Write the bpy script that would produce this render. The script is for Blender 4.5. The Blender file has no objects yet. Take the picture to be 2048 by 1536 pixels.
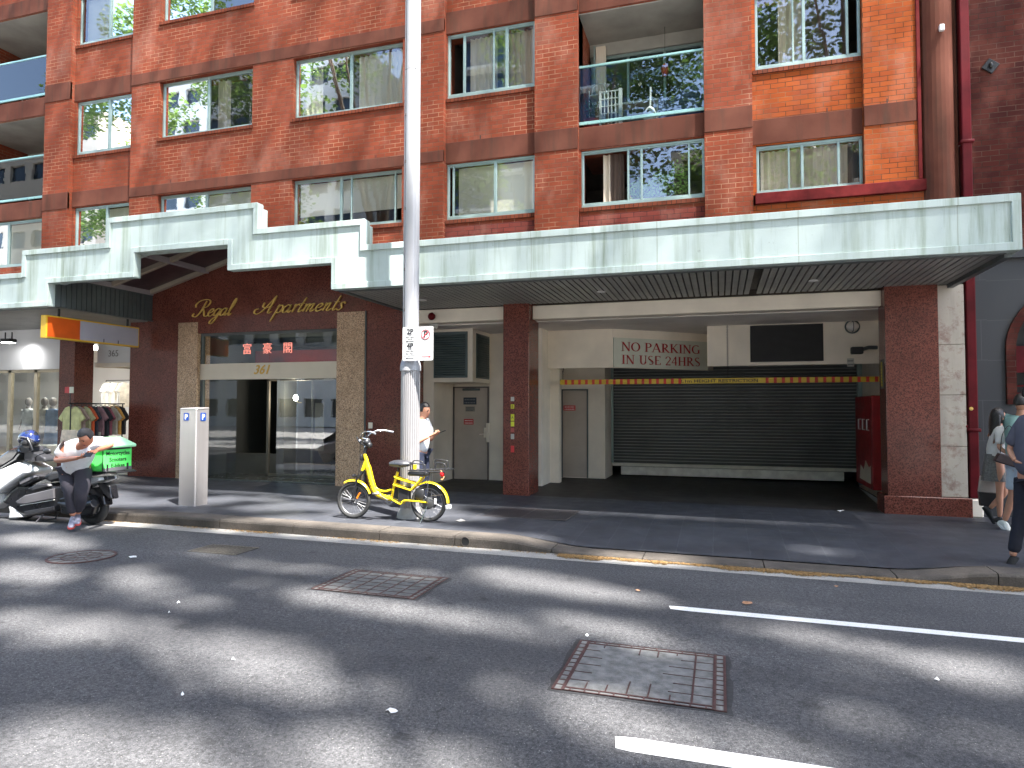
import bpy, math, random
from math import sin, cos, pi, radians, sqrt, atan2
from mathutils import Vector, Matrix
random.seed(11)
SC = bpy.context.scene
COL = SC.collection

# ---------------------------------------------------------------- camera
YAW, PITCH, ROLL, FPX, CAMZ = radians(-17.2), radians(2.1), radians(0.1), 1345.0, 1.62
_F = Vector((sin(YAW)*cos(PITCH), cos(YAW)*cos(PITCH), sin(PITCH)))
_r = Vector((cos(YAW), -sin(YAW), 0)); _u = _r.cross(_F)
_R = _r*cos(ROLL)+_u*sin(ROLL); _U = -_r*sin(ROLL)+_u*cos(ROLL)
cam_d = bpy.data.cameras.new('camera'); cam = bpy.data.objects.new('camera', cam_d); COL.objects.link(cam)
M = Matrix.Identity(4)
for i in range(3):
    M[i][0] = _R[i]; M[i][1] = _U[i]; M[i][2] = -_F[i]
M[2][3] = CAMZ
cam.matrix_world = M
cam_d.lens = 36*FPX/2048; cam_d.sensor_width = 36; cam_d.clip_end = 800; cam_d.clip_start = 0.05
SC.camera = cam

# ---------------------------------------------------------------- sky and sun
SUNV = Vector((-0.43, 0.28, -1.0)).normalized()          # direction the light travels
el = math.asin(-SUNV.z); az = atan2(-SUNV.x, -SUNV.y)     # compass angle from +Y towards +X
w = bpy.data.worlds.new('World'); SC.world = w; w.use_nodes = True
nt = w.node_tree; bg = nt.nodes['Background']
sky = nt.nodes.new('ShaderNodeTexSky'); sky.sky_type = 'NISHITA'; sky.sun_disc = False
sky.sun_elevation = el; sky.sun_rotation = az; sky.air_density = 1.0; sky.dust_density = 2.0; sky.ozone_density = 1.0
nt.links.new(sky.outputs[0], bg.inputs[0]); bg.inputs[1].default_value = 0.15
sl = bpy.data.lights.new('sun', 'SUN'); sl.energy = 5.0; sl.angle = radians(1.0); sl.color = (1.0, 0.965, 0.91)
so = bpy.data.objects.new('sun', sl); COL.objects.link(so); so.rotation_euler = SUNV.to_track_quat('-Z', 'Y').to_euler()
so.location = (10, -3, 30)
SC.view_settings.view_transform = 'Standard'; SC.view_settings.look = 'None'
SC.view_settings.exposure = 2.45; SC.view_settings.gamma = 1.0
SC.render.engine = 'CYCLES'
SC.cycles.max_bounces = 10; SC.cycles.diffuse_bounces = 7; SC.cycles.transparent_max_bounces = 16; SC.cycles.caustics_reflective = False; SC.cycles.caustics_refractive = False

# ---------------------------------------------------------------- measuring helpers
def ray(px, py): return _F + _R*((px-1024)/FPX) - _U*((py-768)/FPX)
def PY(px, py, Y):
    d = ray(px, py); t = Y/d.y; return Vector((d.x*t, Y, CAMZ+d.z*t))
G = -0.0067
def gz(x): return G*(x-1)
def PG(px, py, off=0.0):
    d = ray(px, py); t = (-G+off-CAMZ)/(d.z-G*d.x); return Vector((d.x*t, d.y*t, CAMZ+d.z*t))

# ---------------------------------------------------------------- mesh helpers
class MB:
    def __init__(s): s.v = []; s.f = []; s.sm = []
    def add(s, vs, fs, smooth=False):
        n = len(s.v); s.v += [tuple(p) for p in vs]
        for f in fs: s.f.append(tuple(i+n for i in f)); s.sm.append(smooth)
        return s
    def quad(s, a, b, c, d): return s.add([a, b, c, d], [(0, 1, 2, 3)])
    def box(s, x0, x1, y0, y1, z0, z1, T=None):
        vs = [Vector((x, y, z)) for x in (x0, x1) for y in (y0, y1) for z in (z0, z1)]
        if T is not None: vs = [T @ p for p in vs]
        return s.add(vs, [(0, 1, 3, 2), (4, 6, 7, 5), (0, 4, 5, 1), (2, 3, 7, 6), (0, 2, 6, 4), (1, 5, 7, 3)])
    def bbox(s, x0, x1, y0, y1, z0, z1, b=0.01, T=None):
        "box with chamfered edges"
        xs = (x0, x0+b, x1-b, x1); ys = (y0, y0+b, y1-b, y1); zs = (z0, z0+b, z1-b, z1)
        vs = []; idx = {}
        def V(i, j, k):
            if (i, j, k) not in idx: idx[(i, j, k)] = len(vs); vs.append(Vector((xs[i], ys[j], zs[k])))
            return idx[(i, j, k)]
        fs = []
        for e in (0, 3):
            fs.append([V(e, 1, 1), V(e, 2, 1), V(e, 2, 2), V(e, 1, 2)]); fs.append([V(1, e, 1), V(2, e, 1), V(2, e, 2), V(1, e, 2)])
            fs.append([V(1, 1, e), V(2, 1, e), V(2, 2, e), V(1, 2, e)])
        n = {0: 1, 3: 2}
        for a in (0, 3):
            for c in (0, 3):
                A, C_ = n[a], n[c]
                fs.append([V(a, C_, 1), V(a, C_, 2), V(A, c, 2), V(A, c, 1)])
                fs.append([V(a, 1, C_), V(a, 2, C_), V(A, 2, c), V(A, 1, c)])
                fs.append([V(1, a, C_), V(2, a, C_), V(2, A, c), V(1, A, c)])
                for d in (0, 3):
                    D = n[d]; fs.append([V(a, C_, D), V(A, c, D), V(A, C_, d)])
        if T is not None: vs = [T @ p for p in vs]
        return s.add(vs, fs)
    def prism(s, pts, d, axis='y', T=None, c0=0.0):
        "polygon pts (2D) extruded from c0 to c0+d; axis y: pts=(x,z); z: (x,y); x: (y,z)"
        def mk(p, q):
            return Vector({'y': (p[0], q, p[1]), 'z': (p[0], p[1], q), 'x': (q, p[0], p[1])}[axis])
        n = len(pts); vs = [mk(p, c0) for p in pts]+[mk(p, c0+d) for p in pts]
        if T is not None: vs = [T @ p for p in vs]
        return s.add(vs, [tuple(range(n)), tuple(range(2*n-1, n-1, -1))]+[(i, (i+1) % n, n+(i+1) % n, n+i) for i in range(n)])
    def tube(s, pts, r, n=8, caps=True, T=None):
        pts = [Vector(p) for p in pts]
        if T is not None: pts = [T @ p for p in pts]
        rs = r if isinstance(r, (list, tuple)) else [r]*len(pts)
        vs = []; fs = []; up = None
        for i, p in enumerate(pts):
            a = pts[max(0, i-1)]; b = pts[min(len(pts)-1, i+1)]; d = (b-a)
            if d.length < 1e-9: d = Vector((0, 0, 1))
            d.normalize()
            if up is None: up = Vector((0, 0, 1)) if abs(d.z) < .9 else Vector((1, 0, 0))
            u = (up-d*up.dot(d)); u.normalize(); v = d.cross(u); up = u
            for k in range(n):
                t = 2*pi*k/n; vs.append(p+(u*cos(t)+v*sin(t))*rs[i])
        for i in range(len(pts)-1):
            for k in range(n):
                k2 = (k+1) % n; fs.append((i*n+k, i*n+k2, (i+1)*n+k2, (i+1)*n+k))
        if caps: fs += [tuple(range(n-1, -1, -1)), tuple((len(pts)-1)*n+k for k in range(n))]
        return s.add(vs, fs, True)
    def loft(s, secs, caps=True, smooth=True, T=None):
        "secs: list of equal length rings"
        n = len(secs[0]); vs = [Vector(p) for r in secs for p in r]
        if T is not None: vs = [T @ p for p in vs]
        fs = [(i*n+k, i*n+(k+1) % n, (i+1)*n+(k+1) % n, (i+1)*n+k) for i in range(len(secs)-1) for k in range(n)]
        if caps: fs += [tuple(range(n-1, -1, -1)), tuple((len(secs)-1)*n+k for k in range(n))]
        return s.add(vs, fs, smooth)
    def ell(s, c, r, nu=16, nv=10, T=None, fn=None):
        vs = []; c = Vector(c)
        for j in range(nv+1):
            ph = pi*j/nv
            for i in range(nu):
                t = 2*pi*i/nu; p = Vector((sin(ph)*cos(t), sin(ph)*sin(t), cos(ph)))
                if fn: p = fn(p)
                q = c+Vector((p.x*r[0], p.y*r[1], p.z*r[2]))
                vs.append(T @ q if T is not None else q)
        fs = [(j*nu+i, (j+1)*nu+i, (j+1)*nu+(i+1) % nu, j*nu+(i+1) % nu) for j in range(nv) for i in range(nu)]
        return s.add(vs, fs, True)
    def torus(s, c, R_, r, ax=(0, 1, 0), n=40, m=10, T=None, a0=0, a1=2*pi):
        ax = Vector(ax).normalized(); e = Vector((0, 0, 1)) if abs(ax.z) < .9 else Vector((1, 0, 0))
        u = (e-ax*e.dot(ax)).normalized(); v = ax.cross(u); full = abs(a1-a0-2*pi) < 1e-6
        pts = [Vector(c)+(u*cos(a0+(a1-a0)*i/n)+v*sin(a0+(a1-a0)*i/n))*R_ for i in range(n if full else n+1)]
        vs = []
        for i, p in enumerate(pts):
            rd = (p-Vector(c)).normalized()
            for k in range(m):
                t = 2*pi*k/m; q = p+(rd*cos(t)+ax*sin(t))*r; vs.append(T @ q if T is not None else q)
        L = len(pts); rng = range(L) if full else range(L-1)
        return s.add(vs, [(i*m+k, ((i+1) % L)*m+k, ((i+1) % L)*m+(k+1) % m, i*m+(k+1) % m) for i in rng for k in range(m)], True)
    def lathe(s, prof, c=(0, 0, 0), n=24, T=None):
        c = Vector(c); secs = [[c+Vector((r*cos(2*pi*k/n), r*sin(2*pi*k/n), z)) for k in range(n)] for r, z in prof]
        return s.loft(secs, True, True, T)
    def text(s, body, size, T, depth=0.004, shear=0.0, align='CENTER', space=1.0, bold=0.0):
        "lettering: built flat in XY, T places it"
        cu = bpy.data.curves.new('t', 'FONT'); cu.body = body; cu.size = size; cu.shear = shear; cu.align_x = align
        cu.extrude = depth/2; cu.resolution_u = 3; cu.space_character = space; cu.offset = bold
        o = bpy.data.objects.new('t', cu); COL.objects.link(o)
        dg = bpy.context.evaluated_depsgraph_get(); me = bpy.data.meshes.new_from_object(o.evaluated_get(dg))
        s.add([T @ v.co for v in me.vertices], [tuple(p.vertices) for p in me.polygons])
        bpy.data.objects.remove(o); bpy.data.curves.remove(cu); bpy.data.meshes.remove(me)
        return s
    def build(s, name, m, parent=None, label=None, cat=None, group=None, kind=None, bevel=0):
        me = bpy.data.meshes.new(name); me.from_pydata(s.v, [], s.f); me.update(); me.validate()
        if len(me.polygons) == len(s.sm): me.polygons.foreach_set('use_smooth', s.sm)
        if m is not None: me.materials.append(m)
        o = bpy.data.objects.new(name, me); COL.objects.link(o)
        import bmesh
        bm = bmesh.new(); bm.from_mesh(me); bmesh.ops.recalc_face_normals(bm, faces=bm.faces); bm.to_mesh(me); bm.free()
        if any(s.sm) and hasattr(me, 'set_sharp_from_angle'): me.set_sharp_from_angle(angle=radians(48))
        if parent is not None: o.parent = parent
        if bevel:
            b = o.modifiers.new('b', 'BEVEL'); b.width = bevel; b.segments = 2; b.limit_method = 'ANGLE'
        return tag(o, label, cat, group, kind)
def islands(mb):
    par = list(range(len(mb.v)))
    def find(a):
        while par[a] != a: par[a] = par[par[a]]; a = par[a]
        return a
    for f in mb.f:
        for q in f[1:]: par[find(q)] = find(f[0])
    out = {}
    for k, f in enumerate(mb.f): out.setdefault(find(f[0]), []).append(k)
    res = []
    for ks in out.values():
        n = MB(); mp = {}
        for k in ks:
            fc = []
            for i in mb.f[k]:
                if i not in mp: mp[i] = len(n.v); n.v.append(mb.v[i])
                fc.append(mp[i])
            n.f.append(tuple(fc)); n.sm.append(mb.sm[k])
        res.append(n)
    return res
def tag(o, label=None, cat=None, group=None, kind=None):
    if label: o['label'] = label
    if cat: o['category'] = cat
    if group: o['group'] = group
    if kind: o['kind'] = kind
    return o
def thing(name, label, cat, loc=(0, 0, 0), group=None, rz=0.0):
    o = bpy.data.objects.new(name, None); COL.objects.link(o); o.location = loc; o.rotation_euler = (0, 0, rz); o.empty_display_size = .1
    return tag(o, label, cat, group)
def reloc(root, loc):
    "parts were modelled in world space: keep them there under an empty that stands at loc"
    root.location = loc
    for c in root.children: c.location = Vector(c.location)-Vector(loc)
def cr(pts, n=6):
    "catmull-rom"
    pts = [Vector(p) for p in pts]; P = [pts[0]*2-pts[1]]+pts+[pts[-1]*2-pts[-2]]; out = []
    for i in range(1, len(P)-2):
        for k in range(n):
            t = k/n; a, b, c, d = P[i-1], P[i], P[i+1], P[i+2]
            out.append(.5*((2*b)+(c-a)*t+(2*a-5*b+4*c-d)*t*t+(3*b-a-3*c+d)*t*t*t))
    return out+[pts[-1]]
def FR(x, y, z, rz=0.0): return Matrix.Translation((x, y, z)) @ Matrix.Rotation(rz, 4, 'Z') @ Matrix.Rotation(pi/2, 4, 'X')   # stand XY up to face -Y

# ---------------------------------------------------------------- materials
def newmat(name):
    m = bpy.data.materials.new(name); m.use_nodes = True; t = m.node_tree; return m, t, t.nodes['Principled BSDF']
def N(t, k, **kw):
    n = t.nodes.new(k)
    for a, b in kw.items():
        if hasattr(n, a): setattr(n, a, b)
        else: n.inputs[a.replace('_', ' ')].default_value = b
    return n
def pos(t, sc=(1, 1, 1), obj=False):
    if obj: g = t.nodes.new('ShaderNodeTexCoord').outputs['Object']
    else: g = t.nodes.new('ShaderNodeNewGeometry').outputs['Position']
    mp = t.nodes.new('ShaderNodeMapping'); mp.inputs['Scale'].default_value = sc; t.links.new(g, mp.inputs[0]); return mp.outputs[0]
def noise(t, vec, scale, detail=4, rough=.55):
    n = t.nodes.new('ShaderNodeTexNoise'); n.inputs['Scale'].default_value = scale; n.inputs['Detail'].default_value = detail; n.inputs['Roughness'].default_value = rough
    t.links.new(vec, n.inputs['Vector']); return n.outputs[0]
def ramp(t, fac, stops):
    r = t.nodes.new('ShaderNodeValToRGB'); e = r.color_ramp.elements
    while len(e) < len(stops): e.new(.5)
    for i, (p, c) in enumerate(stops): e[i].position = p; e[i].color = (c[0], c[1], c[2], 1) if not isinstance(c, (int, float)) else (c, c, c, 1)
    t.links.new(fac, r.inputs[0]); return r.outputs[0]
def mix(t, a, b, f, mode='MIX'):
    m = t.nodes.new('ShaderNodeMix'); m.data_type = 'RGBA'; m.blend_type = mode
    for i, v in ((6, a), (7, b)):
        if hasattr(v, 'is_linked'): t.links.new(v, m.inputs[i])
        else: m.inputs[i].default_value = (*v[:3], 1)
    if hasattr(f, 'is_linked'): t.links.new(f, m.inputs[0])
    else: m.inputs[0].default_value = f
    return m.outputs[2]
def mth(t, op, a, b=None, c=None):
    m = t.nodes.new('ShaderNodeMath'); m.operation = op
    for i, v in enumerate((a, b, c)):
        if v is None: continue
        if hasattr(v, 'is_linked'): t.links.new(v, m.inputs[i])
        else: m.inputs[i].default_value = v
    return m.outputs[0]
def bump(t, bs, h, strength=.3, dist=.01):
    b = t.nodes.new('ShaderNodeBump'); b.inputs['Strength'].default_value = strength; b.inputs['Distance'].default_value = dist
    t.links.new(h, b.inputs['Height']); t.links.new(b.outputs[0], bs.inputs['Normal'])
def plain(name, c, rough=.6, metal=0.0, var=.12, vs=6.0, bmp=0.0, coat=0.0, stretch=(1, 1, 1), spec=.5, obj=False):
    m, t, b = newmat(name); v = pos(t, stretch, obj)
    n = noise(t, v, vs, 5); d = [max(0, x*(1-var)) for x in c]; l = [min(1, x*(1+var)) for x in c]
    t.links.new(ramp(t, n, [(.3, d), (.7, l)]), b.inputs['Base Color'])
    b.inputs['Roughness'].default_value = rough; b.inputs['Metallic'].default_value = metal; b.inputs['Coat Weight'].default_value = coat
    b.inputs['Specular IOR Level'].default_value = spec
    if rough > .15: t.links.new(mth(t, 'MULTIPLY_ADD', noise(t, v, vs*3, 3), .2, rough-.1), b.inputs['Roughness'])
    if bmp: bump(t, b, noise(t, v, vs*8, 4), bmp, .01)
    return m
def brick_mat(name, c1, c2, mortar, dark=0.0, fx=.235, rh=.0845, off=(0, 0)):
    m, t, b = newmat(name)
    g = t.nodes.new('ShaderNodeNewGeometry').outputs['Position']; sp = N(t, 'ShaderNodeSeparateXYZ'); t.links.new(g, sp.inputs[0])
    cb = N(t, 'ShaderNodeCombineXYZ'); t.links.new(mth(t, 'ADD', mth(t, 'ADD', sp.outputs[0], sp.outputs[1]), 40+off[0]), cb.inputs[0]); t.links.new(mth(t, 'ADD', sp.outputs[2], off[1]), cb.inputs[1])
    br = N(t, 'ShaderNodeTexBrick'); br.offset = .5; br.squash = 1
    for k, v in (('Scale', 1), ('Mortar Size', .0058), ('Mortar Smooth', .25), ('Bias', .0), ('Brick Width', fx), ('Row Height', rh)): br.inputs[k].default_value = v
    t.links.new(cb.outputs[0], br.inputs['Vector']); br.inputs['Color1'].default_value = (*c1, 1); br.inputs['Color2'].default_value = (*c2, 1)
    br.inputs['Mortar'].default_value = (*mortar, 1)
    v = pos(t); big = noise(t, v, .55, 3); mid = noise(t, v, 2.2, 5); fine = noise(t, v, 60, 3)
    # pale mortar only in patches
    mcol = ramp(t, noise(t, pos(t, (1, 1, 1.6)), 1.3, 4), [(.46, [x*.32 for x in mortar]), (.6, mortar)]); t.links.new(mcol, br.inputs['Mortar'])
    c = mix(t, br.outputs['Color'], (.55, .52, .5), ramp(t, big, [(.0, 0), (.45, .0), (.85, .4)]), 'MULTIPLY')
    c = mix(t, c, (.24, .085, .06), mth(t, 'MULTIPLY', ramp(t, mid, [(.5, 0), (.75, 1)]), .35))
    st = ramp(t, noise(t, pos(t, (2.2, 2.2, .25)), 1.0, 6, .7), [(.6, 0), (.8, 1)])
    c = mix(t, c, (.06, .04, .035), mth(t, 'MULTIPLY', st, .22+dark))
    eff = ramp(t, noise(t, pos(t, (1.2, 1.2, .6)), 1.1, 6, .65), [(.52, 0), (.72, 1)])
    c = mix(t, c, (.42, .25, .19), mth(t, 'MULTIPLY', eff, .30-dark))
    c = mix(t, c, (.5, .5, .5), mth(t, 'MULTIPLY', fine, .25), 'OVERLAY')
    t.links.new(c, b.inputs['Base Color']); b.inputs['Roughness'].default_value = .85; b.inputs['Specular IOR Level'].default_value = .15
    h = mth(t, 'ADD', mth(t, 'MULTIPLY', br.outputs['Fac'], -1.0), mth(t, 'MULTIPLY', fine, .25)); bump(t, b, h, .6, .006)
    return m
def granite_mat(name, c, speck, lite, rough=.12, sc=1.0):
    m, t, b = newmat(name); v = pos(t)
    vo = N(t, 'ShaderNodeTexVoronoi'); vo.inputs['Scale'].default_value = 75*sc; t.links.new(v, vo.inputs[0])
    n1 = noise(t, v, 120*sc, 3); n2 = noise(t, v, 1.6, 5)
    c0 = ramp(t, vo.outputs['Color'], [(.18, speck), (.45, c), (.9, lite)])
    c0 = mix(t, c0, [x*.4 for x in c], mth(t, 'MULTIPLY', ramp(t, n2, [(.45, 0), (.7, 1)]), .45))
    c0 = mix(t, c0, (.5, .5, .5), mth(t, 'MULTIPLY', n1, .5), 'OVERLAY')
    t.links.new(c0, b.inputs['Base Color']); t.links.new(mth(t, 'MULTIPLY_ADD', n2, .2, rough), b.inputs['Roughness']); b.inputs['Specular IOR Level'].default_value = .36
    return m
def glass_mat(name, base=.12, tint=(.86, .9, .9), rough=.0):
    m = bpy.data.materials.new(name); m.use_nodes = True; t = m.node_tree; t.nodes.clear()
    o = N(t, 'ShaderNodeOutputMaterial'); tr = N(t, 'ShaderNodeBsdfTransparent'); tr.inputs[0].default_value = (*tint, 1)
    gl = N(t, 'ShaderNodeBsdfGlossy'); gl.inputs['Roughness'].default_value = rough; gl.inputs[0].default_value = (.95, .97, 1, 1)
    lw = N(t, 'ShaderNodeFresnel'); lw.inputs[0].default_value = 1.5
    f = mth(t, 'MINIMUM', mth(t, 'ADD', mth(t, 'MULTIPLY', lw.outputs[0], 1.2), base), 1.0)
    # slightly wavy panes
    bp = N(t, 'ShaderNodeBump'); bp.inputs['Strength'].default_value = .02; bp.inputs['Distance'].default_value = .02
    t.links.new(noise(t, pos(t), 2.5, 2), bp.inputs['Height']); t.links.new(bp.outputs[0], gl.inputs['Normal'])
    mx = N(t, 'ShaderNodeMixShader'); t.links.new(f, mx.inputs[0]); t.links.new(tr.outputs[0], mx.inputs[1]); t.links.new(gl.outputs[0], mx.inputs[2]); t.links.new(mx.outputs[0], o.inputs[0])
    return m
def emit_mat(name, c, s):
    m, t, b = newmat(name); b.inputs['Base Color'].default_value = (*c, 1); b.inputs['Emission Color'].default_value = (*c, 1); b.inputs['Emission Strength'].default_value = s; return m

m_brick = brick_mat('red_brick', (.252, .056, .026), (.198, .043, .0205), (.35, .19, .115))
m_brick2 = brick_mat('orange_brick', (.37, .082, .018), (.30, .060, .015), (.25, .12, .055))
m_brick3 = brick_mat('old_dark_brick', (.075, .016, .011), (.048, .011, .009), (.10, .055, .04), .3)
m_brick4 = brick_mat('purple_brick', (.21, .045, .032), (.16, .035, .027), (.09, .035, .03))
m_sill = brick_mat('sill_brick', (.20, .050, .024), (.14, .036, .018), (.05, .03, .022), .3, fx=.083, rh=.3)
def render_mat():
    m, t, b = newmat('brown_render'); v = pos(t)
    n = noise(t, v, 1.5, 5); s1 = ramp(t, noise(t, pos(t, (5, 5, .5)), 1.2, 5, .6), [(.5, 0), (.72, 1)])
    c = ramp(t, n, [(.3, (.105, .036, .024)), (.75, (.16, .060, .040))])
    c = mix(t, c, (.05, .038, .028), mth(t, 'MULTIPLY', s1, .55)); c = mix(t, c, (.5, .5, .5), mth(t, 'MULTIPLY', noise(t, v, 90, 2), .35), 'OVERLAY')
    t.links.new(c, b.inputs['Base Color']); b.inputs['Roughness'].default_value = .9; b.inputs['Specular IOR Level'].default_value = .12; bump(t, b, noise(t, v, 120, 3), .3, .004); return m
m_render = render_mat()
def fascia_mat():
    m, t, b = newmat('mint_painted_metal'); v = pos(t)
    s1 = ramp(t, noise(t, pos(t, (6, 6, .30)), 1.0, 6, .7), [(.49, 0), (.70, 1)])
    patch = ramp(t, noise(t, v, .55, 3), [(.34, .35), (.55, 1)])
    c = mix(t, ramp(t, noise(t, v, 2, 4), [(.3, (.43, .50, .475)), (.75, (.50, .575, .555))]), (.17, .21, .12), mth(t, 'MULTIPLY', mth(t, 'MULTIPLY', s1, patch), .72))
    dr = ramp(t, noise(t, v, 7, 6, .8), [(.64, 0), (.7, 1)])
    c = mix(t, c, (.12, .13, .10), mth(t, 'MULTIPLY', mth(t, 'MULTIPLY', dr, patch), .55))
    # sheet joints
    sp = N(t, 'ShaderNodeSeparateXYZ'); t.links.new(v, sp.inputs[0]); fr = mth(t, 'FRACT', mth(t, 'DIVIDE', mth(t, 'ADD', sp.outputs[0], 60.3), 1.83))
    j = mth(t, 'LESS_THAN', mth(t, 'ABSOLUTE', mth(t, 'SUBTRACT', fr, .5)), .0035); c = mix(t, c, (.25, .28, .22), mth(t, 'MULTIPLY', j, .6))
    t.links.new(c, b.inputs['Base Color']); b.inputs['Roughness'].default_value = .8; b.inputs['Specular IOR Level'].default_value = .2; bump(t, b, mth(t, 'ADD', noise(t, v, 1.3, 2), mth(t, 'MULTIPLY', noise(t, v, 30, 3), .08)), .2, .05); return m
m_fascia = fascia_mat()
m_alu = plain('grey_green_aluminium', (.30, .39, .37), .35, .35, .1, 3)
m_rail = plain('aqua_rail_metal', (.33, .55, .52), .3, .4, .08, 3)
m_brown_g = granite_mat('brown_granite', (.165, .046, .032), (.055, .020, .015), (.235, .080, .056), .10)
m_tan_g = granite_mat('tan_granite', (.52, .33, .20), (.18, .11, .07), (.68, .50, .34), .35)
m_cream = plain('cream_painted_wall', (.80, .72, .60), .7, 0, .12, 1.2, .05)
m_ceil = plain('off_white_soffit', (.78, .73, .68), .7, 0, .12, 1.2)
m_bceil = plain('balcony_soffit', (.34, .32, .28), .8, 0, .2, 1.5)
m_slat = plain('grey_ceiling_strip', (.30, .30, .275), .5, .0, .12, 2)
m_darkslat = plain('dark_metal_cladding', (.085, .10, .10), .45, .1, .15, 3)
m_purple = plain('tinted_roof_panel', (.075, .042, .045), .35, 0, .2, 2)
m_beam = plain('beige_beam_paint', (.40, .33, .26), .55, 0, .1, 2)
m_black = plain('matt_black', (.012, .012, .013), .5, 0, .2, 8)
m_red = plain('red_paint', (.10, .006, .009), .5, 0, .3, 3, spec=.15)
m_maroon = plain('maroon_painted_steel', (.13, .013, .013), .7, 0, .4, 4, .1, spec=.12)
m_steel = plain('brushed_steel', (.50, .48, .46), .30, .9, .08, 40, 0, 0, (1, 1, .02))
m_white = plain('white_paint', (.78, .78, .76), .5, 0, .05, 3)
m_dark = plain('dark_interior', (.03, .03, .03), .8, 0, .2, 2)
m_room = plain('room_interior', (.12, .10, .085), .8, 0, .3, 1.2)
m_glass = glass_mat('window_glass', .10, (.95, .97, .96), .015)
m_glass_b = glass_mat('balustrade_glass', .03, (.80, .88, .90))
m_glass_d = glass_mat('lobby_glass', .015, (.80, .86, .84))
m_blind = plain('cream_roller_blind', (.85, .80, .66), .8, 0, .05, 1)
m_vert = plain('vertical_blind', (.70, .64, .50), .8, 0, .15, 1, 0, 0, (6, 1, .1))
m_curt = plain('beige_curtain', (.62, .53, .42), .85, 0, .12, 1, 0, 0, (4, 1, .3))
m_curtd = plain('brown_curtain', (.10, .065, .05), .85, 0, .2, 1, 0, 0, (5, 1, .3))
m_gold = plain('gold_lettering', (.78, .52, .13), .4, .25, .1, 10)
m_concrete = plain('weathered_concrete', (.33, .31, .27), .85, 0, .25, 2.5, .3)
m_rubber = plain('tyre_rubber', (.02, .02, .02), .75, 0, .2, 20)
m_chrome = plain('chrome', (.7, .7, .7), .15, 1, .03, 5)
# ================================================================ ground, road, kerb
def asphalt():
    m, t, b = newmat('asphalt'); v = pos(t)
    n = noise(t, v, .45, 6, .6); f = noise(t, v, 150, 2, .85); f2 = noise(t, v, 42, 3, .8)
    c = ramp(t, n, [(.3, (.066, .066, .070)), (.7, (.102, .101, .104))])
    c = mix(t, c, ramp(t, f, [(.32, .02), (.66, .98)]), .62, 'OVERLAY')
    c = mix(t, c, ramp(t, f2, [(.35, .12), (.65, .88)]), .6, 'OVERLAY')
    for sc_, th, cl in ((48, .17, (.30, .29, .28)), (21, .07, (.44, .42, .38)), (60, .17, (.012, .012, .013))):
        vo = N(t, 'ShaderNodeTexVoronoi'); vo.inputs['Scale'].default_value = sc_; t.links.new(v, vo.inputs[0])
        sp = mth(t, 'MULTIPLY', mth(t, 'LESS_THAN', vo.outputs['Distance'], th), mth(t, 'GREATER_THAN', noise(t, v, sc_*.8, 2), .55)); c = mix(t, c, cl, mth(t, 'MULTIPLY', sp, .85))
    # polished wheel paths, oil drips and pale scuffs drawn out along the street
    st = ramp(t, noise(t, pos(t, (.12, 1.6, 1)), 1.0, 5), [(.42, 0), (.72, 1)]); c = mix(t, c, (.030, .030, .034), mth(t, 'MULTIPLY', st, .45))
    oil = ramp(t, noise(t, v, 2.6, 5, .6), [(.63, 0), (.70, 1)]); c = mix(t, c, (.022, .022, .024), mth(t, 'MULTIPLY', oil, .55))
    sc2 = ramp(t, noise(t, pos(t, (.35, 4, 1)), 1.5, 7, .8), [(.66, 0), (.72, 1)]); c = mix(t, c, (.22, .21, .21), mth(t, 'MULTIPLY', sc2, .30))
    # fine crazing
    w_ = N(t, 'ShaderNodeTexVoronoi'); w_.feature = 'DISTANCE_TO_EDGE'; w_.inputs['Scale'].default_value = .55; nz = N(t, 'ShaderNodeTexNoise'); nz.inputs['Scale'].default_value = 2.2; nz.inputs['Detail'].default_value = 6; t.links.new(v, nz.inputs['Vector'])
    vm = N(t, 'ShaderNodeVectorMath'); vm.operation = 'MULTIPLY_ADD'; t.links.new(nz.outputs['Color'], vm.inputs[0]); vm.inputs[1].default_value = (.9, .9, 0); t.links.new(v, vm.inputs[2]); t.links.new(vm.outputs[0], w_.inputs[0])
    ck = mth(t, 'MULTIPLY', mth(t, 'LESS_THAN', w_.outputs['Distance'], .0035), mth(t, 'GREATER_THAN', noise(t, v, .7, 2), .60)); c = mix(t, c, (.025, .025, .025), mth(t, 'MULTIPLY', ck, .45))
    t.links.new(c, b.inputs['Base Color']); b.inputs['Roughness'].default_value = .85; b.inputs['Specular IOR Level'].default_value = .35
    bump(t, b, mth(t, 'ADD', mth(t, 'ADD', f, mth(t, 'MULTIPLY', f2, .9)), mth(t, 'MULTIPLY', ck, -1.5)), .8, .010); return m
m_asph = asphalt()
def sheet(name, m, x0, x1, y0, y1, off, kind='structure', nx=2, parent=None):
    mb = MB(); xs = [x0+(x1-x0)*i/nx for i in range(nx+1)]
    for a, b_ in zip(xs, xs[1:]): mb.quad((a, y0, gz(a)+off), (b_, y0, gz(b_)+off), (b_, y1, gz(b_)+off), (a, y1, gz(a)+off))
    return mb.build(name, m, parent, kind=kind)
sheet('ground', plain('pale_bounce_paving', (.38, .37, .35), .9), -150, 150, -150, 150, -.30)  # unseen ground, made pale to bounce sunlight in under the awning
sheet('road', m_asph, -120, 120, .98, 7.72, -.135, nx=8)
KF, KB = 7.90, 8.24                                # kerb face and back
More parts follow.
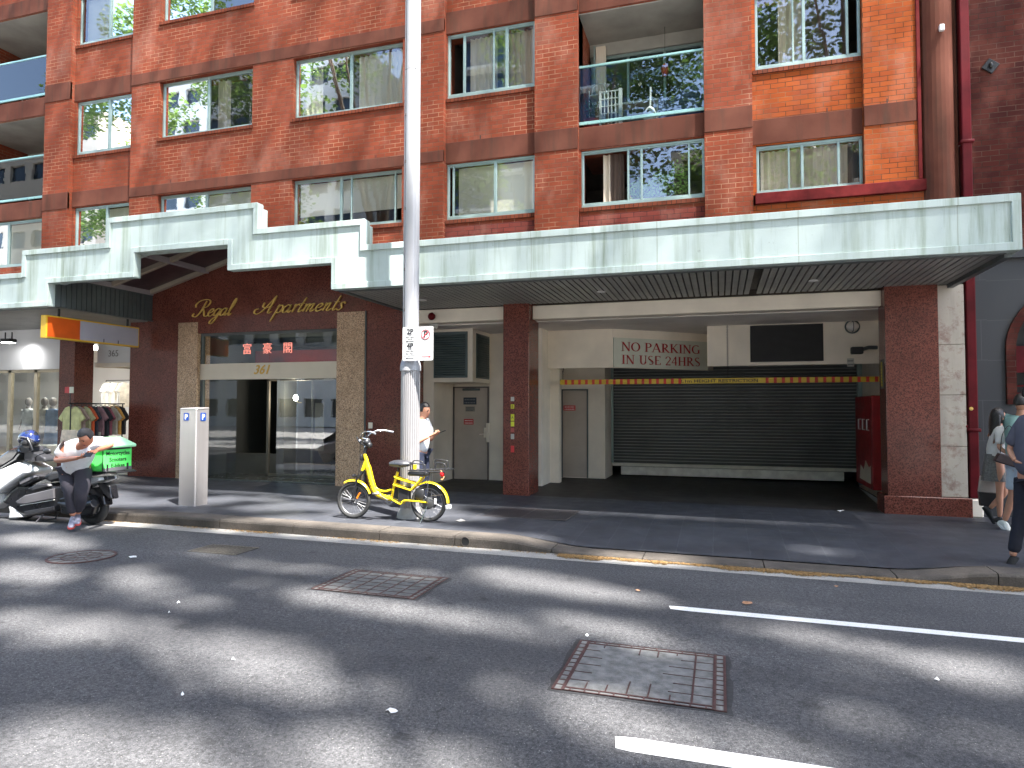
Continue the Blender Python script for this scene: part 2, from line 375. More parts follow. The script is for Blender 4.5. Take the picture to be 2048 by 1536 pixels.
def gutter_mat():
    m, t, b = newmat('gutter_concrete'); v = pos(t)
    c = ramp(t, noise(t, v, 2.5, 5), [(.3, (.24, .23, .21)), (.7, (.37, .35, .32))]); c = mix(t, c, ramp(t, noise(t, v, 90, 2), [(.3, .2), (.7, .8)]), .5, 'OVERLAY')
    t.links.new(c, b.inputs['Base Color']); b.inputs['Roughness'].default_value = .9; bump(t, b, noise(t, v, 80, 3), .4, .006); return m
sheet('gutter', gutter_mat(), -120, 120, 7.60, KF+.02, -.131, nx=8)
def drop(x):
    def s(a, b, t): t = max(0, min(1, (t-a)/(b-a))); return t*t*(3-2*t)
    return s(-2.65, -1.55, x)*(1-s(1.75, 2.75, x))
def ph(x, y):                                       # footpath height
    t = max(0, min(1, (9.7-y)/(9.7-8.25))); return gz(x)-.095*drop(x)*t
def paver_mat():
    m, t, b = newmat('dark_granite_pavers')
    g = t.nodes.new('ShaderNodeNewGeometry').outputs['Position']
    br = N(t, 'ShaderNodeTexBrick'); br.offset = .5
    for k, v_ in (('Scale', 1), ('Mortar Size', .005), ('Mortar Smooth', .3), ('Brick Width', .62), ('Row Height', .42)): br.inputs[k].default_value = v_
    mp = N(t, 'ShaderNodeMapping'); mp.inputs['Rotation'].default_value = (0, 0, radians(90)); mp.inputs['Location'].default_value = (40, 40, 0); t.links.new(g, mp.inputs[0])
    t.links.new(mp.outputs[0], br.inputs['Vector']); br.inputs['Color1'].default_value = (.040, .043, .052, 1); br.inputs['Color2'].default_value = (.050, .053, .063, 1); br.inputs['Mortar'].default_value = (.075, .078, .088, 1)
    v = pos(t); c = mix(t, br.outputs['Color'], (.5, .5, .5), .0)
    c = mix(t, c, ramp(t, noise(t, v, 3, 6, .7), [(.3, .3), (.7, .66)]), .6, 'OVERLAY'); c = mix(t, c, ramp(t, noise(t, v, 120, 2), [(.3, .3), (.7, .7)]), .5, 'OVERLAY')
    for sc_, th, cl in ((9, .10, (.14, .14, .145)), (13, .09, (.016, .016, .018))):
        vo = N(t, 'ShaderNodeTexVoronoi'); vo.inputs['Scale'].default_value = sc_; t.links.new(v, vo.inputs[0]); sp = mth(t, 'MULTIPLY', mth(t, 'LESS_THAN', vo.outputs['Distance'], th), mth(t, 'GREATER_THAN', noise(t, v, sc_*.6, 2), .57)); c = mix(t, c, cl, mth(t, 'MULTIPLY', sp, .55))
    c = mix(t, c, (.022, .022, .026), mth(t, 'MULTIPLY', ramp(t, noise(t, v, .9, 5, .65), [(.5, 0), (.7, 1)]), .45))
    t.links.new(c, b.inputs['Base Color']); b.inputs['Roughness'].default_value = .55; t.links.new(mth(t, 'MULTIPLY_ADD', noise(t, v, 4, 4), .3, .38), b.inputs['Roughness'])
    bump(t, b, mth(t, 'ADD', mth(t, 'MULTIPLY', br.outputs['Fac'], -1), mth(t, 'MULTIPLY', noise(t, v, 60, 3), .4)), .35, .004); return m
m_pave = paver_mat()
mb = MB(); xs = [-60, -30, -18]+[-16+.5*i for i in range(26)]+[-2.9+.15*i for i in range(42)]+[3.6, 5, 8, 20, 60]; ys = [KB+.004, 8.6, 9.0, 9.4, 9.7, 12.2]
xs = sorted(set(xs))
for a, b_ in zip(xs, xs[1:]):
    for c, d in zip(ys, ys[1:]): mb.quad((a, c, ph(a, c)), (b_, c, ph(b_, c)), (b_, d, ph(b_, d)), (a, d, ph(a, d)))
mb.build('footpath', m_pave, kind='structure')
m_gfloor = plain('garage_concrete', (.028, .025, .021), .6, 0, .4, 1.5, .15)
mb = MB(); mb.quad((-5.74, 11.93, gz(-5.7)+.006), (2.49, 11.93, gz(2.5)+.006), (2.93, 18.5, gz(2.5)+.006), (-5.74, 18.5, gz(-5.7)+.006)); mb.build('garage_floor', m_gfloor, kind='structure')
# kerb stones: sandstone-brown blocks
def kerb_mat():
    m, t, b = newmat('kerb_stone'); v = pos(t)
    c = ramp(t, noise(t, v, 3.5, 6, .7), [(.3, (.045, .038, .031)), (.72, (.105, .088, .073))]); c = mix(t, c, ramp(t, noise(t, v, 70, 3), [(.3, .25), (.7, .75)]), .6, 'OVERLAY')
    t.links.new(c, b.inputs['Base Color']); b.inputs['Roughness'].default_value = .9; bump(t, b, noise(t, v, 25, 5), .6, .012); return m
m_kerb = kerb_mat()
mb = MB(); x = -40.0; random.seed(3)
joints = []
while x < 40:
    L = random.uniform(.85, 1.35); joints.append((x, min(40, x+L))); x += L
HOLE = -3.05
for a, b_ in joints:
    n = max(1, int((b_-a)/.2)) if -4 < a < 4 else 1; a2, b2 = a+.006, b_-.006
    rings = []
    for i in range(n+1):
        x_ = a2+(b2-a2)*i/n; t = gz(x_)-.108*drop(x_); bot = gz(x_)-.29; j = random.uniform(-.004, .004)
        rings.append([(x_, KF+j, bot), (x_, KF+j, t-.03), (x_, KF+.012+j, t-.008), (x_, KF+.035, t), (x_, KB, t+.001), (x_, KB, bot)])
    mb.loft(rings, True, False)
mb.build('kerb', m_kerb, kind='structure')
# opposite footpath (the photographer stands on it), made pale to bounce sun under the awning
mb = MB(); mb.box(-60, 60, -5.2, .70, -.28, -.01); mb.build('near_footpath', plain('near_bounce_paving', (.45, .44, .42), .85, 0, .08, 2), kind='structure')
mb = MB(); mb.box(-60, 60, .704, .98, -.3, -.012); mb.build('near_kerb', m_kerb, kind='structure')
# painted lane lines
def linemat():
    m, t, b = newmat('road_paint'); v = pos(t)
    c = ramp(t, noise(t, v, 60, 3, .8), [(.30, (.30, .30, .30)), (.42, (.80, .80, .78))]); t.links.new(c, b.inputs['Base Color']); b.inputs['Roughness'].default_value = .6; return m
m_line = linemat()
def worn_strip(mb, x0, x1, y0, y1, n=60):
    random.seed(5)
    for i in range(n):
        a = x0+(x1-x0)*i/n; b_ = x0+(x1-x0)*(i+1)/n
        k = lambda: random.uniform(-.004, .004)
        if i == 0: mb.quad((a+.02, y0+.012, gz(a)-.131), (b_, y0, gz(b_)-.131), (b_, y1, gz(b_)-.131), (a, y1-.015, gz(a)-.131)); continue
        mb.quad((a, y0, gz(a)-.131), (b_, y0, gz(b_)-.131), (b_, y1, gz(b_)-.131), (a, y1, gz(a)-.131))
mb = MB(); worn_strip(mb, -.45, 7.4, 6.06, 6.18); mb.build('lane_line', m_line, kind='structure')
mb = MB(); worn_strip(mb, -.55, 5.0, 3.51, 3.66); mb.build('lane_line', m_line, kind='structure')

# ---- leaf litter caught in the gutter
def litter_m():
    m, t, b = newmat('dry_leaf_litter'); v = pos(t); c = ramp(t, noise(t, v, 40, 4), [(.3, (.10, .055, .02)), (.5, (.25, .145, .05)), (.7, (.36, .24, .11))])
    t.links.new(c, b.inputs['Base Color']); b.inputs['Roughness'].default_value = .9; return m
m_lit = litter_m()
mb = MB(); random.seed(8)
def flake(x, y, z, s):
    a = random.uniform(0, pi); h = random.uniform(.002, .012); c_, s_ = cos(a)*s, sin(a)*s
    mb.add([(x-c_, y-s_, z+h), (x+s_*.5, y-c_*.5, z+.001), (x+c_, y+s_, z+h*.7), (x-s_*.5, y+c_*.5, z+.003)], [(0, 1, 2, 3)])
for i in range(14000):
    x = random.uniform(-1.85, 3.0); wv = .6+.4*sin(x*3.1)+.35*sin(x*7.7+1)+.25*sin(x*17)
    if random.random() > .35+.65*max(0, wv): continue
    y = KF-.045-.035*max(.2, wv)+random.gauss(0, .018+.028*max(.15, wv)); flake(x, min(y, KF-.006), gz(x)-.129, random.uniform(.008, .022))
for cx, n, sp in ((-8.6, 120, .3), (-7.2, 110, .22), (-6.2, 190, .22), (-6.0, 60, .12), (-4.7, 130, .2), (-4.2, 140, .17), (-3.3, 40, .2), (-2.2, 90, .3)):
    for i in range(n): x = random.gauss(cx, sp); y = KF-.01-abs(random.gauss(0, .05)); flake(x, y, gz(x)-.129, random.uniform(.006, .02))
mb.build('leaf_litter', m_lit, kind='stuff', label='ochre dry leaf fragments swept along the gutter', cat='leaf litter')

# ---- service covers
m_rust = plain('rusty_cast_iron', (.075, .038, .036), .65, .3, .3, 30, .3)
m_cinf = plain('worn_cover_concrete', (.15, .15, .145), .85, 0, .35, 14, .4)
m_cinf2 = plain('grey_cover_infill', (.12, .12, .115), .85, 0, .3, 14, .4)
m_tar = plain('bitumen', (.030, .030, .032), .8, 0, .3, 25, .3)
def rect_cover(x0, x1, y0, y1, label, ribs, infm, frame_w=.07, full=False):
    cx, cy = (x0+x1)/2, (y0+y1)/2; zz = gz(cx)-.135; t = thing('manhole_cover', label, 'manhole cover', (cx, cy, zz))
    hw, hh = (x1-x0)/2, (y1-y0)/2; tilt = Matrix.Rotation(-G, 4, 'Y')
    inf = MB(); inf.box(-hw, hw, -hh, hh, -.01, .005, tilt); inf.build('infill', infm, t)
    random.seed(int(cx*37)); tb = MB(); tp = []
    for a_, b_, c_, d_ in ((-1, -1, 1, -1), (1, -1, 1, 1), (1, 1, -1, 1), (-1, 1, -1, -1)):
        for k in range(10): q = k/10; e = 1+random.uniform(.03, .09); tp.append((hw*(a_+(c_-a_)*q)*e, hh*(b_+(d_-b_)*q)*e))
    tb.prism(tp, .0025, 'z', tilt, -.0005); tb.build('bitumen_edge', m_tar, t)
    fr = MB()
    def bar(a, b_, c, d, h=.009): fr.box(a, b_, c, d, .0, h, tilt)
    b = .012
    for s in (-1, 1):                              # ladder sides
        X = s*hw; bar(min(X, X-s*b*1.4), max(X, X-s*b*1.4), -hh, hh); X2 = s*(hw-frame_w); bar(X2-b*.9, X2+b*.9, -hh, hh, .0095)
        k = 12
        for i in range(k+1):
            y = -hh+2*hh*i/k; bar(min(X, X2), max(X, X2), y-.004, y+.004, .0085)
    for s in (-1, 1):
        Y = s*hh; bar(-hw+frame_w, hw-frame_w, min(Y, Y-s*b*.7), max(Y, Y-s*b*.7), .0088); Y2 = s*(hh-.045); bar(-hw+frame_w, hw-frame_w, Y2-b*.6, Y2+b*.6, .0092)
        for i in range(10):
            x = -hw+frame_w+(2*hw-2*frame_w)*(i+.5)/10; bar(x-.005, x+.005, min(Y, Y2), max(Y, Y2), .0084)
    random.seed(int(abs(x0)*100))
    for i in range(1, ribs):                        # inner ribs, partly filled with concrete
        x = -hw+frame_w+(2*hw-2*frame_w)*i/ribs
        if full or i == ribs-1: bar(x-.006, x+.006, -hh+.04, hh-.04, .0083)
        else:
            l = random.uniform(.08, .3); bar(x-.004, x+.004, -hh+.04, -hh+.04+l, .0083)
            if random.random() < .7: bar(x-.004, x+.004, hh-.04-l*.6, hh-.04, .0083)
    for j in range(1, 6):
        y = -hh+.04+(2*hh-.08)*j/6
        if full: bar(-hw+frame_w, hw-frame_w, y-.003, y+.003, .0078)
        else:
            l = random.uniform(.15, .35); bar(hw-frame_w-l, hw-frame_w, y-.003, y+.003, .0078)
            bar(-hw+frame_w, -hw+frame_w+l*.5, y-.003, y+.003, .0078)
    fr.build('frame', m_rust, t); return t
rect_cover(-1.02, 0.02, 4.13, 5.04, 'rusty ribbed manhole cover with worn concrete panels between the two white lane lines', 7, m_cinf)
rect_cover(-3.74, -2.66, 5.62, 6.42, 'square gridded manhole cover in the road in front of the yellow bicycle', 6, m_cinf2, .07, True)
# round cover
t = thing('manhole_cover', 'round wheel-patterned manhole cover in the road in front of the scooter rider', 'manhole cover', (-6.98, 5.95, gz(-6.98)-.135))
mb = MB(); mb.lathe([(.33, -.01), (.33, .005), (.0001, .005)], n=40); mb.build('infill', m_cinf2, t)
mb = MB()
for r_, w_ in ((.335, .014), (.20, .006), (.07, .006)): mb.lathe([(r_-w_, 0), (r_-w_, .009), (r_+w_, .009), (r_+w_, 0)], n=40)
for k in range(12): mb.box(.07, .33, -.004, .004, 0, .008, Matrix.Rotation(pi*2*k/12, 4, 'Z'))
mb.build('frame', m_rust, t)
t = thing('drain_grate', 'small steel gully grate in the road between kerb and round manhole cover', 'drain grate', (-5.75, 6.80, gz(-5.75)-.135))
mb = MB(); mb.box(-.34, .34, -.2, .2, -.01, .003); mb.build('recess', m_black, t)
mb = MB()
for i in range(15): x = -.33+.66*i/14; mb.box(x-.008, x+.008, -.21, .21, 0, .0095)
mb.box(-.345, .345, -.215, -.195, 0, .0088); mb.box(-.345, .345, .195, .215, 0, .0088); mb.build('bars', plain('worn_grate_steel', (.20, .18, .15), .5, .5, .3, 30), t)
# footpath pit lids
t = thing('service_pit_lid', 'dark paver-filled pit lid with thin metal rim set in the footpath beyond the bicycle', 'pit lid', (-2.8, 9.92, ph(-2.8, 9.92)))
mb = MB(); mb.box(-.67, -.01, -.46, .46, -.01, .004); mb.box(.01, .67, -.46, .46, -.01, .004); mb.build('lid', plain('pit_infill', (.035, .032, .036), .5, 0, .3, 40, .2), t)
mb = MB()
for a, b_, c, d in ((-.69, .69, -.48, -.462), (-.69, .69, .462, .48), (-.69, -.672, -.462, .462), (.672, .69, -.462, .462), (-.008, .008, -.462, .462)): mb.box(a, b_, c, d, 0, .006)
mb.build('rim', plain('pit_rim_metal', (.13, .12, .12), .5, .6), t)
# kerb drain outlet
mb = MB(); mb.torus((0, 0, 0), .056, .005, (0, 1, 0), 24, 6); o = mb.build('drain_outlet', m_kerb, None, 'round stormwater outlet hole in the kerb face right of the bicycle', 'drain outlet'); o.location = (HOLE, KF-.004, gz(HOLE)-.066)
mb = MB(); mb.prism([(.057*cos(2*pi*k/20), .057*sin(2*pi*k/20)) for k in range(20)], .004); mb.build('hole', m_black, o).location = (0, .0, 0)
# scraps
def scrap(px, py, off, s, m, label, seed, cat='scrap'):
    random.seed(seed); p = PG(px, py, off); mb = MB(); pts = []
    for k in range(7):
        a = 2*pi*k/7; r_ = s*.75*random.uniform(.55, 1.1); pts.append(Vector((cos(a)*r_, sin(a)*r_*.8, random.uniform(.002, .016))))
    mb.add(pts+[Vector((0, 0, random.uniform(.01, .03)))], [(k, (k+1) % 7, 7) for k in range(7)])
    o = mb.build('paper_scrap' if cat == 'scrap' else 'fallen_leaf', m, None, label, cat); z = (ph(p.x, p.y) if off == 0 else gz(p.x)-.133); o.location = (p.x, p.y, z); o.rotation_euler.z = seed
m_paper = plain('litter_paper', (.72, .72, .72), .6, 0, .1, 20); m_paper2 = plain('grey_paper', (.30, .29, .28), .7, 0, .2, 20); m_leaf = plain('dry_leaf', (.42, .22, .12), .8, 0, .3, 30)
scrap(266, 1115, -.135, .07, m_paper, 'white folded paper scrap on the road beside the round manhole cover', 1)
scrap(922, 1042, 0, .13, m_paper2, 'flattened grey paper on the footpath right of the bicycle stand', 2)
scrap(1866, 1157, -.135, .10, m_paper, 'white wrapper on the ochre litter at the driveway gutter', 3)
scrap(1680, 1022, 0, .11, m_paper, 'white strip of paper on the driveway before the garage', 4)
scrap(1495, 1208, -.135, .075, m_leaf, 'curled brown leaf above the far lane line', 5, 'leaf')
scrap(1275, 1183, -.135, .04, m_leaf, 'small tan leaf on the road, left of the lane line start', 6, 'leaf')
scrap(1672, 1174, -.135, .045, m_leaf, 'small brown leaf near the driveway gutter', 7, 'leaf')
for i, (px, py, s_, lb) in enumerate(((357, 1208, .02, 'lone white speck of paper in the shade left of the square manhole cover'), (365, 1392, .022, 'white speck of paper on the road at lower left, below the long tree shadow'), (783, 1425, .05, 'torn white paper smear on the road in front of the rusty manhole cover'),
    (1174, 1273, .025, 'white paper bit just above the rusty manhole cover'), (1874, 1363, .03, 'white paper bit between the two lane lines at right'), (338, 1228, .02, 'tiny paper bit left of two others in the shaded road'), (466, 1322, .02, 'tiny paper bit in the sunlit road, right of the left shadow'))):
    scrap(px, py, -.135, s_, m_paper, lb, 20+i)
# ================================================================ the apartment building
YF, YB = 12.0, 12.12
bld = thing('apartment_building', 'orange brick apartment block with stepped mint awning, granite entrance and garage', 'building', (-6, 12, 0))
BL = []
def P(mb, name, m, parent=None, split=False, **k):
    if split:
        for q in islands(mb): P(q, name, m, parent, **k)
        return
    o = mb.build(name, m, parent or bld, **k)
    if parent is None: o.location = (6, -12, 0)
    return o
def wall_open(mb, x0, x1, z0, z1, y, d, ops):
    "front wall with openings, reveals d deep"
    xs = sorted(set([x0, x1]+[min(max(v, x0), x1) for o in ops for v in o[:2]])); zs = sorted(set([z0, z1]+[min(max(v, z0), z1) for o in ops for v in o[2:]]))
    def op(i, j):
        if i < 0 or j < 0 or i >= len(xs)-1 or j >= len(zs)-1: return None
        cx, cz = (xs[i]+xs[i+1])/2, (zs[j]+zs[j+1])/2
        return any(a < cx < b and c < cz < e for a, b, c, e in ops)
    for i in range(len(xs)-1):
        for j in range(len(zs)-1):
            a, b, c, e = xs[i], xs[i+1], zs[j], zs[j+1]
            if not op(i, j): mb.quad((a, y, c), (b, y, c), (b, y, e), (a, y, e))
            else:
                if op(i-1, j) is not True: mb.quad((a, y, c), (a, y+d, c), (a, y+d, e), (a, y, e))
                if op(i+1, j) is not True: mb.quad((b, y, c), (b, y+d, c), (b, y+d, e), (b, y, e))
                if op(i, j-1) is not True: mb.quad((a, y, c), (b, y, c), (b, y+d, c), (a, y+d, c))
                if op(i, j+1) is not True: mb.quad((a, y, e), (b, y, e), (b, y+d, e), (a, y+d, e))
ZT = 13.4
W1, W2, W3 = (5.32, 6.43), (7.74, 9.03), (10.43, 11.72)
mainw = [(-12.12, -9.60), (-8.58, -6.02)]
rows = (W1, W2, W3)
mb = MB()
# piers and the wide main wall
for a, b in ((-15.60, -14.80), (-3.28, -2.46), (-.22, .57), (-19.6, -18.6)):
    mb.box(a, b, 12.0, 12.5, 3.9, ZT)
wall_open(mb, -12.93, -5.13, 3.7, ZT, 12.0, .5, [(a, b, c, e) for a, b in mainw for c, e in rows])
for x in (-12.93, -5.13): mb.quad((x, 12.0, 3.7), (x, 12.4, 3.7), (x, 12.4, ZT), (x, 12.0, ZT))
wall_open(mb, -5.13, -3.28, 3.9, ZT, YB, .4, [(-5.11, -3.30, c, e) for c, e in rows])
wall_open(mb, -14.80, -12.93, 3.9, ZT, YB, .4, [(-14.72, -12.98, c, e) for c, e in ((5.28, 6.40), (7.68, 8.97), (10.36, 11.62))])
wall_open(mb, -2.46, -.22, 3.9, ZT, YB, .4, [(-2.42, -.22, 5.33, 6.39), (-2.46, -.22, 6.83, 9.0), (-2.46, -.22, 9.42, 11.6)])
wall_open(mb, -18.6, -15.60, 3.9, ZT, YB, .4, [(-18.5, -15.62, 5.1, 6.25), (-18.6, -15.60, 6.70, 8.78), (-18.6, -15.60, 9.25, 11.4)])
P(mb, 'brick_wall', m_brick)
mb = MB(); wall_open(mb, .57, 2.28, 5.28, ZT, YB, .4, [(.63, 2.28, 5.28, 6.13), (.63, 2.28, 7.46, 8.78), (.63, 2.28, 10.1, 11.4)])
mb.box(2.28, 3.05, 12.0, 12.5, 5.27, ZT); mb.box(.57, 3.32, 12.02, 12.5, 3.9, 5.08)
P(mb, 'brick_wall', m_brick2, label='orange brick wall at the building corner')
mb = MB(); mb.box(-2.44, -.23, 12.10, 12.14, 4.0, 5.17); mb.box(-5.12, -3.29, 12.10, 12.14, 4.0, 5.17)
P(mb, 'brick_panel', m_brick4, split=True, label='dark purple brick panels below the lower windows')
# upper storeys beyond the photograph
mb = MB(); mb.box(-19.6, 3.05, 12.3, 24, ZT+.5, 27); mb.box(-30, -19.62, 12.0, 24, 3.6, 27); P(mb, 'upper_wall', m_brick, split=True)
mb = MB(); mb.box(-19.5, 3.04, 12.47, 24, 3.42, 4.40); mb.box(3.06, 3.7, 12.55, 24, -.2, 14); mb.box(-19.6, 3.04, 19.2, 24.1, -.2, 13.3); P(mb, 'light_stop_mass', m_room, split=True)  # unseen solid masses added to stop light leaking in behind the facade
# render bands
mb = MB()
def band(a, b, y, z0, z1): mb.bbox(a, b, y-.014, y+.05, z0, z1, .006)
band(-12.93, -5.13, 12.0, 6.45, 6.67); band(-12.93, -5.13, 12.0, 9.055, 9.31); band(-12.93, -5.13, 12.0, 11.74, 11.98)
for z0, z1 in ((6.40, 6.80), (9.0, 9.41), (11.66, 12.0)): band(-3.28, -2.46, 12.0, z0, z1)
for z0, z1 in ((6.42, 6.81), (9.03, 9.4), (11.66, 12.0)): band(-.22, .57, 12.0, z0, z1)
for z0, z1 in ((6.22, 6.56), (8.87, 9.2), (11.5, 11.8)): band(2.28, 3.04, 12.0, z0, z1)
for z0, z1 in ((6.36, 6.76), (9.01, 9.44), (11.66, 12.0)): band(-15.60, -14.80, 12.0, z0, z1)
for z0, z1 in ((6.44, 6.85), (9.04, 9.48), (11.74, 12.1)): band(-5.13, -3.28, YB, z0, z1)
for z0, z1 in ((6.42, 6.79), (8.99, 9.41), (11.64, 12.0)): band(-14.80, -12.93, YB, z0, z1)
for z0, z1 in ((6.15, 6.58), (8.80, 9.2), (11.42, 11.8)): band(.57, 2.28, YB, z0, z1)
P(mb, 'concrete_band', m_render, split=True)
mb = MB()
for z0, z1 in ((6.41, 6.82), (9.01, 9.41), (11.62, 12.0)): mb.bbox(-2.46, -.22, YB-.014, 13.5, z0, z1, .006)
for z0, z1 in ((6.27, 6.69), (8.80, 9.24), (11.42, 11.8)): mb.bbox(-18.6, -15.60, YB-.014, 14.0, z0, z1, .006)
P(mb, 'balcony_slab', m_render, split=True)
# maroon steel beam over the lowest corner window
mb = MB(); mb.bbox(.60, 3.31, 11.965, 12.1, 5.085, 5.27, .008); mb.bbox(3.045, 3.10, 11.97, 12.1, 5.275, ZT, .006); P(mb, 'steel_beam', m_maroon, split=True)
# brick sills
mb = MB()
def sill(a, b, y, z, h=.085):
    mb.add([(a, y-.035, z-h), (b, y-.035, z-h), (b, y-.035, z-.018), (a, y-.035, z-.018), (a, y+.1, z-h), (b, y+.1, z-h), (b, y+.1, z+.004), (a, y+.1, z+.004)],
           [(0, 1, 2, 3), (3, 2, 6, 7), (0, 4, 5, 1), (0, 3, 7, 4), (1, 5, 6, 2)])
for a, b in mainw:
    for c, e in rows: sill(a-.03, b+.03, 12.0, c)
for c, e in rows: sill(-5.12, -3.29, YB, c)
for c in (5.28, 7.68, 10.36): sill(-14.78, -12.95, YB, c)
sill(-2.44, -.24, YB, 5.33); sill(.59, 2.27, YB, 7.46); sill(.59, 2.27, YB, 10.1)
P(mb, 'brick_sill', m_sill, split=True)
# weep holes
mb = MB()
for x, z, y in ((-11.75, 6.71, 12), (-9.4, 6.71, 12), (-7.9, 6.71, 12), (-6.6, 6.71, 12), (-4.4, 6.89, YB), (-3.75, 9.52, YB), (1.75, 6.62, YB), (2.62, 6.60, 12), (-8.0, 9.35, 12), (-10.1, 9.35, 12)):
    mb.box(x-.007, x+.007, y-.003, y+.01, z-.035, z+.035)
P(mb, 'weep_hole', m_black, split=True)
# rooms behind
mb = MB()
mb.box(-19.5, 3.0, 15.0, 15.1, 4.4, ZT)
for z in (4.45, 6.6, 9.2, 11.9): mb.box(-19.5, 3.0, 12.55, 15, z-.02, z+.02)
for x in (-18.9, -15.2, -13.0, -9.1, -5.2, -2.9, .1, 2.9): mb.box(x-.04, x+.04, 12.56, 15, 4.45, ZT)
P(mb, 'room_wall', m_room)

# ---- windows
def curtain_mesh(x0, x1, z0, z1, y, fold=.12, amp=.025):
    mb = MB(); n = max(8, int((x1-x0)/.02)); vs = []
    for i in range(n+1):
        x = x0+(x1-x0)*i/n; yy = y+amp*sin(2*pi*x/fold+1.3*sin(x*7))
        vs += [(x, yy, z0), (x+.006*sin(x*31), yy, z1)]
    mb.add(vs, [(2*i, 2*i+2, 2*i+3, 2*i+1) for i in range(n)], True); return mb
def window(x0, x1, z0, z1, y, mulls, open_gap=None, cover=None, f=.045, label=None):
    w = MB(); yf = y-.03
    w.bbox(x0, x1, yf, yf+.08, z0, z0+f*1.25, .006); w.bbox(x0, x1, yf, yf+.08, z1-f, z1, .006)
    w.bbox(x0, x0+f, yf+.003, yf+.078, z0+f*1.25, z1-f, .006); w.bbox(x1-f, x1, yf+.003, yf+.078, z0+f*1.25, z1-f, .006)
    o = P(w, 'window', m_alu, label=label)
    s = MB()
    for mx, ww in mulls: s.bbox(mx-ww/2, mx+ww/2, yf+.006, yf+.06, z0+f*1.25, z1-f, .004)
    s.bbox(x0+f, x1-f, yf+.012, yf+.05, z0+f*1.25, z0+f*1.25+.028, .004); s.bbox(x0+f, x1-f, yf+.012, yf+.05, z1-f-.022, z1-f, .004)
    s.build('sash', m_alu, o)
    bounds = [x0+f]+[m_[0] for m_ in mulls]+[x1-f]
    for i in range(len(bounds)-1):
        a, b = bounds[i], bounds[i+1]
        if open_gap and open_gap[0]-.02 <= a and b <= open_gap[1]+.02: continue
        g = MB(); yy = yf+.03+.006*(i % 2); g.quad((a, yy, z0+f), (b, yy, z0+f), (b, yy+.002*(i-1), z1-f), (a, yy, z1-f)); g.build('pane', m_glass, o)
    if cover: cover(o, x0+f, x1-f, z0+f, z1-f, y+.14)
    return o
def c_blind(frac=1.0, a=0, b=1, m=None):
    def fn(o, x0, x1, z0, z1, y):
        mb = MB(); X0 = x0+(x1-x0)*a; X1 = x0+(x1-x0)*b; mb.box(X0, X1, y, y+.004, z1-(z1-z0)*frac, z1); mb.box(X0, X1, y-.006, y+.010, z1-(z1-z0)*frac-.02, z1-(z1-z0)*frac)
        mb.build('blind', m or m_blind, o)
    return fn
def c_vert(a=0, b=1, m=None):
    def fn(o, x0, x1, z0, z1, y):
        mb = MB(); X0 = x0+(x1-x0)*a; X1 = x0+(x1-x0)*b; n = int((X1-X0)/.095)
        for i in range(n):
            x = X0+.095*i; mb.quad((x, y, z0), (x+.088, y+.02, z0), (x+.088, y+.02, z1), (x, y, z1))
        mb.build('blind', m or m_vert, o)
    return fn
def c_curt(segs, m=None):
    def fn(o, x0, x1, z0, z1, y):
        for a, b, mm in segs: curtain_mesh(x0+(x1-x0)*a, x0+(x1-x0)*b, z0, z1, y+.02).build('curtain', mm, o)
    return fn
def c_multi(*fs):
    def fn(*a):
        for f in fs: f(*a)
    return fn
YM = 12.13; YR = YB+.06
window(-12.12, -9.60, 7.74, 9.03, YM, [(-10.85, .06)], cover=c_curt([(.0, .10, m_curtd), (.55, .68, m_curt), (.90, 1, m_curtd)]))
window(-8.58, -6.02, 7.74, 9.03, YM, [(-7.25, .06)], cover=c_multi(c_curt([(.02, .2, m_blind), (.55, .98, m_blind)])))
window(-12.12, -9.60, 10.43, 11.72, YM, [(-10.80, .06)], cover=c_curt([(.0, .3, m_curt)]))
window(-8.58, -6.02, 10.43, 11.72, YM, [(-7.3, .06)], cover=c_blind())
window(-12.12, -9.60, 5.32, 6.43, YM, [(-10.85, .06)], cover=c_blind())
window(-8.58, -6.02, 5.32, 6.43, YM, [(-7.46, .05), (-7.22, .03), (-6.22, .035)], open_gap=(-6.22, -6.06), cover=c_blind(.66))
window(-5.11, -3.30, 7.75, 9.03, YR, [(-4.76, .05), (-3.88, .06), (-4.15, .03)], open_gap=(-5.07, -4.76), cover=c_curt([(.22, .55, m_blind), (.62, 1, m_curt)]))
window(-5.11, -3.30, 5.32, 6.43, YR, [(-4.98, .035), (-4.11, .06)], open_gap=(-5.07, -4.98), cover=c_blind(1, .08, 1))
window(-5.11, -3.30, 10.43, 11.72, YR, [(-4.2, .06)], cover=c_vert())
window(-14.72, -12.98, 7.68, 8.97, YR, [(-13.76, .06)], cover=c_vert())
window(-14.72, -12.98, 10.36, 11.62, YR, [(-13.80, .06)], cover=c_blind())
window(-14.72, -12.98, 5.28, 6.40, YR, [(-13.76, .06)], cover=c_vert(m=m_blind))
window(-2.42, -.22, 5.33, 6.39, YR, [(-1.56, .035), (-1.32, .04), (-.49, .03)], open_gap=(-2.37, -1.56), cover=c_multi(c_curt([(.16, .22, m_curt), (.22, .34, m_curtd)])))
window(.63, 2.28, 5.28, 6.13, YR, [(1.15, .03), (1.36, .045), (1.92, .04)], cover=c_curt([(.02, .9, m_curt), (.9, 1, m_curtd)]))
window(.63, 2.28, 7.46, 8.78, YR, [(1.24, .03), (1.41, .05), (2.08, .04)], open_gap=(2.08, 2.24), cover=c_curt([(.22, .5, m_curt), (.5, .82, m_curtd)]))
window(.63, 2.28, 10.1, 11.4, YR, [(1.4, .05)], cover=c_blind())
window(-18.5, -15.62, 5.1, 6.25, YR, [(-16.9, .06)], cover=c_blind())
